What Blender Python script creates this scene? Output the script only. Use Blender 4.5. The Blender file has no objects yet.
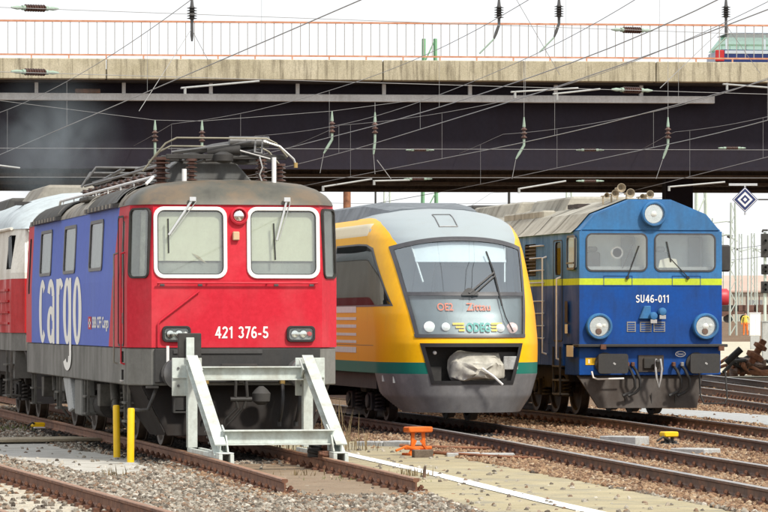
import bpy, bmesh, math, random
import numpy as np
from mathutils import Vector, Matrix

random.seed(7)
R = math.radians
scene = bpy.context.scene
C = scene.collection

# ------------------------------------------------------------------ camera, sky, sun, exposure
THETA = R(10.95)
cam_data = bpy.data.cameras.new('camera')
cam = bpy.data.objects.new('camera', cam_data)
C.objects.link(cam)
cam.location = (0, 0, 1.8)
cam.rotation_euler = (R(90), 0, -THETA)
cam_data.sensor_width = 36.0
cam_data.lens = 4000 / 768 * 36.0
cam_data.shift_y = 64 / 768
cam_data.clip_start = 0.5
cam_data.clip_end = 6000
scene.camera = cam

SUN_EL, SUN_AZ = R(48), R(150)          # azimuth clockwise from +Y: behind the camera, to its right
world = bpy.data.worlds.new('World')
scene.world = world
world.use_nodes = True
wn = world.node_tree
bgn = wn.nodes['Background']
skyn = wn.nodes.new('ShaderNodeTexSky')
skyn.sky_type = 'NISHITA'
skyn.sun_disc = False
skyn.sun_elevation = SUN_EL
skyn.sun_rotation = SUN_AZ
skyn.dust_density = 4.0
cmix = wn.nodes.new('ShaderNodeMixRGB')
cmix.inputs[0].default_value = 0.88      # a bright, evenly veiled sky
cmix.inputs[2].default_value = (12.2, 12.4, 12.6, 1)
wn.links.new(skyn.outputs[0], cmix.inputs[1])
wn.links.new(cmix.outputs[0], bgn.inputs[0])
bgn.inputs[1].default_value = 0.076

sun_data = bpy.data.lights.new('sun', 'SUN')
sun_data.energy = 3.1
sun_data.angle = R(6)
sun_data.color = (1.0, 0.94, 0.84)
sun = bpy.data.objects.new('sun', sun_data)
C.objects.link(sun)
sd = Vector((math.sin(SUN_AZ) * math.cos(SUN_EL), math.cos(SUN_AZ) * math.cos(SUN_EL), math.sin(SUN_EL)))
sun.rotation_euler = sd.to_track_quat('Z', 'Y').to_euler()
sun.location = (0, 0, 60)

scene.view_settings.view_transform = 'Standard'
scene.view_settings.look = 'None'
scene.view_settings.gamma = 1
scene.view_settings.exposure = 0.34
scene.cycles.max_bounces = 8
scene.cycles.transparent_max_bounces = 12
scene.cycles.volume_bounces = 1
scene.cycles.use_denoising = True

CT, ST = math.cos(THETA), math.sin(THETA)


def at(px, py, D):
    """point seen at pixel (px, py) of the 768 x 512 photograph, D metres deep"""
    xc = (px - 384) * D / 4000
    return Vector((xc * CT + D * ST, -xc * ST + D * CT, 1.8 + (320 - py) * D / 4000))


def gnd(px, py, z=-0.2):
    """ground point under a pixel"""
    return at(px, py, 4000 * (1.8 - z) / (py - 320))


# ------------------------------------------------------------------ materials
MATS = {}


def principled(name):
    m = bpy.data.materials.new(name)
    m.use_nodes = True
    nt = m.node_tree
    b = nt.nodes['Principled BSDF']
    MATS[name] = m
    return m, nt, b


def nd(nt, t, **kw):
    n = nt.nodes.new(t)
    for k, v in kw.items():
        setattr(n, k, v)
    return n


def ramp(nt, src, stops):
    r = nd(nt, 'ShaderNodeValToRGB')
    els = r.color_ramp.elements
    while len(els) < len(stops):
        els.new(0.5)
    for e, (p, c) in zip(els, stops):
        e.position = p
        e.color = (*c, 1) if len(c) == 3 else c
    nt.links.new(src, r.inputs[0])
    return r


def noise(nt, scale, detail=4, rough=0.55, vec=None, stretch=None):
    n = nd(nt, 'ShaderNodeTexNoise')
    n.inputs['Scale'].default_value = scale
    n.inputs['Detail'].default_value = detail
    n.inputs['Roughness'].default_value = rough
    tc = nd(nt, 'ShaderNodeTexCoord')
    mp = nd(nt, 'ShaderNodeMapping')
    nt.links.new(tc.outputs['Object'], mp.inputs[0])
    if stretch:
        mp.inputs['Scale'].default_value = stretch
    nt.links.new(mp.outputs[0], n.inputs['Vector'])
    return n


def mixrgb(nt, fac, a, b, mode='MIX'):
    mx = nd(nt, 'ShaderNodeMixRGB', blend_type=mode)
    if isinstance(fac, (int, float)):
        mx.inputs[0].default_value = fac
    else:
        nt.links.new(fac, mx.inputs[0])
    for i, q in ((1, a), (2, b)):
        if isinstance(q, tuple):
            mx.inputs[i].default_value = (*q[:3], 1)
        else:
            nt.links.new(q, mx.inputs[i])
    return mx


def bump(nt, b, height, strength=0.2, dist=0.01):
    bp = nd(nt, 'ShaderNodeBump')
    bp.inputs['Strength'].default_value = strength
    bp.inputs['Distance'].default_value = dist
    nt.links.new(height, bp.inputs['Height'])
    nt.links.new(bp.outputs[0], b.inputs['Normal'])


def paint(name, col, rough=0.42, dirt=(0.09, 0.075, 0.06), amount=0.25, scale=1.3, metal=0.0, streak=(2.4, 2.4, 0.4), fine=18.0, bmp=0.05, spec=0.22):
    """weathered paint: colour, soft blotches and vertical runs of dirt"""
    m, nt, b = principled(name)
    n1 = noise(nt, scale, 6)
    n2 = noise(nt, 1.6, 5, 0.6, stretch=streak)
    n3 = noise(nt, fine, 4, 0.7)
    r1 = ramp(nt, n1.outputs[0], [(0.42, (0, 0, 0)), (0.75, (1, 1, 1))])
    r2 = ramp(nt, n2.outputs[0], [(0.45, (0, 0, 0)), (0.75, (1, 1, 1))])
    s = nd(nt, 'ShaderNodeMath', operation='ADD')
    nt.links.new(r1.outputs[0], s.inputs[0])
    nt.links.new(r2.outputs[0], s.inputs[1])
    s2 = nd(nt, 'ShaderNodeMath', operation='MULTIPLY')
    nt.links.new(s.outputs[0], s2.inputs[0])
    s2.inputs[1].default_value = amount
    s2.use_clamp = True
    lo = tuple(c * 0.86 for c in col)
    hi = tuple(min(1, c * 1.1) for c in col)
    base = ramp(nt, n3.outputs[0], [(0.3, lo), (0.7, hi)])
    mx = mixrgb(nt, s2.outputs[0], base.outputs[0], dirt)
    nt.links.new(mx.outputs[0], b.inputs['Base Color'])
    b.inputs['Metallic'].default_value = metal
    b.inputs['Specular IOR Level'].default_value = spec
    rr = nd(nt, 'ShaderNodeMapRange')
    rr.inputs[3].default_value = rough - 0.08
    rr.inputs[4].default_value = min(1, rough + 0.25)
    nt.links.new(s.outputs[0], rr.inputs[0])
    nt.links.new(rr.outputs[0], b.inputs['Roughness'])
    if bmp:
        bump(nt, b, n1.outputs[0], bmp, 0.03)
    return m


def plain(name, col, rough=0.5, metal=0.0, var=0.12, scale=8.0):
    m, nt, b = principled(name)
    n = noise(nt, scale, 4, 0.6)
    r = ramp(nt, n.outputs[0], [(0.3, tuple(c * (1 - var) for c in col)), (0.7, tuple(min(1, c * (1 + var)) for c in col))])
    nt.links.new(r.outputs[0], b.inputs['Base Color'])
    b.inputs['Roughness'].default_value = rough
    b.inputs['Metallic'].default_value = metal
    return m


def rusty(name, cols, rough=0.75, scale=9.0, metal=0.0, bm=0.4):
    m, nt, b = principled(name)
    n = noise(nt, scale, 8, 0.65)
    k = len(cols)
    r = ramp(nt, n.outputs[0], [(0.28 + 0.44 * i / (k - 1), c) for i, c in enumerate(cols)])
    nt.links.new(r.outputs[0], b.inputs['Base Color'])
    b.inputs['Roughness'].default_value = rough
    b.inputs['Metallic'].default_value = metal
    bump(nt, b, n.outputs[0], bm, 0.01)
    return m


def glass(name, tint=(0.9, 0.95, 0.94), refl=0.16, rough=0.02, gcol=(1, 1, 1), grime=0.1):
    """window glass: clear with a steady share of reflection and faint grime"""
    m = bpy.data.materials.new(name)
    m.use_nodes = True
    nt = m.node_tree
    nt.nodes.clear()
    out = nd(nt, 'ShaderNodeOutputMaterial')
    tr = nd(nt, 'ShaderNodeBsdfTransparent')
    tr.inputs[0].default_value = (*tint, 1)
    gl = nd(nt, 'ShaderNodeBsdfGlossy')
    gl.inputs['Roughness'].default_value = rough
    gl.inputs[0].default_value = (*gcol, 1)
    mx = nd(nt, 'ShaderNodeMixShader')
    mx.inputs[0].default_value = refl
    nt.links.new(tr.outputs[0], mx.inputs[1])
    nt.links.new(gl.outputs[0], mx.inputs[2])
    df = nd(nt, 'ShaderNodeBsdfDiffuse')
    df.inputs[0].default_value = (0.45, 0.44, 0.4, 1)
    n = noise(nt, 3.0, 6, 0.7)
    r = ramp(nt, n.outputs[0], [(0.42, (0, 0, 0)), (0.8, (grime, grime, grime))])
    m2 = nd(nt, 'ShaderNodeMixShader')
    nt.links.new(r.outputs[0], m2.inputs[0])
    nt.links.new(mx.outputs[0], m2.inputs[1])
    nt.links.new(df.outputs[0], m2.inputs[2])
    nt.links.new(m2.outputs[0], out.inputs[0])
    MATS[name] = m
    return m


# ------------------------------------------------------------------ mesh helpers
class MB:
    def __init__(self):
        self.v, self.f, self.m = [], [], []

    def add(self, vs, fs, mi=0):
        o = len(self.v)
        self.v += [tuple(q) for q in vs]
        self.f += [tuple(i + o for i in q) for q in fs]
        self.m += [mi] * len(fs)
        return self

    def box(self, c, s, rot=None, mi=0):
        vs = []
        for dx in (-.5, .5):
            for dy in (-.5, .5):
                for dz in (-.5, .5):
                    p = Vector((dx * s[0], dy * s[1], dz * s[2]))
                    if rot:
                        p = rot @ p
                    vs.append(p + Vector(c))
        return self.add(vs, [(0, 1, 3, 2), (4, 6, 7, 5), (0, 4, 5, 1), (2, 3, 7, 6), (0, 2, 6, 4), (1, 5, 7, 3)], mi)

    def bx(self, x0, x1, y0, y1, z0, z1, mi=0):
        return self.box(((x0 + x1) / 2, (y0 + y1) / 2, (z0 + z1) / 2), (x1 - x0, y1 - y0, z1 - z0), None, mi)

    def beam(self, p0, p1, w, h, up=(0, 0, 1), mi=0):
        """rectangular bar from p0 to p1"""
        p0, p1 = Vector(p0), Vector(p1)
        d = (p1 - p0).normalized()
        u = Vector(up)
        s = d.cross(u)
        if s.length < 1e-4:
            s = d.cross(Vector((1, 0, 0)))
        s.normalize()
        u = s.cross(d).normalized()
        vs = []
        for p in (p0, p1):
            for a, b in ((-1, -1), (1, -1), (1, 1), (-1, 1)):
                vs.append(p + s * a * w / 2 + u * b * h / 2)
        return self.add(vs, [(3, 2, 1, 0), (4, 5, 6, 7), (0, 1, 5, 4), (1, 2, 6, 5), (2, 3, 7, 6), (3, 0, 4, 7)], mi)

    def prism(self, poly, a0, a1, axis='y', mi=0):
        """polygon extruded along an axis: (x,z) for y, (y,z) for x, (x,y) for z"""
        n = len(poly)
        vs = []
        for a in (a0, a1):
            for p, q in poly:
                vs.append((p, a, q) if axis == 'y' else (a, p, q) if axis == 'x' else (p, q, a))
        fs = [tuple(range(n)), tuple(range(2 * n - 1, n - 1, -1))]
        fs += [(i, i + n, (i + 1) % n + n, (i + 1) % n) for i in range(n)]
        return self.add(vs, fs, mi)

    def tube(self, pts, r, n=8, mi=0, caps=True):
        pts = [Vector(p) for p in pts]
        rs = r if isinstance(r, (list, tuple)) else [r] * len(pts)
        d0 = (pts[1] - pts[0]).normalized()
        a = d0.orthogonal().normalized()
        rings = []
        for i, p in enumerate(pts):
            if i == 0:
                d = d0
            elif i == len(pts) - 1:
                d = (pts[i] - pts[i - 1]).normalized()
            else:
                d = ((pts[i] - pts[i - 1]).normalized() + (pts[i + 1] - pts[i]).normalized())
                d = d.normalized() if d.length > 1e-6 else d0
            a = (a - d * a.dot(d))
            a = a.normalized() if a.length > 1e-6 else d.orthogonal().normalized()
            b = d.cross(a)
            rings.append([p + (a * math.cos(2 * math.pi * k / n) + b * math.sin(2 * math.pi * k / n)) * rs[i] for k in range(n)])
        vs = [q for ring in rings for q in ring]
        fs = []
        for i in range(len(pts) - 1):
            for k in range(n):
                fs.append((i * n + k, i * n + (k + 1) % n, (i + 1) * n + (k + 1) % n, (i + 1) * n + k))
        if caps:
            fs.append(tuple(range(n - 1, -1, -1)))
            o = (len(pts) - 1) * n
            fs.append(tuple(range(o, o + n)))
        return self.add(vs, fs, mi)

    def cyl(self, p0, p1, r, n=14, r1=None, mi=0):
        return self.tube([p0, p1], [r, r if r1 is None else r1], n, mi)

    def lathe(self, prof, o, axis, n=18, mi=0):
        """profile (radius, distance along axis) turned round the axis"""
        o = Vector(o)
        d = Vector(axis).normalized()
        a = d.orthogonal().normalized()
        b = d.cross(a)
        vs, fs = [], []
        for r, h in prof:
            for k in range(n):
                t = 2 * math.pi * k / n
                vs.append(o + d * h + (a * math.cos(t) + b * math.sin(t)) * max(r, 1e-4))
        for i in range(len(prof) - 1):
            for k in range(n):
                fs.append((i * n + k, i * n + (k + 1) % n, (i + 1) * n + (k + 1) % n, (i + 1) * n + k))
        fs.append(tuple(range(n - 1, -1, -1)))
        q = (len(prof) - 1) * n
        fs.append(tuple(range(q, q + n)))
        return self.add(vs, fs, mi)

    def grid(self, fn, us, vs_, mi=0, keep=None):
        nu, nv = len(us), len(vs_)
        pts = [fn(u, v) for v in vs_ for u in us]
        fs = []
        for j in range(nv - 1):
            for i in range(nu - 1):
                if keep is None or keep((us[i] + us[i + 1]) / 2, (vs_[j] + vs_[j + 1]) / 2):
                    fs.append((j * nu + i, j * nu + i + 1, (j + 1) * nu + i + 1, (j + 1) * nu + i))
        return self.add(pts, fs, mi)

    def build(self, name, mats, parent=None, bevel=0.0, smooth=None, seg=1, fix=True, solid=0.0):
        me = bpy.data.meshes.new(name)
        me.from_pydata(self.v, [], self.f)
        if not isinstance(mats, (list, tuple)):
            mats = [mats]
        for q in mats:
            me.materials.append(q if not isinstance(q, str) else MATS[q])
        me.polygons.foreach_set('material_index', self.m)
        bm = bmesh.new()
        bm.from_mesh(me)
        if fix:
            bmesh.ops.remove_doubles(bm, verts=bm.verts, dist=1e-5)
            bmesh.ops.recalc_face_normals(bm, faces=bm.faces)
        if solid:
            bmesh.ops.solidify(bm, geom=list(bm.faces), thickness=solid)
        if bevel:
            es = [e for e in bm.edges if len(e.link_faces) == 2 and e.calc_face_angle(0) > 0.5]
            bmesh.ops.bevel(bm, geom=es, offset=bevel, segments=seg, affect='EDGES', clamp_overlap=True)
        bm.to_mesh(me)
        bm.free()
        if smooth is not None:
            me.polygons.foreach_set('use_smooth', [True] * len(me.polygons))
            me.set_sharp_from_angle(angle=R(smooth))
        me.update()
        o = bpy.data.objects.new(name, me)
        C.objects.link(o)
        if parent:
            o.parent = parent
        return o


def tag(o, label=None, cat=None, group=None, kind=None):
    if label:
        o['label'] = label
    if cat:
        o['category'] = cat
    if group:
        o['group'] = group
    if kind:
        o['kind'] = kind
    return o


def thing(name, loc, rz, label, cat, group=None):
    o = bpy.data.objects.new(name, None)
    C.objects.link(o)
    o.location = loc
    o.rotation_euler = (0, 0, rz)
    o.empty_display_size = 0.2
    return tag(o, label, cat, group)


def clone(o, parent=None, **kw):
    """a thing or part with copies of everything under it"""
    c = o.copy()
    C.objects.link(c)
    if parent is not None:
        c.parent = parent
    for ch in list(o.children):
        clone(ch, c)
    return c


def share(o, name, parent, loc, rot=(0, 0, 0), scale=(1, 1, 1)):
    """another object with the same mesh"""
    c = bpy.data.objects.new(name, o.data)
    C.objects.link(c)
    c.parent = parent
    c.location = loc
    c.rotation_euler = rot
    c.scale = scale
    return c


def carve(obj, cutters):
    """cut the cutters out of obj; the faces they leave take the cutter's material"""
    for k in cutters:
        k.parent = obj.parent
        md = obj.modifiers.new('cut', 'BOOLEAN')
        md.operation = 'DIFFERENCE'
        md.object = k
        md.solver = 'EXACT'
        md.material_mode = 'TRANSFER'
    bpy.context.view_layer.update()
    dg = bpy.context.evaluated_depsgraph_get()
    me = bpy.data.meshes.new_from_object(obj.evaluated_get(dg))
    obj.modifiers.clear()
    obj.data = me
    for k in cutters:
        bpy.data.objects.remove(k)


def rrect(cx, cz, w, h, r, n=5):
    pts = []
    for sx, sz, a0 in ((1, 1, 0), (-1, 1, 90), (-1, -1, 180), (1, -1, 270)):
        for k in range(n + 1):
            a = R(a0 + 90 * k / n)
            pts.append((cx + sx * (w / 2 - r) + r * math.cos(a), cz + sz * (h / 2 - r) + r * math.sin(a)))
    return pts


def ring_prism(mb, outer, inner, a0, a1, axis='y', mi=0, M=None):
    """frame between two outlines of the same count"""
    n = len(outer)
    vs = []
    for a in (a0, a1):
        for poly in (outer, inner):
            for p, q in poly:
                c = Vector((p, a, q) if axis == 'y' else (a, p, q) if axis == 'x' else (p, q, a))
                vs.append(M @ c if M else c)
    fs = []
    for i in range(n):
        j = (i + 1) % n
        fs += [(i, j, n + j, n + i), (2 * n + i, 3 * n + i, 3 * n + j, 2 * n + j), (i, 2 * n + i, 2 * n + j, j), (n + i, n + j, 3 * n + j, 3 * n + i)]
    return mb.add(vs, fs, mi)


def text(name, s, mat, parent, o, u, v, width, height, bold=0.0, depth=0.003, shear=0.0, space=1.0):
    """flat lettering: lower-left corner o, reading along u, upright along v, fitted to width x height"""
    cu = bpy.data.curves.new(name, 'FONT')
    cu.body = s
    cu.offset = bold
    cu.shear = shear
    cu.space_character = space
    cu.resolution_u = 3
    t = bpy.data.objects.new(name + '_curve', cu)
    C.objects.link(t)
    bpy.context.view_layer.update()
    dg = bpy.context.evaluated_depsgraph_get()
    me = bpy.data.meshes.new_from_object(t.evaluated_get(dg))
    bpy.data.objects.remove(t)
    co = np.zeros(len(me.vertices) * 3)
    me.vertices.foreach_get('co', co)
    co = co.reshape(-1, 3)
    lo, hi = co.min(0), co.max(0)
    k = np.zeros_like(co)
    k[:, 0] = (co[:, 0] - lo[0]) / (hi[0] - lo[0]) * width
    k[:, 1] = (co[:, 1] - lo[1]) / (hi[1] - lo[1]) * height
    o, u, v = np.array(o), np.array(u), np.array(v)
    w = np.cross(u, v)
    pts = o + k[:, :1] * u + k[:, 1:2] * v + w * depth
    me.vertices.foreach_set('co', pts.ravel())
    me.materials.clear()
    me.materials.append(MATS[mat])
    me.update()
    ob = bpy.data.objects.new(name, me)
    C.objects.link(ob)
    ob.parent = parent
    return ob


def _arc(cx, cy, rx, ry, a0, a1, n=14):
    return [(cx + rx * math.cos(R(a0 + (a1 - a0) * i / n)), cy + ry * math.sin(R(a0 + (a1 - a0) * i / n))) for i in range(n + 1)]


GLYPH = {
    '4': (0.64, [[(0.44, 0.0), (0.44, 1.0)], [(0.40, 0.95), (0.1, 0.31), (0.64, 0.31)]]),
    '2': (0.6, [_arc(0.29, 0.7, 0.21, 0.215, 165, -25) + [(0.1, 0.085), (0.54, 0.085)]]),
    '1': (0.46, [[(0.3, 0.0), (0.3, 1.0)], [(0.06, 0.77), (0.3, 0.9)]]),
    '3': (0.6, [_arc(0.28, 0.72, 0.2, 0.2, 160, -75), _arc(0.28, 0.295, 0.225, 0.215, 75, -160)]),
    '7': (0.58, [[(0.04, 0.915), (0.5, 0.915), (0.2, 0.0)]]),
    '6': (0.6, [_arc(0.3, 0.3, 0.21, 0.22, 0, 360), _arc(0.36, 0.36, 0.275, 0.56, 195, 60)]),
    '5': (0.6, [[(0.53, 0.915), (0.16, 0.915), (0.12, 0.48)], _arc(0.29, 0.3, 0.22, 0.22, 130, -160)]),
    '-': (0.42, [[(0.04, 0.36), (0.36, 0.36)]]),
    'S': (0.62, [_arc(0.3, 0.72, 0.2, 0.2, 25, 265) + _arc(0.3, 0.29, 0.215, 0.215, 85, -155)]),
    'U': (0.66, [[(0.1, 1.0)] + _arc(0.31, 0.3, 0.21, 0.22, 180, 360) + [(0.52, 1.0)]]),
    '0': (0.6, [_arc(0.3, 0.5, 0.21, 0.42, 0, 360)]),
    ' ': (0.36, []),
}


def numerals(name, s, mat, parent, o, u, v, width, height, t=0.165, depth=0.003):
    """lettering drawn with a plain round-cornered stroke"""
    tot = sum(GLYPH[c][0] + 0.08 for c in s) - 0.08
    o, u, v = Vector(o), Vector(u), Vector(v)
    w = u.cross(v)
    k = width / tot
    mb = MB()
    x0, lv = 0.0, 0
    for ch in s:
        adv, lines = GLYPH[ch]
        for ln in lines:
            lv += 1
            closed = (Vector(ln[0]) - Vector(ln[-1])).length < 1e-6
            n = len(ln)
            L, Rr = [], []
            for i in range(n):
                p = Vector(ln[i])
                a = Vector(ln[i - 1]) if i else (Vector(ln[-2]) if closed else p)
                b = Vector(ln[i + 1]) if i < n - 1 else (Vector(ln[1]) if closed else p)
                d1 = (p - a).normalized() if (p - a).length > 1e-9 else None
                d2 = (b - p).normalized() if (b - p).length > 1e-9 else None
                d1, d2 = d1 or d2, d2 or d1
                n1, n2 = Vector((-d1.y, d1.x)), Vector((-d2.y, d2.x))
                m = (n1 + n2)
                m = m.normalized() if m.length > 1e-6 else n1
                q = t / 2 / max(0.45, m.dot(n1))
                L.append(p + m * q)
                Rr.append(p - m * q)
            vs = [o + u * ((x0 + q.x) * k) + v * (q.y * height) + w * (depth + 0.0004 * (lv % 4)) for pr in zip(L, Rr) for q in pr]
            mb.add(vs, [(2 * i, 2 * i + 1, 2 * i + 3, 2 * i + 2) for i in range(n - 1)])
        x0 += adv + 0.08
    return mb.build(name, mat, parent, fix=False)


def lerp(a, b, t):
    return a + (b - a) * t


def interp(x, pts):
    """piecewise linear through (x, y) points"""
    if x <= pts[0][0]:
        (x0, y0), (x1, y1) = pts[0], pts[1]
        return y0 + (y1 - y0) * (x - x0) / (x1 - x0)
    for (x0, y0), (x1, y1) in zip(pts, pts[1:]):
        if x <= x1:
            return y0 + (y1 - y0) * (x - x0) / (x1 - x0)
    (x0, y0), (x1, y1) = pts[-2], pts[-1]
    return y0 + (y1 - y0) * (x - x0) / (x1 - x0)


def clampi(x, pts):
    return interp(min(max(x, pts[0][0]), pts[-1][0]), pts)

# ------------------------------------------------------------------ materials of the place
def ground_mat(name, c0, c1, c2, vs=28.0, bs=0.6):
    m, nt, b = principled(name)
    n = noise(nt, 0.35, 6, 0.6)
    base = ramp(nt, n.outputs[0], [(0.35, c0), (0.65, c1)])
    v = nd(nt, 'ShaderNodeTexVoronoi')
    v.inputs['Scale'].default_value = vs
    tc = nd(nt, 'ShaderNodeTexCoord')
    nt.links.new(tc.outputs['Object'], v.inputs['Vector'])
    sp = nd(nt, 'ShaderNodeSeparateColor')
    nt.links.new(v.outputs['Color'], sp.inputs[0])
    pick = ramp(nt, sp.outputs[0], [(0.3, (0.3, 0.3, 0.3)), (0.95, (1.25, 1.25, 1.25))])
    mx = mixrgb(nt, 0.75, base.outputs[0], pick.outputs[0], 'MULTIPLY')
    pk2 = ramp(nt, sp.outputs[1], [(0.72, (0, 0, 0)), (0.74, (1, 1, 1))])
    mx2 = mixrgb(nt, pk2.outputs[0], mx.outputs[0], c2)
    nt.links.new(mx2.outputs[0], b.inputs['Base Color'])
    b.inputs['Roughness'].default_value = 0.95
    b.inputs['Specular IOR Level'].default_value = 0.2
    bump(nt, b, v.outputs['Distance'], bs, 0.05)
    return m


def concrete(name, c0, c1, scale=1.2, stain=(0.1, 0.085, 0.06), sa=0.5, streak=(3, 3, 0.4), spots=0.3):
    m, nt, b = principled(name)
    n1 = noise(nt, scale, 8, 0.65)
    n2 = noise(nt, 1.8, 6, 0.65, stretch=streak)
    n3 = noise(nt, 40, 4, 0.7)
    base = ramp(nt, n1.outputs[0], [(0.3, c0), (0.7, c1)])
    r2 = ramp(nt, n2.outputs[0], [(0.48, (0, 0, 0)), (0.72, (sa, sa, sa))])
    mx = mixrgb(nt, r2.outputs[0], base.outputs[0], stain)
    r3 = ramp(nt, n3.outputs[0], [(0.3, (1 - spots,) * 3), (0.7, (1, 1, 1))])
    mx2 = mixrgb(nt, 1.0, mx.outputs[0], r3.outputs[0], 'MULTIPLY')
    nt.links.new(mx2.outputs[0], b.inputs['Base Color'])
    b.inputs['Roughness'].default_value = 0.9
    bump(nt, b, n3.outputs[0], 0.3, 0.01)
    return m


ground_mat('earth', (0.17, 0.125, 0.085), (0.29, 0.22, 0.15), (0.22, 0.11, 0.06))
ground_mat('rust_bed', (0.26, 0.135, 0.075), (0.4, 0.23, 0.13), (0.5, 0.36, 0.24), 14.0, 0.6)
ground_mat('far_ground', (0.3, 0.24, 0.17), (0.42, 0.36, 0.26), (0.28, 0.2, 0.12), 6.0, 0.2)
concrete('path_dust', (0.46, 0.45, 0.4), (0.68, 0.66, 0.6), 3.0, (0.26, 0.23, 0.18), 0.7, (1, 1, 1), 0.35)
concrete('path_sand', (0.4, 0.34, 0.2), (0.55, 0.475, 0.3), 1.3, (0.29, 0.27, 0.21), 0.9, (1, 1, 1), 0.4)
concrete('path_bright', (0.5, 0.46, 0.34), (0.68, 0.63, 0.5), 0.3, (0.4, 0.36, 0.24), 0.6, (1, 1, 1), 0.3)
concrete('oil_shade_bed', (0.02, 0.017, 0.015), (0.05, 0.042, 0.035), 2.5, (0.012, 0.01, 0.01), 0.5, (1, 1, 1), 0.5)  # near black: oil stain and under-vehicle shade in one colour
concrete('dirt_bed', (0.26, 0.18, 0.11), (0.36, 0.27, 0.18), 2.5, (0.16, 0.13, 0.09), 0.5, (1, 4, 1), 0.5)
concrete('slab_grey', (0.42, 0.43, 0.42), (0.55, 0.56, 0.55), 2.5, (0.2, 0.19, 0.17), 0.5)
concrete('bridge_concrete', (0.44, 0.39, 0.26), (0.64, 0.58, 0.43), 1.1, (0.12, 0.095, 0.06), 0.85, (5, 5, 0.35), 0.4)
concrete('sleeper_pale', (0.48, 0.44, 0.35), (0.66, 0.61, 0.5), 3.0, (0.2, 0.16, 0.12), 0.6, (1, 1, 1), 0.4)
concrete('sleeper_dark', (0.13, 0.1, 0.075), (0.24, 0.18, 0.13), 4.0, (0.08, 0.06, 0.045), 0.5, (1, 1, 1), 0.4)
concrete('plank_wood', (0.4, 0.33, 0.23), (0.55, 0.47, 0.34), 3.0, (0.25, 0.2, 0.14), 0.5, (1, 8, 1), 0.35)
plain('line_white', (0.8, 0.8, 0.78), 0.8, 0, 0.06, 6)
rusty('rail_rust', [(0.07, 0.032, 0.02), (0.19, 0.085, 0.046), (0.29, 0.14, 0.078)], 0.7, 6.0)
rusty('rail_dark', [(0.05, 0.035, 0.027), (0.13, 0.075, 0.05), (0.22, 0.11, 0.065)], 0.7, 6.0)
plain('rail_head', (0.5, 0.47, 0.44), 0.3, 0.8, 0.15, 3.0)
rusty('rail_head_rust', [(0.19, 0.095, 0.05), (0.29, 0.15, 0.082), (0.38, 0.23, 0.15)], 0.5, 5.0)
rusty('fastener_rust', [(0.05, 0.025, 0.018), (0.13, 0.056, 0.032), (0.2, 0.09, 0.05)], 0.8, 30.0)


def stone_mat(name, stops):
    m, nt, b = principled(name)
    oi = nd(nt, 'ShaderNodeObjectInfo')
    r = ramp(nt, oi.outputs['Random'], stops)
    n = noise(nt, 2.0, 3, 0.6)
    sh = ramp(nt, n.outputs[0], [(0.3, (0.75,) * 3), (0.7, (1.1,) * 3)])
    mx = mixrgb(nt, 1.0, r.outputs[0], sh.outputs[0], 'MULTIPLY')
    nt.links.new(mx.outputs[0], b.inputs['Base Color'])
    b.inputs['Roughness'].default_value = 0.9
    return m


stone_mat('stone_grey', [(0.0, (0.07, 0.055, 0.043)), (0.22, (0.22, 0.19, 0.15)), (0.45, (0.4, 0.37, 0.31)), (0.6, (0.14, 0.115, 0.09)), (0.76, (0.26, 0.16, 0.1)), (0.88, (0.33, 0.28, 0.22)), (1.0, (0.6, 0.57, 0.5))])
stone_mat('stone_oil_shade', [(0.0, (0.012, 0.01, 0.009)), (0.5, (0.035, 0.029, 0.025)), (1.0, (0.075, 0.06, 0.048))])  # dark tones hold oil and the shade below the vehicles
stone_mat('stone_rust', [(0.0, (0.11, 0.06, 0.036)), (0.3, (0.26, 0.15, 0.085)), (0.55, (0.4, 0.27, 0.16)), (0.8, (0.19, 0.11, 0.065)), (1.0, (0.5, 0.4, 0.28))])

# ------------------------------------------------------------------ ground
def ground_z(y):
    return clampi(y, [(150, -0.2), (260, 0.42), (400, 1.45), (500, 1.6)])


mb = MB()
ys = [-60, 0, 30, 60, 90, 120, 150, 170, 190, 210, 230, 260, 300, 350, 400, 450, 500, 700, 1500, 4500]
mb.grid(lambda x, y: (x, y, ground_z(y)), [-2500, -600, -100, 0, 20, 40, 100, 300, 900, 2500], ys)
tag(mb.build('ground', 'earth'), 'brown gravelly ground of the railway yard', None, None, 'structure')


def sheet(name, pts, z, mat, label, thick=0.012):
    mb = MB()
    n = len(pts)
    top = [(p[0], p[1], z) for p in pts]
    low = [(p[0], p[1], z - thick) for p in pts]
    mb.add(top + low, [tuple(range(n))] + [(i, i + n, (i + 1) % n + n, (i + 1) % n) for i in range(n)])
    return tag(mb.build(name, mat), label, None, None, 'structure')


def wobble(pts, step=0.35, amp=0.07, seed=1):
    """closed outline with an uneven edge"""
    rnd = random.Random(seed)
    out = []
    for (x0, y0), (x1, y1) in zip(pts, pts[1:] + pts[:1]):
        k = max(1, int(math.hypot(x1 - x0, y1 - y0) / step))
        for i in range(k):
            t = i / k
            out.append((lerp(x0, x1, t) + rnd.uniform(-amp, amp), lerp(y0, y1, t) + rnd.uniform(-amp, amp)))
    return out


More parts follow.
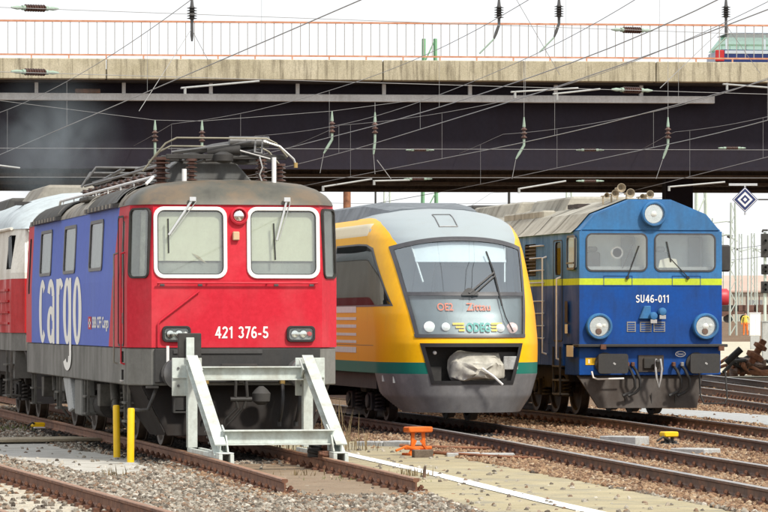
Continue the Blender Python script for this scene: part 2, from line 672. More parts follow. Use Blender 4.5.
dust_poly = [tuple(gnd(*q)[:2]) for q in ((-40, 441), (40, 441), (62, 450), (100, 455), (138, 463), (150, 470), (122, 478), (80, 474), (-40, 450))]
sheet('dusty_pavement', wobble(dust_poly, 0.35, 0.12, 3), -0.176, 'path_dust', 'pale dusty pavement beside the two yellow posts')
PATH_L = [(9.3, 64), (9.62, 55), (9.5, 50), (9.15, 45), (8.85, 41), (8.4, 34)]
PATH_R = [(11.3, 34), (11.45, 41), (11.6, 46), (11.8, 52), (12.0, 58), (12.2, 64)]
sand_poly = PATH_L[::-1][:0] + PATH_L + PATH_R
sheet('sandy_path', wobble(sand_poly, 0.35, 0.1, 5), -0.176, 'path_sand', 'yellowish sandy walkway between the tracks')
bed_poly = [(7.75, 44.3), (8.85, 44.2), (9.2, 46.5), (9.4, 54), (7.95, 54)]
sheet('dirt_bed', wobble(bed_poly, 0.3, 0.06, 6), -0.168, 'dirt_bed', 'flat brown earth between the rail ends')
WL = [(10.75, 61), (10.62, 57.6), (10.4, 51), (10.15, 46), (9.98, 42.2), (9.86, 38)]
mb = MB()
vs, fs = [], []
for (x, y) in WL:
    vs += [(x - 0.115, y, -0.168), (x + 0.115, y, -0.168)]
mb.add(vs, [(2 * i, 2 * i + 1, 2 * i + 3, 2 * i + 2) for i in range(len(WL) - 1)])
tag(mb.build('white_line', 'line_white'), 'white painted line along the sandy walkway', None, None, 'structure')
walk_poly = [tuple(gnd(*q)[:2]) for q in ((640, 408.5), (710, 412.5), (800, 419), (800, 430), (710, 419.5), (640, 413.5))]
sheet('concrete_walkway', wobble(walk_poly, 0.6, 0.04, 8), -0.17, 'slab_grey', 'pale grey walkway right of the blue locomotive')
mb = MB()
mb.grid(lambda x, y: (x, y, ground_z(y) + 0.03), [34, 38, 46, 60, 80, 100], [133, 150, 170, 200, 230, 250])
mb.v = [(x + max(0, y - 140) * 0.02, y, z) for x, y, z in mb.v]
tag(mb.build('sand_yard', 'path_bright'), 'bright sandy yard beyond the scrap heap', None, None, 'structure')
for t_, lab in ((1, 'scrap heap'), (2, 'sandy yard')):
    cl = ([(60, 21.98), (82.6, 25.1), (93, 26.5), (150, 34.3)], [(80, 27.26), (102, 30.7), (116, 32.9), (150, 38.2)])[t_ - 1]
    ll = [(x - 1.9, y) for y, x in cl] + [(x + 1.9, y) for y, x in cl[::-1]]
    sheet('rusty_ballast_bed', wobble(ll, 1.2, 0.15, 40 + t_), -0.19 + 0.003 * t_, 'rust_bed', 'orange brown ballast bed of the track by the ' + lab)
oil_shade_beds = [(8.56, 55.0, 71.5), (14.42, 66.2, 84), (18.88, 71.6, 91)]  # beds painted dark for oil stain and for the shade under each vehicle
for k, (x, y0, y1) in enumerate(oil_shade_beds):
    sheet('oil_shade_track_bed', wobble([(x - 1.1, y0), (x + 1.1, y0), (x + 1.1, y1), (x - 1.1, y1)], 0.5, 0.12, 30 + k), -0.185, 'oil_shade_bed', 'track bed darkened by oil and painted-in shade under the ' + ('red locomotive', 'yellow railcar', 'blue locomotive')[k])


def in_poly(x, y, poly):
    c = False
    n = len(poly)
    j = n - 1
    for i in range(n):
        if (poly[i][1] > y) != (poly[j][1] > y) and x < (poly[j][0] - poly[i][0]) * (y - poly[i][1]) / (poly[j][1] - poly[i][1]) + poly[i][0]:
            c = not c
        j = i
    return c


# ------------------------------------------------------------------ railway tracks
TRACKS = [
    # centre line (y, x), rail start y, rail end y, near-detail end, rail material, head material, sleeper material, label
    ([(24, 4.83), (37, 4.42), (50, 4.0), (66, 3.5), (110, 2.1)], 24, 110, 62, 'rail_rust', 'rail_head_rust', 'sleeper_pale', 'rusty track in the front corner beside the pale pavement'),
    ([(40, 8.1), (44.6, 8.24), (48, 8.36), (53, 8.5), (60, 8.55), (150, 8.57)], 44.6, 150, 62, 'rail_rust', 'rail_head_rust', 'sleeper_dark', 'rusty dead-end track under the red and blue locomotive'),
    ([(24, 11.5), (35, 12.5), (41, 12.93), (48, 13.3), (55, 13.72), (62, 14.1), (68, 14.33), (76, 14.42), (150, 14.42)], 24, 150, 78, 'rail_dark', 'rail_head', 'sleeper_dark', 'curving track running under the yellow railcar'),
    ([(40, 16.1), (50, 16.95), (58, 17.65), (66, 18.35), (73, 18.78), (80, 18.86), (150, 18.86)], 40, 150, 84, 'rail_dark', 'rail_head', 'sleeper_dark', 'track running under the blue locomotive'),
    ([(50, 20.6), (82.6, 25.1), (93, 26.5), (150, 34.3), (200, 41)], 60, 200, 100, 'rail_dark', 'rail_head', 'sleeper_dark', 'track in front of the scrap heap'),
    ([(70, 25.7), (102, 30.7), (116, 32.9), (200, 46)], 80, 200, 100, 'rail_dark', 'rail_head', 'sleeper_dark', 'track just behind the scrap heap'),
]
RAIL_PROF = [(-0.075, -0.172), (-0.075, -0.162), (-0.02, -0.142), (-0.009, -0.12), (-0.009, -0.05), (-0.036, -0.036), (-0.036, -0.008), (-0.028, 0.0),
             (0.028, 0.0), (0.036, -0.008), (0.036, -0.036), (0.009, -0.05), (0.009, -0.12), (0.02, -0.142), (0.075, -0.162), (0.075, -0.172)]


def smooth_line(pts, y):
    # quadratic-ish smoothing of the polyline by averaging
    return sum(interp(y + d, pts) for d in (-4, -2, 0, 2, 4)) / 5


def track_pt(t, y, off=0.0):
    pts = TRACKS[t][0]
    x = smooth_line(pts, y)
    dx = (smooth_line(pts, y + 0.5) - smooth_line(pts, y - 0.5))
    a = math.atan2(dx, 1.0)
    return Vector((x + off * math.cos(a), y - off * math.sin(a), 0)), a


sl = MB()
sl.bx(-1.27, 1.27, -0.12, 0.12, -0.36, -0.178)
SLEEPER = sl.build('sleeper_master', 'sleeper_pale', bevel=0.02)
fa = MB()
fa.bx(-0.17, 0.17, -0.075, 0.075, -0.178, -0.163)
for s in (-1, 1):
    fa.box((s * 0.095, 0, -0.145), (0.07, 0.08, 0.03), Matrix.Rotation(s * 0.25, 3, 'Y'))
    fa.cyl((s * 0.1, 0, -0.16), (s * 0.1, 0, -0.085), 0.017, 6)
    fa.cyl((s * 0.1, 0, -0.125), (s * 0.1, 0, -0.1), 0.03, 6)
    fa.bx(s * 0.145 - 0.02, s * 0.145 + 0.02, -0.06, 0.06, -0.165, -0.135)
FASTENER = fa.build('fastener_master', 'fastener_rust')
for t, (cl, y0, y1, yd, rm, hm, sm, label) in enumerate(TRACKS):
    root = thing('railway_track', (0, 0, 0), 0, label, 'railway track', 'railway tracks of the yard')
    for s in (-1, 1):
        mb = MB()
        rings = []
        y = y0
        while y <= y1 + 1e-6:
            p, a = track_pt(t, y, 0)
            rings.append([(p.x + (s * 0.7535 + u) * math.cos(a), p.y - (s * 0.7535 + u) * math.sin(a), z) for u, z in RAIL_PROF])
            y += 1.0 if y < 80 else 5.0
        n = len(RAIL_PROF)
        fs, ms = [], []
        for i in range(len(rings) - 1):
            for k in range(n):
                fs.append((i * n + k, i * n + (k + 1) % n, (i + 1) * n + (k + 1) % n, (i + 1) * n + k))
                ms.append(1 if k in (6, 7, 8) else 0)
        fs += [tuple(range(n)), tuple((len(rings) - 1) * n + k for k in range(n))]
        ms += [0, 0]
        mb.v = [q for r_ in rings for q in r_]
        mb.f, mb.m = fs, ms
        mb.build('rail', [rm, hm], root)
    meslp = SLEEPER.data.copy()
    meslp.materials.clear()
    meslp.materials.append(MATS[sm])
    y = y0 + 0.25
    while y < yd:
        p, a = track_pt(t, y)
        o = bpy.data.objects.new('sleeper', meslp)
        C.objects.link(o)
        o.parent = root
        o.location = (p.x + random.uniform(-0.02, 0.02), p.y, 0)
        o.rotation_euler = (0, 0, -a + random.uniform(-0.01, 0.01))
        for s in (-1, 1):
            q, _ = track_pt(t, y, s * 0.7535)
            share(FASTENER, 'fastener', root, (q.x, q.y, 0), (0, 0, -a))
        y += 0.62
bpy.data.objects.remove(SLEEPER)
bpy.data.objects.remove(FASTENER)

# ------------------------------------------------------------------ ballast stones: points that carry a stone each
def stones(name, pts, mat, label, smin, smax, z=-0.192):
    me = bpy.data.meshes.new(name)
    me.from_pydata([(x, y, z + random.uniform(-0.015, 0.022)) for x, y in pts], [], [])
    me.materials.append(MATS[mat])
    o = bpy.data.objects.new(name, me)
    C.objects.link(o)
    tag(o, label, None, None, 'stuff')
    ng = bpy.data.node_groups.new(name + '_scatter', 'GeometryNodeTree')
    ng.interface.new_socket('Geometry', in_out='INPUT', socket_type='NodeSocketGeometry')
    ng.interface.new_socket('Geometry', in_out='OUTPUT', socket_type='NodeSocketGeometry')
    gi = ng.nodes.new('NodeGroupInput')
    go = ng.nodes.new('NodeGroupOutput')
    m2p = ng.nodes.new('GeometryNodeMeshToPoints')
    ico = ng.nodes.new('GeometryNodeMeshIcoSphere')
    ico.inputs['Subdivisions'].default_value = 2
    sp = ng.nodes.new('GeometryNodeSetPosition')
    rv = ng.nodes.new('FunctionNodeRandomValue')
    rv.data_type = 'FLOAT_VECTOR'
    rv.inputs[0].default_value = (-0.24,) * 3
    rv.inputs[1].default_value = (0.24,) * 3
    ng.links.new(ico.outputs[0], sp.inputs['Geometry'])
    ng.links.new(rv.outputs[0], sp.inputs['Offset'])
    smt = ng.nodes.new('GeometryNodeSetMaterial')
    smt.inputs['Material'].default_value = MATS[mat]
    ng.links.new(sp.outputs[0], smt.inputs[0])
    iop = ng.nodes.new('GeometryNodeInstanceOnPoints')
    rr = ng.nodes.new('FunctionNodeRandomValue')
    rr.data_type = 'FLOAT_VECTOR'
    rr.inputs[0].default_value = (0, 0, 0)
    rr.inputs[1].default_value = (6.28, 6.28, 6.28)
    rs = ng.nodes.new('FunctionNodeRandomValue')
    rs.data_type = 'FLOAT_VECTOR'
    rs.inputs[0].default_value = (smin,) * 3
    rs.inputs[1].default_value = (smax,) * 3
    ng.links.new(gi.outputs[0], m2p.inputs[0])
    ng.links.new(m2p.outputs[0], iop.inputs['Points'])
    ng.links.new(smt.outputs[0], iop.inputs['Instance'])
    ng.links.new(rr.outputs[0], iop.inputs['Rotation'])
    ng.links.new(rs.outputs[0], iop.inputs['Scale'])
    ng.links.new(iop.outputs[0], go.inputs[0])
    md = o.modifiers.new('scatter', 'NODES')
    md.node_group = ng
    return o


def scatter():
    grey, rust, oil_shade = [], [], []
    rnd = random.Random(11)
    polys = [dust_poly, sand_poly, walk_poly, bed_poly]
    for d0, d1, dens in ((35, 46, 420), (46, 56, 300), (56, 70, 170), (70, 92, 65)):
        w0, w1 = 0.108 * d0 + 1.0, 0.108 * d1 + 1.0
        n = int((d1 - d0) * (w0 + w1) * dens)
        for _ in range(n):
            d = rnd.uniform(d0, d1)
            xc = rnd.uniform(-1, 1) * (0.108 * d + 1.0)
            x, y = xc * CT + d * ST, -xc * ST + d * CT
            if any(in_poly(x, y, p) for p in polys) and rnd.random() > 0.022:
                continue
            t0 = track_pt(0, y)[0].x
            if abs(x - t0) < 1.3:
                if ((y - 24.25) / 0.62 + 0.22) % 1.0 < 0.44 and rnd.random() > 0.02 or rnd.random() < 0.85:
                    continue
            if any(abs(x - ox) < 1.15 + rnd.gauss(0, 0.12) and y > oy0 - 0.3 + rnd.gauss(0, 0.3) and y < oy1 for ox, oy0, oy1 in oil_shade_beds):
                oil_shade.append((x, y))
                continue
            if min(abs(abs(x - track_pt(q_, y)[0].x) - 0.75) for q_ in (0, 1)) < 0.45 and y > 44 and rnd.random() < 0.45:
                rust.append((x, y))
                continue
            if x > 11.7 + 0.02 * (y - 50) or (x > 9.4 and y > 60):
                rust.append((x, y))
            else:
                grey.append((x, y))
    for _ in range(2600):
        d = rnd.uniform(92, 128)
        x_ = rnd.uniform(0.074, 0.105) * d
        rust.append((x_ * CT + d * ST, -x_ * ST + d * CT))
    stones('oil_shade_ballast_stones', oil_shade, 'stone_oil_shade', 'ballast stones blackened by oil and painted-in shade under the vehicles', 0.018, 0.045)
    stones('ballast_stones', grey, 'stone_grey', 'grey and rust flecked ballast stones round the red locomotive', 0.015, 0.041)
    stones('rusty_ballast_stones', rust, 'stone_rust', 'orange brown ballast stones round the curving tracks', 0.015, 0.042)


scatter()

# ------------------------------------------------------------------ road bridge across the tracks
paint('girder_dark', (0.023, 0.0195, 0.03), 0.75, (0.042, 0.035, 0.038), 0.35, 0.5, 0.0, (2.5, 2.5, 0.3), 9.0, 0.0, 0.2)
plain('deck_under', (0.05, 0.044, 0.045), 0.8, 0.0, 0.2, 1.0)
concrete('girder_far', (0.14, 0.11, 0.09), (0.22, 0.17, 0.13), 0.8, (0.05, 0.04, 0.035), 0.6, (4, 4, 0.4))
paint('duct_grey', (0.7, 0.72, 0.72), 0.5, (0.16, 0.14, 0.12), 0.2)
rusty('railing_rust', [(0.42, 0.16, 0.08), (0.55, 0.25, 0.14), (0.6, 0.36, 0.25)], 0.6, 5.0)
plain('baluster_pale', (0.34, 0.33, 0.32), 0.6, 0.0, 0.1)
BR = thing('road_bridge', (21.1, 109, 0), R(-5.85), 'long road bridge with concrete edge beam and dark steel girders over the tracks', 'bridge')
L0, L1 = -46, 46
mb = MB()
for k in range(12):                                   # edge beam in lengths with open joints
    a = L0 + k * 7.66
    mb2 = MB()
    mb2.prism([(0, 8.45), (0.45, 8.45), (0.45, 9.0), (0.02, 9.02)], a + 0.012, a + 7.66 - 0.012, 'x')
    mb2.build('edge_beam', 'bridge_concrete', BR, bevel=0.02)
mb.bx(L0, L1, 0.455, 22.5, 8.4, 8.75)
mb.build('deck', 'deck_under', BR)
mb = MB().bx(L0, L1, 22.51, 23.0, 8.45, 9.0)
mb.build('edge_beam', 'bridge_concrete', BR)
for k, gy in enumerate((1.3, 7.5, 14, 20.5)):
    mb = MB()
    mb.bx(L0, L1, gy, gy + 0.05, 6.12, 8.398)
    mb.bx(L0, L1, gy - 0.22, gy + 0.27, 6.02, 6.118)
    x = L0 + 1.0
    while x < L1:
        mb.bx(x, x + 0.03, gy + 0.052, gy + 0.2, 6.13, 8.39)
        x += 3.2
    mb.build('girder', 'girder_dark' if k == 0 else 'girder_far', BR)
for k in range(15):                                   # cross beams under the deck
    mb = MB().bx(L0 + 2 + k * 6.2, L0 + 2.25 + k * 6.2, 1.6, 22, 7.4, 8.39)
    mb.build('cross_beam', 'deck_under', BR)
mb = MB()
mb.bx(L0, 9.4, 0.72, 0.98, 7.9, 8.1)
mb.build('cable_duct', 'duct_grey', BR, bevel=0.01)
x = L0 + 2.5
while x < 9:
    mb = MB().bx(x - 0.05, x + 0.05, 0.76, 0.94, 8.102, 8.395)
    mb.build('duct_hanger', 'duct_grey', BR)
    x += 2.42
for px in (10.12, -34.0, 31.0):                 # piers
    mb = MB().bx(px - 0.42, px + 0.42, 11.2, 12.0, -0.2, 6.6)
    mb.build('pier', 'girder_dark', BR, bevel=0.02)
for z, r in ((10.06, 0.026), (9.13, 0.022)):
    mb = MB().bx(L0, L1, 0.2 - r, 0.2 + r, z - r, z + r)
    mb.build('handrail', 'railing_rust', BR)
bal = MB().bx(-0.0105, 0.0105, -0.0105, 0.0105, 9.153, 10.033).build('baluster', 'baluster_pale', BR)
bal.location = (-18, 0.2, 0)
x = -18 + 0.245
while x < 18:
    share(bal, 'baluster', BR, (x, 0.2, 0))
    x += 0.245
pst = MB().bx(-0.02, 0.02, -0.02, 0.02, 9.0, 9.107).build('rail_post', 'railing_rust', BR)
pst.location = (-18, 0.2, 0)
x = -18 + 1.03
while x < 18:
    share(pst, 'rail_post', BR, (x, 0.2, 0))
    x += 1.03
box = MB().bx(-0.35, 0.35, -0.2, 0.2, 8.101, 8.22)
ob = box.build('junction_box', 'rail_dark', BR, bevel=0.02)
ob.location = (-8.2, 0.86, 0)

# ------------------------------------------------------------------ shared railway materials and parts
paint('red_paint', (0.60, 0.028, 0.05), 0.4, (0.16, 0.05, 0.045), 0.2)
paint('blue_paint', (0.12, 0.14, 0.47), 0.45, (0.16, 0.16, 0.26), 0.35)
paint('under_grey', (0.2, 0.2, 0.185), 0.55, (0.08, 0.075, 0.065), 0.35)
paint('beam_grey', (0.05, 0.05, 0.05), 0.5, (0.05, 0.045, 0.04), 0.35)
paint('plow_grey', (0.075, 0.075, 0.075), 0.5, (0.06, 0.055, 0.05), 0.4)
rusty('roof_brown', [(0.16, 0.14, 0.115), (0.27, 0.25, 0.21), (0.38, 0.33, 0.26)], 0.6, 1.6, 0, 0.1)
rusty('roof_front', [(0.045, 0.044, 0.036), (0.085, 0.083, 0.066), (0.15, 0.11, 0.07), (0.07, 0.068, 0.06)], 0.5, 1.2, 0, 0.08)
paint('roof_beige', (0.3, 0.28, 0.24), 0.6, (0.12, 0.1, 0.08), 0.4)
paint('roof_panel', (0.06, 0.06, 0.058), 0.55, (0.2, 0.18, 0.15), 0.25)
paint('plough_soot', (0.02, 0.0175, 0.017), 0.7, (0.045, 0.036, 0.03), 0.4, 2.0, spec=0.2)
paint('roof_cabinet', (0.15, 0.155, 0.155), 0.6, (0.07, 0.06, 0.05), 0.35, 2.0)
plain('white_paint', (0.8, 0.8, 0.79), 0.4, 0, 0.05)
plain('lettering_white', (0.82, 0.82, 0.8), 0.5, 0, 0.05)
plain('lettering_cream', (0.92, 0.92, 0.86), 0.5, 0, 0.05)
plain('black_rubber', (0.02, 0.02, 0.021), 0.55, 0, 0.2)
plain('blackened', (0.032, 0.03, 0.028), 0.6, 0, 0.35, 5)
rusty('bogie_grime', [(0.014, 0.013, 0.012), (0.034, 0.03, 0.026), (0.065, 0.055, 0.043)], 0.75, 4.0)
rusty('bogie_grey', [(0.05, 0.047, 0.042), (0.1, 0.095, 0.082), (0.18, 0.165, 0.14)], 0.75, 4.0)
rusty('wheel_steel', [(0.035, 0.028, 0.022), (0.075, 0.056, 0.042), (0.12, 0.09, 0.065)], 0.6, 5.0)
plain('steel', (0.55, 0.55, 0.54), 0.35, 0.7, 0.12)
plain('dark_steel', (0.16, 0.16, 0.16), 0.45, 0.5, 0.2)
plain('alu', (0.72, 0.73, 0.72), 0.3, 0.85, 0.06)
rusty('insulator', [(0.05, 0.026, 0.02), (0.09, 0.045, 0.034), (0.14, 0.075, 0.058)], 0.35, 6.0, 0, 0.05)
plain('blind_cream', (0.6, 0.595, 0.5), 0.8, 0, 0.05, 1.0)
plain('cab_grey', (0.25, 0.26, 0.26), 0.7, 0, 0.2, 3)
plain('cab_lining', (0.3, 0.28, 0.22), 0.8, 0, 0.3, 4)
plain('cab_dark', (0.06, 0.06, 0.06), 0.7, 0, 0.2, 3)
plain('curtain', (0.42, 0.42, 0.38), 0.9, 0, 0.3, 7)
plain('lamp_lens', (0.85, 0.87, 0.86), 0.16, 1.0, 0.12, 10)
plain('lamp_white', (0.85, 0.85, 0.82), 0.25, 0.2, 0.04)
plain('lamp_red', (0.5, 0.02, 0.02), 0.2, 0, 0.1)
plain('yellow_paint', (0.78, 0.6, 0.02), 0.45, 0, 0.1, 4)
plain('beige_box', (0.6, 0.42, 0.26), 0.5, 0, 0.1)
plain('pan_grey', (0.25, 0.25, 0.25), 0.45, 0.4, 0.15)
plain('strip_tan', (0.2, 0.185, 0.14), 0.5, 0.3, 0.2)
plain('brass', (0.6, 0.42, 0.16), 0.35, 0.8, 0.1)
glass('cab_glass', (0.93, 0.96, 0.93), 0.12)
glass('side_glass', (0.55, 0.6, 0.57), 0.3)
glass('lamp_glass', (0.98, 0.99, 0.98), 0.06, 0.02, (1, 1, 1), 0.02)

_wheel_cache = {}


def wheel_mesh(r, mat='wheel_steel'):
    k = (round(r, 3), mat)
    if k not in _wheel_cache:
        mb = MB()
        mb.lathe([(0.06, -0.1), (0.14, -0.1), (0.15, -0.02), (r - 0.1, -0.015), (r - 0.07, -0.06), (r - 0.005, -0.068), (r, 0.055), (r + 0.028, 0.062), (r + 0.024, 0.082), (r - 0.07, 0.085), (r - 0.1, 0.02), (0.15, 0.03), (0.14, 0.09), (0.06, 0.09)], (0, 0, 0), (1, 0, 0), 36)
        o = mb.build('wheel', mat, smooth=35)
        _wheel_cache[k] = o.data
        bpy.data.objects.remove(o)
    return _wheel_cache[k]


def put_wheel(parent, x, y, z, me, side):
    o = bpy.data.objects.new('wheel', me)
    C.objects.link(o)
    o.parent = parent
    o.location = (x, y, z)
    o.rotation_euler = (0, 0, 0 if side < 0 else math.pi)
    return o


def coil(mb, c, r, h, turns, wr, n=8):
    pts = []
    k = int(turns * n)
    for i in range(k + 1):
        a = 2 * math.pi * i / n
        pts.append((c[0] + r * math.cos(a), c[1] + r * math.sin(a), c[2] + h * i / k))
    mb.tube(pts, wr, 5)


def bogie(root, yc, wb, r, axles=2, fm='bogie_grime', half=0.98, em='bogie_grey'):
    mb = MB()
    n = axles
    ys = [yc + wb * (i - (n - 1) / 2) for i in range(n)]
    y0, y1 = ys[0] - 0.65, ys[-1] + 0.65
    for s in (-1, 1):
        prof = [(y0, 0.62), (y0 + 0.35, 0.74), (ys[0] + 0.45, 0.74), (ys[0] + 0.75, 0.5), (ys[-1] - 0.75, 0.5), (ys[-1] - 0.45, 0.74), (y1 - 0.35, 0.74), (y1, 0.62),
                (y1, 0.82), (ys[-1] - 0.3, 0.96), (ys[0] + 0.3, 0.96), (y0, 0.82)]
        mb.prism(prof, s * half - 0.07, s * half + 0.07, 'x')
    mb.bx(-half + 0.071, half - 0.071, y0 + 0.05, y0 + 0.2, 0.62, 0.8)
    mb.bx(-half + 0.071, half - 0.071, y1 - 0.2, y1 - 0.05, 0.62, 0.8)
    mb.bx(-half + 0.071, half - 0.071, yc - 0.3, yc + 0.3, 0.45, 0.85)
    b = mb.build('bogie', fm, root, bevel=0.015)
    wm = wheel_mesh(r)
    for y in ys:
        ax = MB().cyl((-0.68, y, r), (0.68, y, r), 0.085, 10)
        ax.build('axle', fm, b)
        for s in (-1, 1):
            put_wheel(b, s * 0.745, y, r, wm, s)
            ab = MB()
            ab.bx(s * half - 0.14, s * half + 0.14, y - 0.19, y + 0.19, r - 0.2, r + 0.12)
            ab.cyl((s * (half + 0.14), y, r - 0.03), (s * (half + 0.19), y, r - 0.03), 0.13, 14)
            ab.build('axle_box', em if s < 0 else fm, b, bevel=0.015)
            for d in (-0.34, 0.34):
                sp = MB()
                coil(sp, (s * half, y + d, r - 0.16), 0.085, 0.3, 4.5, 0.018)
                sp.cyl((s * half, y + d, r - 0.2), (s * half, y + d, r - 0.16), 0.11, 12)
                sp.build('spring', em, b, smooth=40)
        for d in (-1, 1):
            for s in (-1, 1):
                yy = y + d * (r + 0.06)
                MB().box((s * 0.745, yy, r), (0.09, 0.07, 0.34)).build('brake_shoe', fm, b)
    return b


def insulator_stack(mb, p, h, r, n=5, axis=(0, 0, 1)):
    prof = [(r * 0.45, 0)]
    for k in range(n):
        a, c = h * k / n, h / n
        prof += [(r * 0.45, a + c * 0.15), (r, a + c * 0.3), (r, a + c * 0.42), (r * 0.5, a + c * 0.7)]
    prof.append((r * 0.45, h))
    mb.lathe(prof, p, axis, 12)


def hose(mb, p0, p1, sag, r=0.022, n=9, out=0.0):
    p0, p1 = Vector(p0), Vector(p1)
    pts = []
    for i in range(n):
        t = i / (n - 1)
        q = p0.lerp(p1, t)
        q.z -= sag * 4 * t * (1 - t)
        q.y -= out * 4 * t * (1 - t)
        pts.append(q)
    mb.tube(pts, r, 7)


def buffer_pair(root, z, xs, y_face, y_beam, disc, mat='blackened', dm='dark_steel'):
    for s in xs:
        mb = MB()
        mb.lathe([(0.2, 0), (0.2, 0.04), (0.15, 0.05), (0.14, (y_beam - y_face) * 0.55)], (s, y_beam, z), (0, -1, 0), 20)
        mb.cyl((s, y_beam - (y_beam - y_face) * 0.5, z), (s, y_face + 0.03, z), 0.095, 16)
        b = mb.build('buffer', mat, root, smooth=35)
        dd = MB()
        if disc == 'round':
            dd.lathe([(0.05, 0.0), (0.15, 0.006), (0.225, 0.028), (0.23, 0.045), (0.1, 0.05)], (s, y_face, z), (0, 1, 0), 28)
        else:
            dd.prism(rrect(s, z, disc[0], disc[1], 0.05), y_face, y_face + 0.05, 'y')
        dd.build('buffer_head', dm, b, smooth=35)


# ------------------------------------------------------------------ red and blue electric locomotive
EL = thing('electric_locomotive', (8.566, 55.03, 0), 0, 'red and blue electric cargo locomotive numbered 421 376-5 at the buffer stop', 'locomotive')
LEN = 14.65


def outline(z):
    t = clampi(z, [(2.36, 0.0), (3.42, 1.0)])
    i, l = 0.05 * t, 0.06 * t
    f, w = 1.2 - 0.03 * t, 1.485 - i
    return [(-f, l), (f, l), (w, 0.45 + l * 0.5), (w, LEN - 0.45 - l * 0.5), (f, LEN - l), (-f, LEN - l), (-w, LEN - 0.45 - l * 0.5), (-w, 0.45 + l * 0.5)]


mb = MB()
zs = [1.417, 2.36, 3.42]
n = 8
for z in zs:
    mb.v += [(x, y, z) for x, y in outline(z)]
for j in range(2):
    for i in range(n):
        mb.f.append((j * n + i, j * n + (i + 1) % n, (j + 1) * n + (i + 1) % n, (j + 1) * n + i))
mb.f += [tuple(range(n - 1, -1, -1)), tuple(range(2 * n, 3 * n))]
mb.m = [0] * len(mb.f)


def livery_mat():
    m, nt, b = principled('cargo_livery')
    for src in ('red_paint', 'blue_paint'):
        pass
    tc = nd(nt, 'ShaderNodeTexCoord')
    sx = nd(nt, 'ShaderNodeSeparateXYZ')
    nt.links.new(tc.outputs['Object'], sx.inputs[0])

    def m2(op, a, c):
        q = nd(nt, 'ShaderNodeMath', operation=op)
        for i, w in enumerate((a, c)):
            if isinstance(w, (int, float)):
                q.inputs[i].default_value = w
            else:
                nt.links.new(w, q.inputs[i])
        return q.outputs[0]
    # the blue side panel starts behind the cab door and leans back towards the sill
    lean = m2('MULTIPLY', m2('SUBTRACT', 3.42, sx.outputs['Z']), 0.46)
    a = m2('GREATER_THAN', sx.outputs['Y'], m2('ADD', lean, 1.62))
    c = m2('LESS_THAN', sx.outputs['Y'], 13.3)
    d = m2('GREATER_THAN', m2('ABSOLUTE', sx.outputs['X'], 0), 1.3)
    blue = m2('MULTIPLY', m2('MULTIPLY', a, c), d)
    n1 = noise(nt, 0.8, 6)
    n2 = noise(nt, 1.5, 5, 0.6, stretch=(2.6, 2.6, 0.4))
    n3 = noise(nt, 14, 4, 0.7)
    red = ramp(nt, n3.outputs[0], [(0.3, (0.53, 0.016, 0.032)), (0.7, (0.63, 0.026, 0.048))])
    blu = ramp(nt, n3.outputs[0], [(0.3, (0.06, 0.125, 0.53)), (0.7, (0.08, 0.15, 0.61))])
    col = mixrgb(nt, blue, red.outputs[0], blu.outputs[0])
    r1 = ramp(nt, n1.outputs[0], [(0.45, (0, 0, 0)), (0.62, (0.3, 0.3, 0.3)), (0.8, (0.38, 0.38, 0.38))])
    r2 = ramp(nt, n2.outputs[0], [(0.5, (0, 0, 0)), (0.8, (0.22, 0.22, 0.22))])
    fade = mixrgb(nt, blue, (0.62, 0.13, 0.14), (0.12, 0.2, 0.6))
    soot = mixrgb(nt, blue, (0.16, 0.03, 0.035), (0.06, 0.09, 0.3))
    col = mixrgb(nt, r1.outputs[0], col.outputs[0], fade.outputs[0])
    col = mixrgb(nt, r2.outputs[0], col.outputs[0], soot.outputs[0])
    nt.links.new(col.outputs[0], b.inputs['Base Color'])
    b.inputs['Roughness'].default_value = 0.45
    b.inputs['Specular IOR Level'].default_value = 0.16
    bump(nt, b, n1.outputs[0], 0.06, 0.03)
    return m


livery_mat()
body = mb.build('body', ['cargo_livery'], EL)
cut = []
# windscreen pockets, corner window pockets, side window pockets
for s in (-1, 1):
    k = MB().prism(rrect(s * 0.654, 2.875, 0.93, 0.90, 0.1), -0.3, 0.42, 'y').build('k', 'cab_grey')
    cut.append(k)
th = math.atan2(0.285, 0.45)
for s in (-1, 1):
    M = Matrix.Translation((s * 1.335, 0.24, 0)) @ Matrix.Rotation(s * (math.pi / 2 - th), 4, 'Z')
    k = MB()
    poly = rrect(0, 2.87, 0.40, 0.94, 0.07)
    k.prism(poly, -0.3, 0.2, 'y')
    k.v = [tuple(M @ Vector(q)) for q in k.v]
    cut.append(k.build('k', 'cab_grey'))
for y0, y1 in ((3.39, 5.02), (6.87, 8.48), (10.32, 12.03)):
    cut.append(MB().prism(rrect((y0 + y1) / 2, 2.905, y1 - y0, 0.73, 0.08), -1.8, -1.3, 'x').build('k', 'cab_grey'))
cut.append(MB().prism(rrect(1.08, 2.72, 0.26, 0.95, 0.05), -1.8, -1.32, 'x').build('k', 'cab_grey'))
cut.append(MB().prism(rrect(13.75, 2.72, 0.26, 0.95, 0.05), -1.8, -1.32, 'x').build('k', 'cab_dark'))
carve(body, cut)


def yf(z):                                           # front plane of the body at a height
    return 0.06 * clampi(z, [(2.36, 0.0), (3.42, 1.0)])


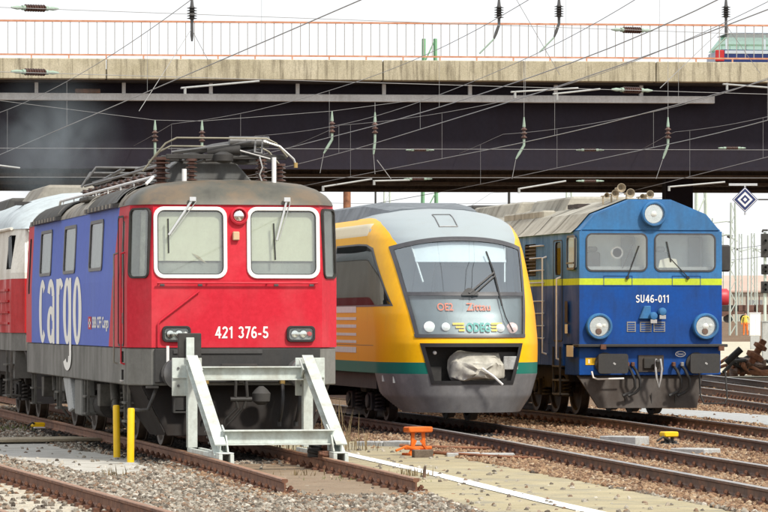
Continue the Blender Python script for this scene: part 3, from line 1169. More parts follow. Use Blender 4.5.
tilt = Matrix.Rotation(-math.atan2(0.06, 1.06), 4, 'X')
for s in (-1, 1):
    w = thing('windscreen', (s * 0.654, yf(2.875), 2.875), 0, None, None)
    w.parent = EL
    w.rotation_euler = (-math.atan2(0.06, 1.06), 0, 0)
    f = MB()
    ring_prism(f, rrect(0, 0, 1.03, 1.0, 0.14), rrect(0, 0, 0.925, 0.895, 0.1), -0.028, 0.012)
    f.build('window_frame', 'white_paint', w, bevel=0.006)
    f = MB()
    ring_prism(f, rrect(0, 0, 0.924, 0.894, 0.1), rrect(0, 0, 0.9, 0.87, 0.085), -0.014, 0.01)
    f.build('window_seal', 'black_rubber', w)
    MB().prism(rrect(0, 0, 0.9, 0.87, 0.085), -0.006, 0.0, 'y').build('pane', 'cab_glass', w)
    MB().bx(-0.44, 0.44, 0.05, 0.06, -0.25, 0.43).build('blind', 'blind_cream', w)
    d = MB().bx(-0.44, 0.44, 0.08, 0.3, -0.43, -0.27)
    d.box((0.1 * s, 0.1, -0.2), (0.22, 0.05, 0.12))
    d.build('control_desk', 'cab_grey', w)
    lf = MB().add([(0.02, 0.04, -0.14), (0.12, 0.042, -0.18), (0.24, 0.04, -0.29), (0.12, 0.041, -0.23)], [(0, 1, 2, 3)])
    if s < 0:
        lf.build('folded_map', 'plank_wood', w)
    # wiper
    wp = MB()
    if s < 0:
        a, c, e0, e1 = (0.03, -0.06, 0.6), (-0.31, -0.05, 0.1), (-0.315, -0.04, 0.33), (-0.31, -0.04, -0.15)
    else:
        a, c, e0, e1 = (0.05, -0.06, 0.6), (-0.1, -0.05, 0.03), (-0.14, -0.04, 0.27), (-0.12, -0.04, -0.24)
    wp.beam(a, c, 0.03, 0.02, (0, -1, 0))
    wp.box(a, (0.09, 0.06, 0.06))
    wp.beam((a[0] + 0.05, a[1], a[2] - 0.03), (c[0] + 0.03, c[1], c[2]), 0.012, 0.012, (0, -1, 0))
    wiper = wp.build('wiper_arm', 'alu', w, bevel=0.004)
    MB().beam(e0, e1, 0.018, 0.025, (0, -1, 0)).build('wiper_blade', 'black_rubber', w)
    M = Matrix.Translation((s * 1.335, 0.24, 0)) @ Matrix.Rotation(s * (math.pi / 2 - th), 4, 'Z')
    cw = thing('corner_window', (s * 1.335, 0.24, 2.87), 0, None, None)
    cw.parent = EL
    cw.rotation_euler = (-0.03, 0, s * (math.pi / 2 - th))
    f = MB()
    ring_prism(f, rrect(0, 0, 0.44, 0.98, 0.09), rrect(0, 0, 0.385, 0.925, 0.06), -0.022, 0.02)
    f.build('window_frame', 'blackened', cw)
    MB().prism(rrect(0, 0, 0.385, 0.925, 0.06), -0.004, 0.004, 'y').build('pane', 'cab_glass', cw)
    MB().bx(-0.1 if s < 0 else -0.19, 0.0 if s < 0 else -0.08, 0.1, 0.11, -0.45, 0.45).build('curtain', 'curtain', cw)
    MB().bx(0.0, 0.14, 0.13, 0.16, -0.46, -0.1).build('seat_back', 'cab_dark', cw)
    MB().bx(-0.2, 0.2, 0.17, 0.18, -0.46, 0.46).build('cab_lining', 'cab_lining', cw)
for y0, y1 in ((3.39, 5.02), (6.87, 8.48), (10.32, 12.03)):
    w = thing('side_window', (-1.456, (y0 + y1) / 2, 2.905), 0, None, None)
    w.parent = EL
    w.rotation_euler = (0, 0.047, 0)
    f = MB()
    ring_prism(f, rrect(0, 0, y1 - y0 + 0.03, 0.76, 0.1), rrect(0, 0, y1 - y0 - 0.12, 0.66, 0.07), -0.02, 0.015, 'x')
    f.build('window_frame', 'dark_steel', w)
    MB().prism(rrect(0, 0, y1 - y0 - 0.12, 0.66, 0.07), -0.004, 0.004, 'x').build('pane', 'side_glass', w)
    f = MB()
    nn = 26
    hw = (y1 - y0 - 0.1) / 2
    f.grid(lambda u, v: (0.05 + 0.012 * math.sin(u * 40), u, v), [(-hw + 2 * hw * i / nn) for i in range(nn + 1)], [-0.3, 0.3])
    f.build('curtain', 'curtain', w)

# roof
HW = [(1.0, 0.0), (0.985, 0.16), (0.93, 0.42), (0.84, 0.66), (0.7, 0.84), (0.45, 0.95), (0.2, 0.995), (0, 1)]
SEC = [(-a, h) for a, h in HW] + [(a, h) for a, h in HW[-2::-1]]


def roof_pt(u, v):                                     # u index along SEC, v along y
    a, h = SEC[u]
    e = min(v, LEN - v)
    w = clampi(e, [(0.03, 1.185), (0.07, 1.2), (0.2, 1.3), (0.45, 1.44), (0.6, 1.45)])
    k = clampi(e, [(0.03, 0.0), (0.06, 0.16), (0.12, 0.36), (0.2, 0.55), (0.32, 0.75), (0.48, 0.9), (0.68, 0.98), (0.95, 1.0)])
    return (a * w, v, 3.405 + h * 0.375 * k)


ya = [0.03, 0.06, 0.09, 0.12, 0.16, 0.2, 0.26, 0.32, 0.4, 0.48, 0.58, 0.68, 0.8, 0.95, 1.25]
mb = MB().grid(roof_pt, range(len(SEC)), ya)
mb.build('roof_hood', 'roof_front', EL, smooth=50)
mb = MB().grid(roof_pt, range(len(SEC)), [1.251, 3, 6, 9, 12, 13.4] + [LEN - q for q in ya[:-1][::-1]])
roof = mb.build('roof', 'roof_beige', EL, smooth=50)
mb = MB()
mb.grid(lambda u, v: tuple(Vector(roof_pt(u, v)) + Vector((SEC[u][0] * 0.03, 0, 0.03))), range(len(SEC)), [1.2, 1.3])
mb.build('roof_rib', 'roof_beige', roof, smooth=50)


def roof_panel(y0, y1):
    mb = MB()
    us = [0.8 + 0.45 * i for i in range(10)]
    nv = int((y1 - y0) / 0.06)

    def fn(u, v):
        i = min(int(u), len(SEC) - 2)
        t = u - i
        p = Vector(roof_pt(i, v)).lerp(Vector(roof_pt(i + 1, v)), t)
        off = 0.035 + 0.012 * math.sin(v * 52)
        return (p.x - off * 0.75, p.y, p.z + off * 0.7)
    mb.grid(fn, us, [y0 + (y1 - y0) * i / nv for i in range(nv + 1)])
    pn = mb.build('roof_panel', 'roof_panel', EL, smooth=60)
    k = 0
    y = y0
    while y < y1 - 0.2:
        MB().bx(-1.53, -1.44, y, y + 0.2, 3.405, 3.465).build('hinge_clip', 'black_rubber' if k % 2 == 0 else 'roof_beige', pn)
        y += 0.22
        k += 1
    for yy in (y0, y1):
        m3 = MB()
        m3.grid(lambda u, v: tuple(Vector(fn(u, v)) + Vector((-0.02, 0, 0.02))), us, [yy - 0.05, yy + 0.05])
        m3.build('panel_edge', 'roof_beige', pn, smooth=60)


roof_panel(1.75, 5.3)
roof_panel(9.15, 13.2)
mb = MB()
mb.bx(-1.33, -1.05, 6.5, 7.6, 3.64, 3.72)
mb.build('roof_hatch', 'roof_panel', roof, bevel=0.02)
mb = MB()
mb.tube([(-1.12, 1.2, 3.72), (-1.0, 1.3, 3.83), (-1.0, 13.2, 3.83), (-1.0, 13.4, 3.7)], 0.022, 8)
for k in range(8):
    mb.cyl((-1.0, 1.9 + k * 1.55, 3.66), (-1.0, 1.9 + k * 1.55, 3.83), 0.012, 6)
mb.build('roof_pipe', 'white_paint', roof, smooth=40)
# roof line insulators with the bus bar
ins = MB()
insulator_stack(ins, (0, 0, 0), 0.26, 0.075, 4)
ins.cyl((0, 0, -0.03), (0, 0, 0.0), 0.07, 10)
I0 = ins.build('roof_insulator', 'insulator', EL, smooth=50)
I0.location = (-0.62, 3.9, 3.76)
for k in range(1, 12):
    share(I0, 'roof_insulator', EL, (-0.62, 3.9 + k * 0.82, 3.76))
MB().tube([(-0.62, 3.0, 4.08), (-0.62, 12.9, 4.08)], 0.022, 8).build('bus_bar', 'dark_steel', EL, smooth=40)
mb = MB()
mb.tube([(-0.35, 4.6, 4.0), (-0.35, 5.0, 4.2), (-0.35, 8.2, 4.2), (-0.35, 9.2, 3.85)], 0.018, 6)
mb.build('bus_bar', 'dark_steel', EL, smooth=40)
mb = MB()
mb.prism([(-0.95, 3.74), (-0.55, 4.1), (0.25, 4.12), (0.55, 3.78)], 2.0, 3.3, 'y')
mb.build('roof_cabinet', 'roof_cabinet', EL, bevel=0.02)
ins = MB()
insulator_stack(ins, (0, 0, 0), 0.36, 0.14, 5)
ins.cyl((0, 0, -0.06), (0, 0, 0), 0.16, 12)
ins.cyl((0, 0, 0.36), (0, 0, 0.4), 0.13, 12)
B0 = ins.build('pantograph_insulator', 'insulator', EL, smooth=50)
B0.location = (-0.86, 1.55, 3.72)
for x, y in ((0.86, 1.55), (-0.5, 1.0), (0.5, 1.0)):
    share(B0, 'pantograph_insulator', EL, (x, y, 3.76 if abs(x) < 0.7 else 3.72), scale=(0.62, 0.62, 0.8))
MB().cyl((-0.62, 0.86, 3.75), (-0.62, 0.86, 3.93), 0.035, 10).build('vent_pipe', 'white_paint', EL, smooth=40)
# folded pantograph
pg = thing('pantograph', (0, 1.4, 4.06), 0, None, None)
pg.parent = EL
mb = MB()
for x in (-0.5, 0.5):
    mb.beam((x, -0.4, 0.05), (x, 1.5, 0.05), 0.07, 0.07)
for y in (-0.4, 0.5, 1.5):
    mb.beam((-0.86, y, 0.05), (0.86, y, 0.05), 0.07, 0.07)
mb.build('base_frame', 'blackened', pg, bevel=0.008)
mb = MB()
mb.tube([(-0.5, 0.2, 0.1), (-0.15, -0.15, 0.2), (0.35, -0.3, 0.27)], [0.05, 0.045, 0.05], 10)
mb.tube([(0.1, 1.4, 0.12), (0.25, 0.3, 0.2), (0.35, -0.3, 0.27)], [0.06, 0.06, 0.05], 10)
mb.cyl((0.05, -0.35, 0.27), (0.62, -0.35, 0.27), 0.075, 14)
mb.build('lower_arm', 'dark_steel', pg, smooth=40)
mb = MB()
mb.tube([(-0.7, -0.1, 0.12), (0.0, -0.35, 0.2), (0.3, -0.4, 0.29)], 0.026, 8)
mb.tube([(-0.55, 0.1, 0.02), (0.1, -0.3, 0.1), (0.5, -0.35, 0.16)], 0.022, 8)
mb.tube([(0.42, -0.4, 0.33), (0.4, -0.43, 0.12), (0.5, -0.43, 0.1), (0.52, -0.4, 0.33)], 0.02, 8)
mb.build('upper_arm', 'pan_grey', pg, smooth=40)
for dy, dz in ((-0.5, 0.31), (0.15, 0.22)):
    mb = MB()
    mb.tube([(-1.12, dy, dz - 0.36), (-1.02, dy, dz - 0.24), (-0.88, dy, dz - 0.08), (-0.72, dy, dz), (0.56, dy, dz), (0.7, dy, dz - 0.07), (0.86, dy, dz - 0.26)], 0.014, 8)
    mb.build('contact_strip', 'strip_tan', pg, smooth=40)
mb = MB()
mb.tube([(0.52, -0.5, 0.27), (0.75, -0.5, 0.2), (0.95, -0.5, 0.02), (0.98, -0.5, -0.06)], 0.017, 8)
hn = mb.build('horn', 'steel', pg, smooth=40)
MB().cyl((0.98, -0.5, -0.1), (0.98, -0.5, -0.03), 0.03, 10).build('horn_tip', 'brass', pg, smooth=40)
for a, c, rr in (((-0.75, -0.2, 0.12), (0.35, -0.45, 0.26), 0.02), ((-0.6, 0.3, 0.16), (0.45, -0.2, 0.2), 0.03), ((-0.8, 0.5, 0.08), (-0.1, -0.3, 0.02), 0.025), ((-0.3, -0.4, 0.0), (0.5, -0.42, 0.08), 0.03), ((0.1, -0.45, 0.16), (0.62, -0.45, 0.02), 0.018), ((-0.45, -0.3, -0.05), (0.2, -0.42, 0.2), 0.02)):
    MB().tube([a, c], rr, 8).build('linkage_rod', 'blackened' if rr > 0.02 else 'dark_steel', pg, smooth=40)
MB().cyl((-0.25, -0.3, 0.12), (0.2, -0.42, 0.15), 0.075, 12).build('air_cylinder', 'blackened', pg, smooth=40)
for q in ((-0.05, -0.45, -0.04), (0.25, -0.2, -0.05), (-0.35, 0.1, -0.02)):
    m3 = MB().lathe([(0.05, 0), (0.14, 0.03), (0.14, 0.12), (0.06, 0.16)], q, (0, 0, 1), 14)
    m3.build('spring_pot', 'blackened', pg, smooth=40)
m3 = MB()
m3.tube([(0.46, -0.5, 0.05), (0.5, -0.52, -0.1), (0.46, -0.5, -0.2), (0.5, -0.5, -0.32)], 0.012, 6)
m3.build('shunt_cable', 'steel', pg, smooth=40)
# rear pantograph, folded
mb = MB()
for x in (-0.5, 0.5):
    mb.beam((x, 10.4, 4.12), (x, 12.6, 4.12), 0.06, 0.06)
mb.tube([(-0.9, 10.2, 4.1), (-0.75, 10.2, 4.3), (0.75, 10.2, 4.3), (0.9, 10.2, 4.1)], 0.02, 8)
mb.tube([(-0.4, 12.4, 4.15), (-0.3, 10.2, 4.28)], 0.03, 8)
mb.tube([(-0.9, 11.0, 4.0), (-0.75, 11.0, 4.24), (0.75, 11.0, 4.24), (0.9, 11.0, 4.0)], 0.02, 8)
mb.build('rear_pantograph', 'dark_steel', EL, smooth=40)
MB().cyl((0.61, 0.55, 3.7), (0.61, 0.55, 4.09), 0.032, 12).build('antenna', 'white_paint', EL, smooth=40)

# front fittings
hl = thing('headlight', (0.03, 0.045, 3.25), 0, None, None)
hl.parent = EL
MB().lathe([(0.12, 0.02), (0.125, -0.05), (0.1, -0.06), (0.085, -0.02), (0.08, 0.0)], (0, 0, 0), (0, 1, 0), 24).build('rim', 'red_paint', hl, smooth=40)
MB().lathe([(0.078, -0.03), (0.05, -0.045), (0.01, -0.05)], (0, 0, 0), (0, 1, 0), 20).build('lens', 'lamp_lens', hl, smooth=40)
for x0, x1 in ((-1.05, -0.66), (0.7, 1.09)):
    c = (x0 + x1) / 2
    hl = thing('headlight', (c, 0, 1.605), 0, None, None)
    hl.parent = EL
    f = MB()
    ring_prism(f, rrect(0, 0, 0.40, 0.225, 0.06), rrect(0, 0, 0.33, 0.155, 0.04), -0.05, 0.0)
    f.build('bezel', 'black_rubber', hl, bevel=0.006)
    MB().prism(rrect(0, 0, 0.33, 0.155, 0.04), -0.008, -0.002, 'y').build('reflector', 'cab_grey', hl)
    for i, (dx, mt) in enumerate(((-0.085, 'lamp_lens'), (0.035, 'lamp_lens'), (0.125, 'lamp_red' if x0 > 0 else 'steel'))):
        MB().lathe([(0.066 if i < 2 else 0.036, -0.009), (0.05 if i < 2 else 0.03, -0.03), (0.012, -0.036)], (dx, 0, 0), (0, 1, 0), 18).build('lamp', mt, hl, smooth=40)
    MB().prism(rrect(0, 0, 0.33, 0.155, 0.04), -0.046, -0.042, 'y').build('cover_glass', 'lamp_glass', hl)
numerals('number', '421 376-5', 'lettering_white', EL, (-0.31, -0.001, 1.545), (1, 0, 0), (0, 0, 1), 0.75, 0.165)
mb = MB().tube([(-1.13, -0.05, 2.315), (1.13, -0.05, 2.315)], 0.013, 8)
for x in (-1.1, -0.42, 0.42, 1.1):
    mb.cyl((x, 0.0, 2.315), (x, -0.05, 2.315), 0.011, 6)
mb.build('grab_rail', 'red_paint', EL, smooth=40)
m3 = MB().tube([(-0.54, -0.03, 2.2), (-1.08, -0.03, 1.79), (-1.11, -0.03, 1.75), (-1.11, -0.03, 1.43)], 0.015, 8)
m3.build('front_pipe', 'red_paint', EL, smooth=50)
MB().bx(-0.06, 0.03, -0.03, 0.04, 2.91, 3.03).build('socket_box', 'beige_box', EL, bevel=0.01)
for x in (-0.52, 0.55, -1.05, 1.05):
    MB().bx(x - 0.03, x + 0.03, -0.012, 0.01, 2.27, 2.3).build('bracket', 'dark_steel', EL)
# cab door with hand rails on the visible side
dr = MB()
ring_prism(dr, rrect(1.08, 2.35, 0.62, 1.84, 0.08), rrect(1.08, 2.35, 0.56, 1.78, 0.06), -1.497, -1.485, 'x')
dr.build('door_seam', 'beam_grey', EL)
w = MB()
w.prism(rrect(1.08, 2.72, 0.25, 0.94, 0.05), -1.452, -1.447, 'x')
w.build('door_window', 'cab_glass', EL)
MB().bx(-1.40, -1.39, 0.97, 1.2, 2.25, 3.2).build('door_blind', 'blind_cream', EL)
for y in (0.68, 1.5):
    hb = MB().tube([(-1.485, y, 2.75), (-1.54, y, 2.73), (-1.54, y, 1.2), (-1.485, y, 1.18)], 0.014, 8)
    hb.build('hand_rail', 'red_paint' if y < 1 else 'roof_beige', EL, smooth=40)
MB().bx(-1.5, -1.486, 0.9, 0.98, 1.75, 1.9).build('door_handle', 'steel', EL)
# lettering on the blue side


def cargo_word():
    # five tall narrow letters drawn with round strokes; u runs towards the front of the locomotive
    UW, VH, U0, V0 = 6.15 / 3.62, 1.055, 12.05, 1.415
    lv = [0]

    def put(mb, pts, fs):
        lv[0] += 1
        x = -1.4895 - 0.0006 * lv[0]
        mb.add([(x, U0 - u * UW, V0 + v * VH) for u, v in pts], fs)

    def arc(mb, cx, cy, rx, ry, tx, ty, a0, a1, k=28):
        pts, fs = [], []
        for i in range(k + 1):
            a = R(lerp(a0, a1, i / k))
            pts += [(cx + rx * math.cos(a), cy + ry * math.sin(a)), (cx + (rx - tx) * math.cos(a), cy + (ry - ty) * math.sin(a))]
        put(mb, pts, [(2 * i, 2 * i + 1, 2 * i + 3, 2 * i + 2) for i in range(k)])

    def bar(mb, u0, u1, v0, v1):
        put(mb, [(u0, v0), (u1, v0), (u1, v1), (u0, v1)], [(0, 1, 2, 3)])
    T, H = 0.235, 0.12
    jobs = []
    mb = MB(); arc(mb, 0.33, 0.5, 0.33, 0.5, T, H, 48, 312); jobs.append(mb)
    mb = MB(); lv[0] = 0; o = 0.75
    arc(mb, o + 0.33, 0.72, 0.31, 0.28, T, H, 5, 165); bar(mb, o + 0.465, o + 0.64, 0.0, 0.74); arc(mb, o + 0.33, 0.29, 0.33, 0.29, T, H, 20, 340); jobs.append(mb)
    mb = MB(); lv[0] = 0; o = 1.56
    bar(mb, o, o + T, 0, 0.99); arc(mb, o + 0.33, 0.72, 0.3, 0.28, T, 0.11, 35, 170); jobs.append(mb)
    mb = MB(); lv[0] = 0; o = 2.13
    arc(mb, o + 0.34, 0.5, 0.34, 0.5, T, H, 0, 360); bar(mb, o + 0.505, o + 0.68, -0.18, 0.99); arc(mb, o + 0.34, -0.17, 0.34, 0.22, T, H, 205, 360); jobs.append(mb)
    mb = MB(); lv[0] = 0; o = 2.94
    arc(mb, o + 0.34, 0.5, 0.34, 0.5, T, H, 0, 360); jobs.append(mb)
    for mb in jobs:
        mb.build('lettering', 'lettering_cream', EL, fix=False)


cargo_word()
MB().bx(-1.492, -1.489, 4.62, 5.02, 1.66, 1.85).build('emblem', 'red_paint', EL)
em = MB().bx(-1.4945, -1.4925, 4.77, 4.87, 1.69, 1.82)
em.bx(-1.4945, -1.4925, 4.68, 4.96, 1.735, 1.775)
em.build('emblem_cross', 'lettering_white', EL)
text('lettering', 'SBB CFF Cargo', 'lettering_white', EL, (-1.489, 4.5, 1.63), (0, -1, 0), (0, 0, 1), 2.0, 0.22, 0.03)
# skirt, buffer beam and plough
mb = MB()
sk = [(-1.19, 0.015), (1.19, 0.015), (1.475, 0.46), (1.475, LEN - 0.46), (1.19, LEN - 0.015), (-1.19, LEN - 0.015), (-1.475, LEN - 0.46), (-1.475, 0.46)]
mb.prism(sk, 0.89, 1.41, 'z')
skirt = mb.build('skirt', 'under_grey', EL, bevel=0.015)
carve(skirt, [MB().bx(-1.6, -1.36, 0.9 + 0.0, 1.14, 1.2, 1.36).build('k', 'blackened'), MB().bx(-1.6, -1.36, 0.9, 1.14, 0.95, 1.1).build('k', 'blackened')])
for z in (1.205, 0.955):
    MB().bx(-1.5, -1.37, 0.9, 1.14, z - 0.02, z).build('foot_step', 'alu', EL)
mb = MB().bx(-1.16, 1.17, -0.03, 0.014, 0.93, 1.405)
mb.build('buffer_beam', 'beam_grey', EL, bevel=0.01)
MB().bx(-0.9, 0.35, -0.05, -0.031, 1.33, 1.385).build('cable_tray', 'plow_grey', EL, bevel=0.005)
mb = MB()
pl = [(-1.35, 0.3, 0.88), (1.35, 0.3, 0.88), (1.02, 0.02, 0.2), (-1.02, 0.02, 0.2)]
mb.add([(-1.3, 0.25, 0.885), (1.3, 0.25, 0.885), (1.3, 0.3, 0.885), (-1.3, 0.3, 0.885), (-0.98, 0.02, 0.19), (0.98, 0.02, 0.19), (0.98, 0.07, 0.19), (-0.98, 0.07, 0.19)],
       [(0, 1, 5, 4), (3, 7, 6, 2), (0, 4, 7, 3), (1, 2, 6, 5), (4, 5, 6, 7), (0, 3, 2, 1)])
for s in (-1, 1):
    mb.add([(s * 1.0, 0.03, 0.2), (s * 1.31, 0.26, 0.884), (s * 1.47, 0.9, 0.884), (s * 1.36, 0.9, 0.55), (s * 1.15, 0.55, 0.2)], [(0, 1, 2, 3, 4)])
mb.build('snow_plough', 'plough_soot', EL, bevel=0.008, solid=0.0)
buffer_pair(EL, 1.06, (-0.875, 0.875), -0.6, -0.03, 'round', 'plow_grey', 'dark_steel')
mb = MB()
mb.tube([(-0.3, -0.06, 1.03), (-0.22, -0.1, 1.17), (0.25, -0.1, 1.17), (0.33, -0.06, 1.03)], 0.025, 8)
mb.build('lifting_bar', 'blackened', EL, smooth=40)
mb = MB()
mb.bx(-0.09, 0.11, -0.2, -0.03, 0.95, 1.12)
mb.prism([(-0.03, 1.0), (-0.25, 1.02), (-0.32, 1.1), (-0.36, 1.06), (-0.3, 0.92), (-0.03, 0.94)], -0.03, 0.05, 'x')
mb.build('draw_hook', 'blackened', EL, bevel=0.01)
mb = MB()
for s in (-0.06, 0.08):
    mb.tube([(s, -0.28, 0.98), (s * 1.2, -0.3, 0.75), (s * 0.6, -0.28, 0.58)], 0.022, 8)
mb.cyl((-0.14, -0.29, 0.7), (0.16, -0.29, 0.7), 0.035, 10)
mb.tube([(-0.05, -0.28, 0.58), (-0.2, -0.22, 0.42), (-0.22, -0.2, 0.3), (-0.1, -0.22, 0.42), (0.03, -0.28, 0.58)], 0.02, 8)
mb.build('screw_coupling', 'blackened', EL, smooth=40)
for x, tap in ((-0.45, 'brass'), (-0.56, 'brass'), (0.62, 'brass'), (0.86, 'lamp_red'), (0.98, 'dark_steel')):
    mb = MB()
    hose(mb, (x, -0.1, 0.92), (x - 0.05, -0.12, 0.38), 0.0, 0.026, 10, 0.16)
    mb.cyl((x - 0.05, -0.12, 0.4), (x - 0.05, -0.12, 0.32), 0.035, 10)
    h = mb.build('brake_hose', 'black_rubber', EL, smooth=40)
    MB().box((x, -0.08, 0.94), (0.07, 0.12, 0.07)).build('tap', tap, h, bevel=0.01)
MB().lathe([(0.05, 0), (0.12, 0.05), (0.13, 0.16), (0.08, 0.22), (0.03, 0.26)], (0.32, -0.12, 0.62), (0, 0, 1), 14).build('horn_pot', 'plow_grey', EL, smooth=40)
mb = MB()
ring_prism(mb, rrect(-0.8, 0.66, 0.2, 0.3, 0.01), rrect(-0.8, 0.66, 0.15, 0.25, 0.01), -0.05, 0.1)
mb.bx(-0.87, -0.73, 0.0, 0.02, 0.55, 0.78)
mb.build('front_step', 'beam_grey', EL)
mb = MB()
mb.tube([(-1.14, -0.05, 0.86), (-1.2, -0.08, 0.7), (-1.26, -0.08, 0.56), (-1.36, -0.02, 0.55), (-1.44, 0.2, 0.56)], 0.025, 8)
mb.bx(-1.28, -1.12, -0.14, 0.02, 0.855, 0.885)
mb.build('shunter_step', 'blackened', EL)
MB().cyl((-0.98, -0.04, 1.2), (-0.98, -0.04, 1.44), 0.022, 8).build('white_post', 'white_paint', EL)
# bogies and the gear hung under the frame
bogie(EL, 3.35, 2.8, 0.63)
bogie(EL, 11.35, 2.8, 0.63)
mb = MB()
mb.bx(-1.42, -1.2, 6.5, 7.4, 0.32, 0.885)
mb.build('battery_box', 'under_grey', EL, bevel=0.02)
mb = MB()
mb.prism([(8.1, 0.885), (9.0, 0.885), (8.2, 0.34), (7.6, 0.4)], -1.43, -1.25, 'x')
mb.build('air_duct', 'slab_grey', EL, bevel=0.02)
mb = MB()
mb.cyl((-1.05, 5.6, 0.5), (-1.05, 7.9, 0.5), 0.2, 16)
mb.build('air_tank', 'bogie_grime', EL, smooth=40)
mb = MB().bx(-0.95, 0.95, 5.5, 9.2, 0.4, 0.88)
mb.build('transformer', 'bogie_grime', EL, bevel=0.02)
for y in (0.95, 5.75, 9.6, 13.5):
    st = MB()
    for yy in (y - 0.2, y + 0.2):
        st.bx(-1.44, -1.4, yy - 0.02, yy + 0.02, 0.36, 0.885)
    for z in (0.36, 0.62):
        st.bx(-1.47, -1.3, y - 0.2, y + 0.2, z, z + 0.03)
    st.build('ladder_step', 'bogie_grey', EL)
for y in (1.75, 4.95, 9.7, 12.9):
    sb = MB().prism([(y - 0.2, 0.84), (y + 0.2, 0.84), (y + 0.12, 0.5), (y - 0.12, 0.5)], -1.34, -1.1, 'x')
    sb.cyl((-1.15, y, 0.5), (-0.9, y - 0.1, 0.15), 0.025, 8)
    sb.build('sand_box', 'bogie_grey', EL, bevel=0.02)
for y in (2.6, 4.1, 10.6, 12.1):
    dm = MB().cyl((-1.18, y, 0.45), (-1.18, y + 0.25, 0.88), 0.05, 10)
    dm.cyl((-1.18, y + 0.1, 0.6), (-1.18, y + 0.25, 0.88), 0.07, 10)
    dm.build('damper', 'bogie_grey', EL, smooth=40)

# ------------------------------------------------------------------ buffer stop in front of the electric locomotive
paint('stop_white', (0.6, 0.66, 0.63), 0.5, (0.24, 0.19, 0.13), 0.4, 3.0)
BS = thing('buffer_stop', (8.6, 54.25, 0), 0, 'pale steel buffer stop with slanted braces at the rail ends', 'buffer stop')


def hbeam(p0, p1, w, h, t=0.016, up=(0, 0, 1)):
    """rolled I beam from p0 to p1: web and two flanges"""
    p0, p1 = Vector(p0), Vector(p1)
    d = (p1 - p0).normalized()
    u = Vector(up)
    s = d.cross(u).normalized()
    u = s.cross(d).normalized()
    mb = MB()
    mb.beam(p0 + u * (h / 2 - t / 2), p1 + u * (h / 2 - t / 2), w, t, up)
    mb.beam(p0 - u * (h / 2 - t / 2), p1 - u * (h / 2 - t / 2), w, t, up)
    mb.beam(p0, p1, t, h - 2 * t - 0.001, up)
    return mb


for s in (-1, 1):
    x = s * 0.855
    mb = MB().bx(x - 0.205, x + 0.205, -0.03, 0.0, 0.76, 1.28)
    p = mb.build('bumper_plate', 'stop_white', BS, bevel=0.006)
    MB().bx(x - 0.2, x + 0.2, -0.062, -0.032, 1.005, 1.02).build('plate_rib', 'stop_white', p)
    for dz in (0.9, 1.14):
        MB().cyl((x - 0.12, -0.03, dz), (x - 0.12, -0.045, dz), 0.018, 8).build('bolt', 'dark_steel', p)
    q = s * 0.8
    hbeam((q, -0.12, 0.06), (q, -0.12, 1.2), 0.13, 0.16, 0.014, (0, 1, 0)).build('post', 'stop_white', BS)
    br = hbeam((q, -0.1, 1.24), (q, -2.72, 0.1), 0.15, 0.17, 0.016, (0, 0, 1)).build('brace', 'stop_white', BS)
    for k in range(4):
        y = -1.9 - k * 0.16
        MB().cyl((q - 0.085, y, 1.27 + y * 0.435 - 0.12), (q + 0.085, y, 1.27 + y * 0.435 - 0.12), 0.016, 8).build('bolt', 'dark_steel', br)
    ft = MB()
    ft.bx(s * 0.755 - 0.1, s * 0.755 - 0.05, -2.95, -0.05, -0.12, 0.055)
    ft.bx(s * 0.755 + 0.05, s * 0.755 + 0.1, -2.95, -0.05, -0.12, 0.055)
    ft.bx(s * 0.755 - 0.1, s * 0.755 + 0.1, -2.95, -2.05, 0.056, 0.075)
    ft.build('rail_shoe', 'stop_white', BS, bevel=0.006)
    gs = MB().prism([(-0.12, 0.95), (-0.12, 1.26), (-0.42, 1.12)], s * 0.7 - 0.01, s * 0.7 + 0.01, 'x')
    gs.build('gusset', 'stop_white', BS)
    g2 = MB().prism([(-2.2, 0.08), (-2.2, 0.42), (-2.55, 0.3), (-2.75, 0.08)], s * 0.7 - 0.01, s * 0.7 + 0.01, 'x')
    g2.build('gusset', 'stop_white', BS)
hbeam((-0.72, -0.2, 1.07), (0.72, -0.2, 1.07), 0.18, 0.19, 0.02).build('cross_beam', 'stop_white', BS, bevel=0.004)
hbeam((-0.74, -2.5, 0.26), (0.74, -2.5, 0.26), 0.2, 0.2, 0.02).build('cross_beam', 'stop_white', BS, bevel=0.004)
MB().bx(-0.7, 0.7, -1.55, -1.45, 0.26, 0.3).build('tie_bar', 'stop_white', BS)
MB().bx(-0.975, -0.655, -0.028, 0.04, 1.285, 1.62).build('rubber_pad', 'blackened', BS, bevel=0.01)
MB().bx(-0.87, -0.76, -0.08, -0.031, 1.25, 1.56).build('signal_stave', 'stop_white', BS, bevel=0.005)
for x, y, z in ((0.5, -2.35, 0.05), (0.62, -2.55, 0.02), (0.72, -2.2, 0.1), (0.56, -2.15, 0.12)):
    m3 = MB().box((x, y, z), (0.14, 0.16, 0.12), Matrix.Rotation(x * 3, 3, 'Z'))
    m3.cyl((x - 0.1, y - 0.08, z + 0.03), (x + 0.1, y - 0.06, z - 0.02), 0.025, 8)
    m3.build('rail_clamp', 'blackened' if x < 0.6 else 'fastener_rust', BS, bevel=0.01)

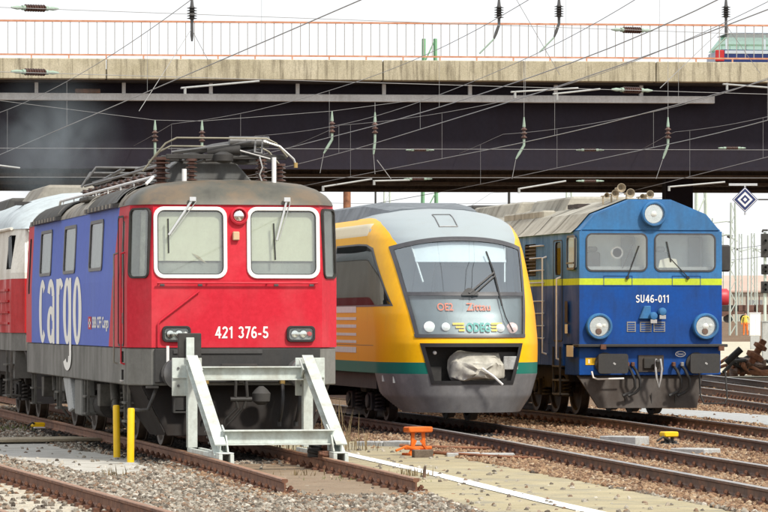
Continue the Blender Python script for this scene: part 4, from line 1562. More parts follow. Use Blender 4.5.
# ------------------------------------------------------------------ yellow railcar
plain('glass_frame', (0.06, 0.06, 0.066), 0.35, 0, 0.15)
plain('cab_wall', (0.42, 0.48, 0.52), 0.8, 0, 0.1, 2)
plain('sun_shade', (0.8, 0.82, 0.82), 0.8, 0, 0.04)
plain('light_panel', (0.15, 0.18, 0.195), 0.4, 0.3, 0.08)
plain('teal_print', (0.02, 0.34, 0.29), 0.5, 0, 0.05)
plain('wing_yellow', (0.8, 0.55, 0.02), 0.5, 0, 0.05)
plain('led_text', (0.75, 0.16, 0.07), 0.5, 0, 0.1)
plain('silver_bar', (0.72, 0.72, 0.7), 0.4, 0.2, 0.06)
plain('lamp_pink', (0.78, 0.55, 0.52), 0.25, 0.1, 0.05)
rusty('bag_cloth', [(0.26, 0.25, 0.21), (0.45, 0.43, 0.37), (0.62, 0.6, 0.53)], 0.85, 4.0, 0, 0.8)
paint('roof_fairing', (0.13, 0.15, 0.17), 0.45, (0.2, 0.2, 0.2), 0.2)
glass('windscreen_glass', (0.82, 0.9, 0.92), 0.27, 0.02, (0.84, 0.93, 1.0), 0.04)
glass('lower_glass', (0.9, 0.95, 0.96), 0.11, 0.02, (1, 1, 1), 0.04)
glass('dark_glass', (0.3, 0.33, 0.34), 0.12, 0.02, (1, 1, 1), 0.03)
RC = thing('railcar', (14.42, 66.5, 0), 0, 'yellow and orange diesel railcar with silver roof and large raked windscreen', 'railcar')


def w_rc(z):
    return clampi(z, [(0.22, 1.12), (0.5, 1.3), (0.88, 1.405), (1.2, 1.415), (2.1, 1.415), (3.0, 1.37), (3.3, 1.33), (3.48, 1.26), (3.6, 1.14), (3.69, 0.95), (3.75, 0.68), (3.785, 0.3), (3.79, 0.02)])


def y0_rc(z):
    return clampi(z, [(0.22, 0.14), (0.5, 0.05), (0.88, 0.0), (1.4, 0.0), (1.53, 0.04), (1.9, 0.2), (2.25, 0.42), (2.75, 0.76), (3.22, 1.14), (3.42, 1.42), (3.58, 1.8), (3.69, 2.25), (3.76, 2.8), (3.79, 3.6)])


def front_rc(x, z):
    u = min(abs(x) / w_rc(z), 0.999)
    return y0_rc(z) + 1.6 * (1 - math.sqrt(1 - u ** 3.2))


def hw_glass(z):
    return clampi(z, [(1.4, 0.9), (1.536, 0.925), (2.25, 1.035), (3.2, 1.15)])


def top_glass(u):
    return 3.2 - 0.17 * abs(u) ** 2.2


HOLE_T, HOLE_B = 1.385, 0.72


def in_glass(x, z):
    u = x / hw_glass(z)
    return abs(u) < 1.0 and 1.55 < z < top_glass(u) - 0.01


def hw_hole(z):
    return lerp(0.7, 0.875, (z - HOLE_B) / (HOLE_T - HOLE_B))


def in_hole(x, z):
    return HOLE_B < z < HOLE_T and abs(x) < hw_hole(z)


def rc_livery():
    m, nt, b = principled('railcar_livery')

    def fld(nm, a, c, cur):
        at_ = nd(nt, 'ShaderNodeAttribute', attribute_name=nm)
        g = nd(nt, 'ShaderNodeMath', operation='GREATER_THAN')
        nt.links.new(at_.outputs['Fac'], g.inputs[0])
        g.inputs[1].default_value = 0.0
        return mixrgb(nt, g.outputs[0], cur, a)
    n3 = noise(nt, 10, 4, 0.7)
    yel = ramp(nt, n3.outputs[0], [(0.3, (0.9, 0.45, 0.0)), (0.7, (0.96, 0.51, 0.001))])
    oa = nd(nt, 'ShaderNodeAttribute', attribute_name='f_orange_shade')
    yel = mixrgb(nt, oa.outputs['Fac'], yel.outputs[0], (0.9, 0.36, 0.003))  # orange of the side, also painting the shading round the nose
    cur = fld('f_cream', (0.78, 0.7, 0.46), None, yel.outputs[0])
    cur = fld('f_silver', (0.33, 0.38, 0.4), None, cur.outputs[0])
    cur = fld('f_green', (0.012, 0.16, 0.12), None, cur.outputs[0])
    n1 = noise(nt, 1.6, 7, 0.65)
    grey = ramp(nt, n1.outputs[0], [(0.3, (0.12, 0.12, 0.126)), (0.55, (0.2, 0.2, 0.205)), (0.75, (0.32, 0.315, 0.305))])
    cur = fld('f_skirt', grey.outputs[0], None, cur.outputs[0])
    n2 = noise(nt, 1.1, 6, 0.6, stretch=(4, 4, 0.6))
    r2 = ramp(nt, n2.outputs[0], [(0.52, (0, 0, 0)), (0.8, (0.12, 0.12, 0.12))])
    b.inputs['Specular IOR Level'].default_value = 0.22
    cur = mixrgb(nt, r2.outputs[0], cur.outputs[0], (0.25, 0.2, 0.13))
    nt.links.new(cur.outputs[0], b.inputs['Base Color'])
    b.inputs['Roughness'].default_value = 0.4
    b.inputs['Coat Weight'].default_value = 0.08
    b.inputs['Coat Roughness'].default_value = 0.1


rc_livery()
LRC = 16.0
zs = [0.22 + 0.03 * i for i in range(int((3.6 - 0.22) / 0.03) + 1)] + [3.62, 3.65, 3.68, 3.71, 3.73, 3.75, 3.77, 3.785, 3.79]
NT = 72
ts = [-math.pi / 2 + math.pi * i / NT for i in range(NT + 1)]


def rc_row(z):
    w, y0 = w_rc(z), y0_rc(z)
    pts = [(-w, LRC, z), (-w, 8.0, z), (-w, 5.5, z)]
    for t in ts:
        sn = math.sin(t)
        x = w * (1 if sn >= 0 else -1) * abs(sn) ** 0.625
        pts.append((x, y0 + 1.6 * (1 - math.cos(t)), z))
    return pts + [(w, 5.5, z), (w, 8.0, z), (w, LRC, z)]


mb = MB()
rows = [rc_row(z) for z in zs]
m_ = len(rows[0])
mb.v = [p for r_ in rows for p in r_]
for j in range(len(rows) - 1):
    for i in range(m_ - 1):
        c = [rows[j][i], rows[j][i + 1], rows[j + 1][i + 1], rows[j + 1][i]]
        cx, cy, cz = (sum(q[k] for q in c) / 4 for k in range(3))
        if cy < 3.4 and (in_glass(cx, cz) or in_hole(cx, cz)):
            continue
        if cz < 0.87 and cy > clampi(cz, [(0.22, 0.95), (0.5, 1.5), (0.87, 2.3)]):
            continue                                    # the apron ends ahead of the bogie
        mb.f.append((j * m_ + i, j * m_ + i + 1, (j + 1) * m_ + i + 1, (j + 1) * m_ + i))
mb.m = [0] * len(mb.f)
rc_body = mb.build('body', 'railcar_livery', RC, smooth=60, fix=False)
me = rc_body.data
flds = {k: [] for k in ('f_orange_shade', 'f_cream', 'f_silver', 'f_green', 'f_skirt')}
for v in me.vertices:
    x, y, z = v.co
    B = clampi(y, [(0.0, 1.73), (1.25, 2.98), (1.5, 3.15), (1.8, 3.31), (2.1, 3.42), (2.5, 3.52), (3.0, 3.59), (3.6, 3.62), (5, 3.63)])
    flds['f_silver'].append(z - B)
    flds['f_orange_shade'].append(clampi(y, [(0.25, 0.0), (1.3, 1.0)]) * clampi(z, [(1.7, 1.0), (2.3, 0.0)]))  # soft ramp: livery orange with the shading of the curved nose painted in
    flds['f_green'].append(min(z - 0.88, 1.075 - z))
    flds['f_skirt'].append(0.88 - z)
    flds['f_cream'].append(min(y - 2.7, z - 3.28, 3.5 - z))
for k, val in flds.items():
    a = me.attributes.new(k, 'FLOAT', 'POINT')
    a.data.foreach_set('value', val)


def patch(name, x0, x1, z0, z1, mat, off, parent=RC, nx=24, nz=12):
    """piece of skin following the nose: x0(v), x1(v), z0(u), z1(u) may be functions of the 0..1 position"""
    f = lambda q: q if callable(q) else (lambda t: q)
    x0, x1, z0, z1 = f(x0), f(x1), f(z0), f(z1)

    def fn(u, v):
        z = lerp(z0(u), z1(u), v)
        x = lerp(x0(z), x1(z), u)
        return (x, front_rc(x, z) - off, z)
    return MB().grid(fn, [i / nx for i in range(nx + 1)], [j / nz for j in range(nz + 1)]).build(name, mat, parent, smooth=60)


ws = thing('windscreen', (0, 0, 0), 0, None, None)
ws.parent = RC
tg = lambda u: top_glass(2 * u - 1)
patch('pane', lambda z: -hw_glass(z), hw_glass, 2.27, tg, 'windscreen_glass', 0.012, ws)
patch('lower_pane', lambda z: -hw_glass(z), hw_glass, 1.55, 2.22, 'lower_glass', 0.014, ws)
patch('divider', lambda z: -hw_glass(z) - 0.01, lambda z: hw_glass(z) + 0.01, 2.215, 2.28, 'glass_frame', 0.022, ws, 24, 3)
patch('frame_side', lambda z: -hw_glass(z) - 0.035, lambda z: -hw_glass(z) + 0.022, 1.5, top_glass(1) + 0.03, 'glass_frame', 0.024, ws, 3, 30)
patch('frame_side', lambda z: hw_glass(z) - 0.022, lambda z: hw_glass(z) + 0.03, 1.5, top_glass(1) + 0.03, 'glass_frame', 0.024, ws, 3, 30)
patch('frame_top', lambda z: -hw_glass(z) - 0.03, lambda z: hw_glass(z) + 0.03, lambda u: tg(u) - 0.03, lambda u: tg(u) + 0.045, 'glass_frame', 0.026, ws, 30, 3)
patch('frame_sill', lambda z: -hw_glass(z) - 0.05, lambda z: hw_glass(z) + 0.04, 1.5, 1.56, 'glass_frame', 0.026, ws, 24, 3)
# cab behind the glass
patch('light_panel', lambda z: -hw_glass(z) - 0.03, lambda z: hw_glass(z) + 0.03, 1.5, 2.27, 'light_panel', -0.06, ws)
patch('sun_shade', -0.8, 0.8, 2.8, 3.13, 'sun_shade', -0.09, ws)
mb = MB()
mb.grid(lambda u, v: (u, lerp(front_rc(u, 2.27) + 0.06, 2.6, v), 2.24 - 0.1 * v), [-1.1 + 0.1 * i for i in range(23)], [0, 0.3, 1])
mb.build('dashboard', 'cab_grey', ws, smooth=60)
mb = MB().bx(-1.3, 1.3, 2.6, 2.65, 1.5, 3.4)
mb.build('cab_partition', 'cab_wall', ws)
mb = MB().bx(-0.3, 0.25, 1.75, 1.9, 2.0, 2.75)
mb.bx(-0.15, 0.1, 1.76, 1.88, 2.76, 2.95)
mb.build('driver_seat', 'cab_dark', ws, bevel=0.04)
for s in (-1, 1):
    m3 = MB().beam((s * 0.83, front_rc(0.83, 3.1) + 0.06, 3.1), (s * 0.72, front_rc(0.72, 2.5) + 0.1, 2.45), 0.025, 0.025)
    m3.build('shade_rod', 'lamp_white', ws)
for x, z in ((-0.55, 0), (-0.2, 0), (0.1, 0), (0.4, 0)):
    m3 = MB().tube([(x, 2.55, 3.3), (x + 0.05, 2.5, 2.8), (x - 0.02, 2.5, 2.3)], 0.012, 6)
    m3.build('cab_cable', 'cab_dark', ws)
for x, z, r, mt in ((-0.72, 1.68, 0.085, 'lamp_white'), (-0.45, 1.68, 0.062, 'lamp_white'), (0.5, 1.66, 0.062, 'lamp_white'), (0.72, 1.66, 0.085, 'lamp_pink')):
    y = front_rc(x, z) + 0.05
    hlm = MB().lathe([(r + 0.012, 0.0), (r + 0.012, -0.02), (r, -0.025), (r * 0.7, -0.035), (0.01, -0.045)], (x, y, z), (0, 1, -0.3), 22)
    hlm.build('headlight', mt, ws, smooth=40)


def on_nose(name, s, mat, x, z, w, h, bold, off, parent=ws, shear=0.0):
    t = text(name, s, mat, parent, (x, 0, z), (1, 0, 0), (0, 0, 1), w, h, bold, 0, shear)
    for v in t.data.vertices:
        v.co.y = front_rc(v.co.x, v.co.z) - off
    return t


on_nose('destination_text', 'OE2', 'led_text', -0.56, 1.96, 0.27, 0.13, 0.012, -0.03)
on_nose('destination_text', 'Zittau', 'led_text', -0.06, 1.96, 0.42, 0.13, 0.012, -0.03)
on_nose('lettering', 'ODEG', 'teal_print', -0.1, 1.595, 0.42, 0.16, 0.04, -0.03)
for s in (-1, 1):
    for k in range(3):
        x0, x1 = (0.34, 0.34 + 0.2 - 0.05 * k)
        zc = 1.735 - 0.055 * k
        a, c = (x0, x1)
        if s < 0:
            a, c = 0.11 - 0.24 + 0.0 - (x1 - x0), 0.11 - 0.24
        patch('logo_bar', a, c, zc - 0.018, zc + 0.018, 'wing_yellow', -0.035, ws, 4, 1)
# wiper
m3 = MB()
f = lambda x, z, o=0.04: (x, front_rc(x, z) - o, z)
m3.beam(f(-0.0, 2.26, 0.06), f(0.5, 2.62, 0.05), 0.028, 0.02, (0, -1, 0.4))
m3.beam(f(0.05, 2.22, 0.06), f(0.52, 2.57, 0.05), 0.02, 0.02, (0, -1, 0.4))
m3.tube([f(0.42, 2.98), f(0.5, 2.62), f(0.56, 2.05, 0.035)], 0.016, 6)
m3.tube([f(0.56, 2.05), f(0.6, 1.85), f(0.72, 1.6, 0.03)], 0.01, 6)
m3.build('wiper', 'black_rubber', RC)
patch('wiper_base', -0.13, 0.16, 2.22, lambda u: 2.25 + 0.1 * math.sin(math.pi * u), 'black_rubber', 0.05, RC, 10, 4)
# coupler opening, coupler in its canvas bag
for nm, a, c, z0, z1 in (('hole_edge', lambda z: -hw_hole(z) - 0.02, lambda z: -hw_hole(z) + 0.045, HOLE_B - 0.02, HOLE_T + 0.02), ('hole_edge', lambda z: hw_hole(z) - 0.045, lambda z: hw_hole(z) + 0.02, HOLE_B - 0.02, HOLE_T + 0.02),
                         ('hole_edge', lambda z: -hw_hole(z) - 0.01, lambda z: hw_hole(z) + 0.01, HOLE_T - 0.045, HOLE_T + 0.02), ('hole_edge', lambda z: -hw_hole(z) - 0.01, lambda z: hw_hole(z) + 0.01, HOLE_B - 0.02, HOLE_B + 0.045)):
    patch(nm, a, c, z0, z1, 'black_rubber', 0.012, RC, 20, 6)
mb = MB()
mb.bx(-1.0, 1.0, 0.62, 0.66, 0.55, 1.55)
mb.bx(-0.8, -0.5, 0.3, 0.6, 0.72, 1.0)
mb.bx(0.45, 0.8, 0.25, 0.6, 0.72, 1.25)
mb.build('coupler_bay', 'blackened', RC)
MB().lathe([(0.035, 0), (0.03, -0.03), (0.005, -0.04)], (-0.62, 0.28, 1.24), (0, 1, 0), 12).build('marker_lamp', 'lamp_white', RC, smooth=40)
MB().bx(0.55, 0.8, 0.12, 0.14, 0.95, 1.18).build('bay_plate', 'slab_grey', RC, bevel=0.01)
rnd = random.Random(5)
mb = MB()
nu, nv = 26, 16


def bag(u, v):
    a = 2 * math.pi * u / nu
    t = v / nv
    w = 0.47 - 0.02 * math.sin(t * 9) + 0.04 * math.sin(a * 3 + t * 5)
    hgt = 0.25 - 0.05 * math.sin(t * 4) + 0.03 * math.sin(a * 4 - t * 7)
    ex = 0.45
    cx = (abs(math.cos(a)) ** ex) * (1 if math.cos(a) >= 0 else -1)
    cz = (abs(math.sin(a)) ** ex) * (1 if math.sin(a) >= 0 else -1)
    k = math.sin(math.pi * min(t, 0.999) * 0.5 + 0.02) ** 0.4
    q = Vector((0.1 + w * cx * k, -0.14 + 0.42 * t, 0.98 + hgt * cz * k - 0.06 * (1 - t)))
    return q + Vector((rnd.uniform(-.008, .008), rnd.uniform(-.016, .016) + 0.03 * math.sin(a * 5 + t * 6), rnd.uniform(-.008, .008)))


prow = [[bag(u, v) for u in range(nu)] for v in range(nv + 1)]
mb.v = [tuple(q) for r_ in prow for q in r_]
for v in range(nv):
    for u in range(nu):
        mb.f.append((v * nu + u, v * nu + (u + 1) % nu, (v + 1) * nu + (u + 1) % nu, (v + 1) * nu + u))
mb.f.append(tuple(range(nu)))
mb.m = [0] * len(mb.f)
mb.build('coupler_bag', 'bag_cloth', RC, smooth=70, fix=False)
m3 = MB().tube([(0.1, -0.2, 0.98), (0.3, -0.22, 0.84), (0.46, -0.2, 0.7)], 0.02, 6)
m3.build('bag_strap', 'lamp_white', RC)
# side windows, side bars, door line
def side_patch(name, pts_top, pts_bot, mat, off, nx=16, nz=8):
    """skin on the side: lists of (y, z) along the top and the bottom edge"""
    def surf(y, z):
        y0, w = y0_rc(z), w_rc(z)
        k = (y - y0) / 1.6
        if k >= 1:
            return (-w - off, y, z)
        c = max(0.0, 1 - k)
        x = w * (max(0, 1 - c * c)) ** (1 / 3.2)
        return (-x - off, y - off * 0.4, z)

    def fn(u, v):
        i = u * (len(pts_top) - 1)
        a = min(int(i), len(pts_top) - 2)
        t = i - a
        yt, zt = lerp(pts_top[a][0], pts_top[a + 1][0], t), lerp(pts_top[a][1], pts_top[a + 1][1], t)
        yb, zb = lerp(pts_bot[a][0], pts_bot[a + 1][0], t), lerp(pts_bot[a][1], pts_bot[a + 1][1], t)
        return surf(lerp(yb, yt, v), lerp(zb, zt, v))
    return MB().grid(fn, [i / nx for i in range(nx + 1)], [j / nz for j in range(nz + 1)]).build(name, mat, RC, smooth=60)


sw = side_patch('cab_side_window', [(2.2, 3.02), (2.6, 3.1), (3.4, 3.12), (5.5, 3.12)], [(0.98, 2.07), (2.0, 2.06), (3.4, 2.06), (5.5, 2.06)], 'dark_glass', 0.012)
side_patch('window_backing', [(2.15, 3.06), (2.6, 3.13), (3.4, 3.15), (5.6, 3.15)], [(0.9, 2.04), (2.0, 2.03), (3.4, 2.03), (5.6, 2.03)], 'glass_frame', 0.005)
for k, (z0, z1) in enumerate(((1.93, 2.04), (1.8, 1.85), (1.66, 1.72), (1.52, 1.57), (1.39, 1.44), (1.22, 1.32))):
    MB().bx(-1.422, -1.417, 3.3, 6.0, z0, z1).build('side_bar', 'silver_bar', RC)
MB().bx(-1.419, -1.417, 1.7, 9.0, 1.355, 1.362).build('panel_seam', 'glass_frame', RC)
for x in (8.2, 11.0):
    MB().bx(-1.42, -1.37, x, x + 2.1, 2.05, 3.0).build('passenger_window', 'dark_glass', RC)
for y, z in ((0.75, 0.78), (1.15, 0.8)):
    w_, yy = w_rc(z), y
    xs = -w_ * (max(0, 1 - max(0, 1 - (yy - y0_rc(z)) / 1.6) ** 2)) ** (1 / 3.2)
    MB().bx(xs - 0.02, xs + 0.02, yy - 0.015, yy + 0.015, z - 0.06, z + 0.05).build('latch', 'steel', RC)
# roof hatch outline and air conditioner
mb = MB()


def roof_y(x, z0=3.3):
    # height of the dome above (x, y) found by bisection
    pass


def dome(x, y):
    lo, hi = 3.0, 3.79
    for _ in range(30):
        md_ = (lo + hi) / 2
        if abs(x) < w_rc(md_) * 0.999 and front_rc(x, md_) < y:
            lo = md_
        else:
            hi = md_
    return lo


hp = [(-0.3, 1.42), (0.02, 1.42), (0.02, 2.05), (-0.3, 2.05)]
for (xa, ya_), (xb, yb_) in zip(hp, hp[1:] + hp[:1]):
    mb.tube([(lerp(xa, xb, i / 6), lerp(ya_, yb_, i / 6), dome(lerp(xa, xb, i / 6), lerp(ya_, yb_, i / 6)) + 0.004) for i in range(7)], 0.011, 5)
mb.build('roof_hatch', 'dark_steel', RC)
mb = MB()
sec = [(-1.12, 3.6), (-0.98, 3.86), (-0.7, 3.93), (0.7, 3.93), (0.98, 3.86), (1.12, 3.6)]
vs, n = [], len(sec)
for y, k in ((3.4, 0.0), (4.0, 0.45), (4.8, 1.0), (LRC, 1.0)):
    vs += [(x * (0.8 + 0.2 * k), y, 3.6 + (z - 3.6) * (0.55 + 0.45 * k)) for x, z in sec]
mb.add(vs, [(j * n + i, j * n + i + 1, (j + 1) * n + i + 1, (j + 1) * n + i) for j in range(3) for i in range(n - 1)] + [tuple(range(n)), tuple(range(3 * n, 4 * n))])
mb.build('roof_fairing', 'roof_fairing', RC, smooth=30)
MB().bx(-1.3, 1.3, 2.0, LRC, 0.6, 0.87).build('underframe', 'blackened', RC)
MB().bx(-1.41, 1.41, LRC - 0.01, LRC + 0.04, 0.88, 3.5).build('rear_wall', 'railcar_livery', RC)
bogie(RC, 4.6, 1.9, 0.385, 2, 'bogie_grime', 0.98, 'bogie_grime')
bogie(RC, 13.0, 1.9, 0.385, 2, 'bogie_grime', 0.98, 'bogie_grime')
m3 = MB().bx(-0.9, 0.9, 0.6, 2.2, 0.25, 0.6)
m3.build('rail_guard', 'blackened', RC, bevel=0.03)

# ------------------------------------------------------------------ blue diesel locomotive
paint('blue_deep', (0.006, 0.07, 0.32), 0.45, (0.012, 0.03, 0.085), 0.45, 1.6, spec=0.25)
paint('blue_light', (0.045, 0.185, 0.42), 0.48, (0.05, 0.085, 0.14), 0.45, 1.6, spec=0.25)
paint('stripe_lime', (0.52, 0.66, 0.04), 0.45, (0.25, 0.25, 0.08), 0.25)
paint('roof_cream', (0.42, 0.4, 0.34), 0.65, (0.1, 0.09, 0.075), 0.6, 0.9, streak=(0.5, 2, 0.5))
plain('label_yellow', (0.8, 0.5, 0.02), 0.5, 0, 0.1)
plain('label_white', (0.72, 0.7, 0.58), 0.5, 0, 0.06)
paint('apron_brown', (0.07, 0.06, 0.054), 0.65, (0.05, 0.04, 0.035), 0.5, 2.5)
plain('grille_dark', (0.04, 0.03, 0.028), 0.7, 0, 0.3)
plain('cab_pale', (0.82, 0.91, 0.95), 0.8, 0, 0.12, 1.5)
glass('blue_loco_glass', (0.94, 0.96, 0.96), 0.11, 0.02, (1, 1, 1), 0.05)
SU = thing('diesel_locomotive', (18.9, 71.7, 0), 0, 'blue diesel locomotive numbered SU46-011 with yellow-green stripe', 'locomotive', )
LSU = 17.6


def su_half(y):
    return clampi(min(y, LSU - y), [(0.0, 1.36), (1.0, 1.45)])


GAB = [(-1.0, 3.44), (-0.945, 3.5), (-0.78, 3.76), (-0.28, 4.03), (0.28, 4.03), (0.78, 3.76), (0.945, 3.5), (1.0, 3.44)]


def su_band(name, z0, z1, mat):
    pl = [(-1.36, 0), (1.36, 0), (1.45, 1.0), (1.45, LSU - 1), (1.36, LSU), (-1.36, LSU), (-1.45, LSU - 1), (-1.45, 1.0)]
    return MB().prism(pl, z0, z1, 'z').build(name, mat, SU)


lower_body = su_band('lower_body', 1.355, 2.445, 'blue_deep')
stripe = su_band('stripe', 2.447, 2.568, 'stripe_lime')
upper_body = su_band('upper_body', 2.57, 3.44, 'blue_light')
cut = []
for s in (-1, 1):
    cut.append(MB().prism(rrect(s * 0.6525, 3.05, 1.16, 0.68, 0.1), -0.2, 0.9, 'y').build('k', 'cab_pale'))
cut.append(MB().prism(rrect(0.45, 3.05, 0.6, 0.58, 0.08), -1.7, -1.2, 'x').build('k', 'cab_pale'))
cut.append(MB().prism(rrect(1.32, 2.95, 0.46, 0.62, 0.08), -1.7, -1.2, 'x').build('k', 'grille_dark'))
cut.append(MB().prism(rrect(3.6, 2.95, 0.95, 0.62, 0.04), -1.7, -1.38, 'x').build('k', 'grille_dark'))
carve(upper_body, cut)
# gable hood of the cab and the roof
mb = MB()
n = len(GAB)
vs = []
for y in (0.0, 1.1):
    h = su_half(y)
    vs += [(a * h, y, z + 0.002) for a, z in GAB]
mb.add(vs, [(i, i + 1, n + i + 1, n + i) for i in range(n - 1)] + [tuple(range(n)), tuple(range(n, 2 * n)), (0, n, 2 * n - 1, n - 1)])
hood = mb.build('cab_hood', 'blue_light', SU, bevel=0.025, seg=2)
mb = MB()
vs = []
rs = [(-1.03, 3.4)] + [(a, z) for a, z in GAB[1:-1]] + [(1.03, 3.4)]
for y in (0.32, 1.1, LSU - 1.1, LSU - 0.02):
    h = su_half(y)
    vs += [(a * h * 1.004 + (0.012 if a > 0 else -0.012), y, z + 0.018) for a, z in rs]
mb.add(vs, [(j * n + i, j * n + i + 1, (j + 1) * n + i + 1, (j + 1) * n + i) for j in range(3) for i in range(n - 1)])
roof = mb.build('roof', 'roof_cream', SU, smooth=20)
y = 1.6
while y < LSU - 1:
    m3 = MB()
    m3.add([(a * 1.457 + (0.012 if a > 0 else -0.012), yy, z + 0.033) for yy in (y, y + 0.06) for a, z in rs], [(i, i + 1, n + i + 1, n + i) for i in range(n - 1)])
    m3.build('roof_rib', 'roof_cream', roof)
    y += 1.45
mb = MB()
for y0, y1, h in ((3.6, 6.8, 0.2), (8.0, 12.5, 0.24)):
    m3 = MB().prism([(-0.85, 3.74), (-0.62, 4.07 + h * 0.6), (0.62, 4.07 + h * 0.6), (0.85, 3.74)], y0, y1, 'y')
    m3.build('roof_hump', 'roof_cream', SU, bevel=0.04)
m3 = MB().bx(-1.12, -0.85, 4.0, 7.4, 3.76, 3.93)
m3.build('roof_locker', 'roof_cream', SU, bevel=0.03)
for k in range(3):
    m3 = MB().prism([(-1.28, 3.5), (-1.1, 3.72), (-1.02, 3.72), (-1.2, 3.5)], 5.2 + k * 2.2, 5.35 + k * 2.2, 'y')
    m3.build('lifting_lug', 'dark_steel', SU)
for y0 in (2.6, 3.1):
    MB().bx(-0.75, -0.45, y0, y0 + 0.35, 3.94, 4.02).build('roof_vent', 'grille_dark', SU)
m3 = MB().bx(-0.5, 0.6, 13.4, 14.6, 4.03, 4.3)
m3.bx(-0.3, 0.4, 13.1, 13.39, 4.03, 4.18)
m3.build('exhaust', 'blackened', SU, bevel=0.05)
for x, z, r, y in ((-0.66, 4.12, 0.055, 0.7), (-0.55, 4.15, 0.075, 0.5), (-0.42, 4.26, 0.085, 0.55), (-0.27, 4.16, 0.085, 0.45), (0.0, 4.1, 0.055, 0.6), (0.12, 4.14, 0.075, 0.5)):
    m3 = MB().lathe([(r * 0.55, 0.1), (r * 0.7, 0.03), (r, 0.0), (r * 0.92, -0.002), (r * 0.5, 0.06), (r * 0.25, 0.12), (r * 0.2, 0.45)], (x, y, z), (0, 1, 0), 18)
    m3.cyl((x, y + 0.3, z), (x, y + 0.3, 3.95), 0.018, 6)
    m3.build('horn', 'plank_wood', SU, smooth=40)
# windscreens
for s in (-1, 1):
    w = thing('windscreen', (s * 0.6525, 0, 3.05), 0, None, None)
    w.parent = SU
    f = MB()
    ring_prism(f, rrect(0, 0, 1.18, 0.71, 0.12), rrect(0, 0, 1.12, 0.65, 0.09), -0.014, 0.01)
    f.build('window_seal', 'glass_frame', w)
    MB().prism(rrect(0, 0, 1.12, 0.65, 0.09), -0.005, 0.002, 'y').build('pane', 'blue_loco_glass', w)
    MB().bx(-0.55, 0.55, 0.15, 0.5, -0.33, -0.26).build('control_desk', 'cab_grey', w)
    m3 = MB().bx(-0.45, -0.15, 0.62, 0.7, -0.33, 0.02)
    m3.bx(-0.4, -0.2, 0.63, 0.69, 0.021, 0.12)
    m3.build('driver_seat', 'cab_grey' if s < 0 else 'cab_wall', w, bevel=0.03)
    MB().bx(0.3, 0.52, 0.84, 0.86, -0.33, 0.3).build('cab_door', 'cab_wall', w)
    if s < 0:
        m3 = MB()
        m3.lathe([(0.1, 0), (0.12, 0.01), (0.12, 0.02), (0.1, 0.03), (0.085, 0.03), (0.085, 0)], (0.1, 0.35, 0.0), (0, 1, 0), 20)
        m3.build('cab_fan', 'lamp_white', w)
        MB().beam((0.32, 0.05, 0.15), (0.12, 0.05, -0.3), 0.012, 0.012).build('cable', 'black_rubber', w)
    else:
        m3 = MB().prism([(-0.48, -0.28), (-0.1, -0.28), (-0.14, -0.12), (-0.3, -0.1), (-0.45, -0.14)], 0.1, 0.13, 'y')
        m3.build('papers', 'label_white', w)
    m3 = MB()
    if s < 0:
        m3.beam((0.2, -0.03, -0.46), (0.42, -0.03, 0.12), 0.016, 0.015, (0, -1, 0))
    else:
        m3.beam((0.05, -0.03, -0.46), (-0.3, -0.03, -0.1), 0.016, 0.015, (0, -1, 0))
        m3.beam((-0.36, -0.032, 0.2), (-0.28, -0.032, -0.18), 0.022, 0.02, (0, -1, 0))
    m3.build('wiper', 'black_rubber', w)
    for x in ((-0.2, 0.35) if s < 0 else (-0.3, 0.25)):
        pass
    f = MB()
    ring_prism(f, [(-0.25, -0.62), (0.3, -0.62), (0.3, -0.43), (-0.25, -0.43)], [(-0.24, -0.61), (0.29, -0.61), (0.29, -0.44), (-0.24, -0.44)], -0.007, -0.002)
    f.build('hatch_seam', 'blue_deep', w)
    m3 = MB().cyl((0.05 if s > 0 else 0.2, -0.002, -0.47), (0.05 if s > 0 else 0.2, -0.04, -0.47), 0.03, 10)
    m3.build('wiper_pivot', 'black_rubber', w)


def lamp(name, x, z, r, ring, y=0.0, dark=True, par=SU):
    h = thing(name, (x, y, z), 0, None, None)
    h.parent = par
    MB().lathe([(r, 0.0), (r, -0.1), (r * 0.93, -0.12), (r * 0.82, -0.12), (r * 0.76, -0.07), (r * 0.72, -0.03), (r * 0.3, -0.02)], (0, 0, 0), (0, 1, 0), 32).build('lamp_ring', ring, h, smooth=35)
    MB().lathe([(r * 0.72, -0.055), (r * 0.6, -0.035), (r * 0.2, -0.025), (0.01, -0.024)], (0, 0, 0), (0, 1, 0), 28).build('reflector', 'lamp_lens', h, smooth=40)
    MB().lathe([(r * 0.25, -0.03), (r * 0.24, -0.07), (r * 0.1, -0.09)], (0, 0, 0), (0, 1, 0), 14).build('bulb', 'lamp_white', h, smooth=40)
    if dark:
        MB().lathe([(r * 0.26, -0.05), (r * 0.22, -0.085), (0.01, -0.09)], (-0.01, 0, -r * 0.38), (0, 1, 0), 14).build('red_lamp', 'fastener_rust', h, smooth=40)
        MB().lathe([(r * 0.14, -0.05), (r * 0.12, -0.085), (0.01, -0.09)], (r * 0.4, 0, 0.02), (0, 1, 0), 10).build('bulb', 'lamp_white', h, smooth=40)
    MB().lathe([(r * 0.78, -0.1), (r * 0.5, -0.115), (0.01, -0.12)], (0, 0, 0), (0, 1, 0), 24).build('cover_glass', 'lamp_glass', h, smooth=40)


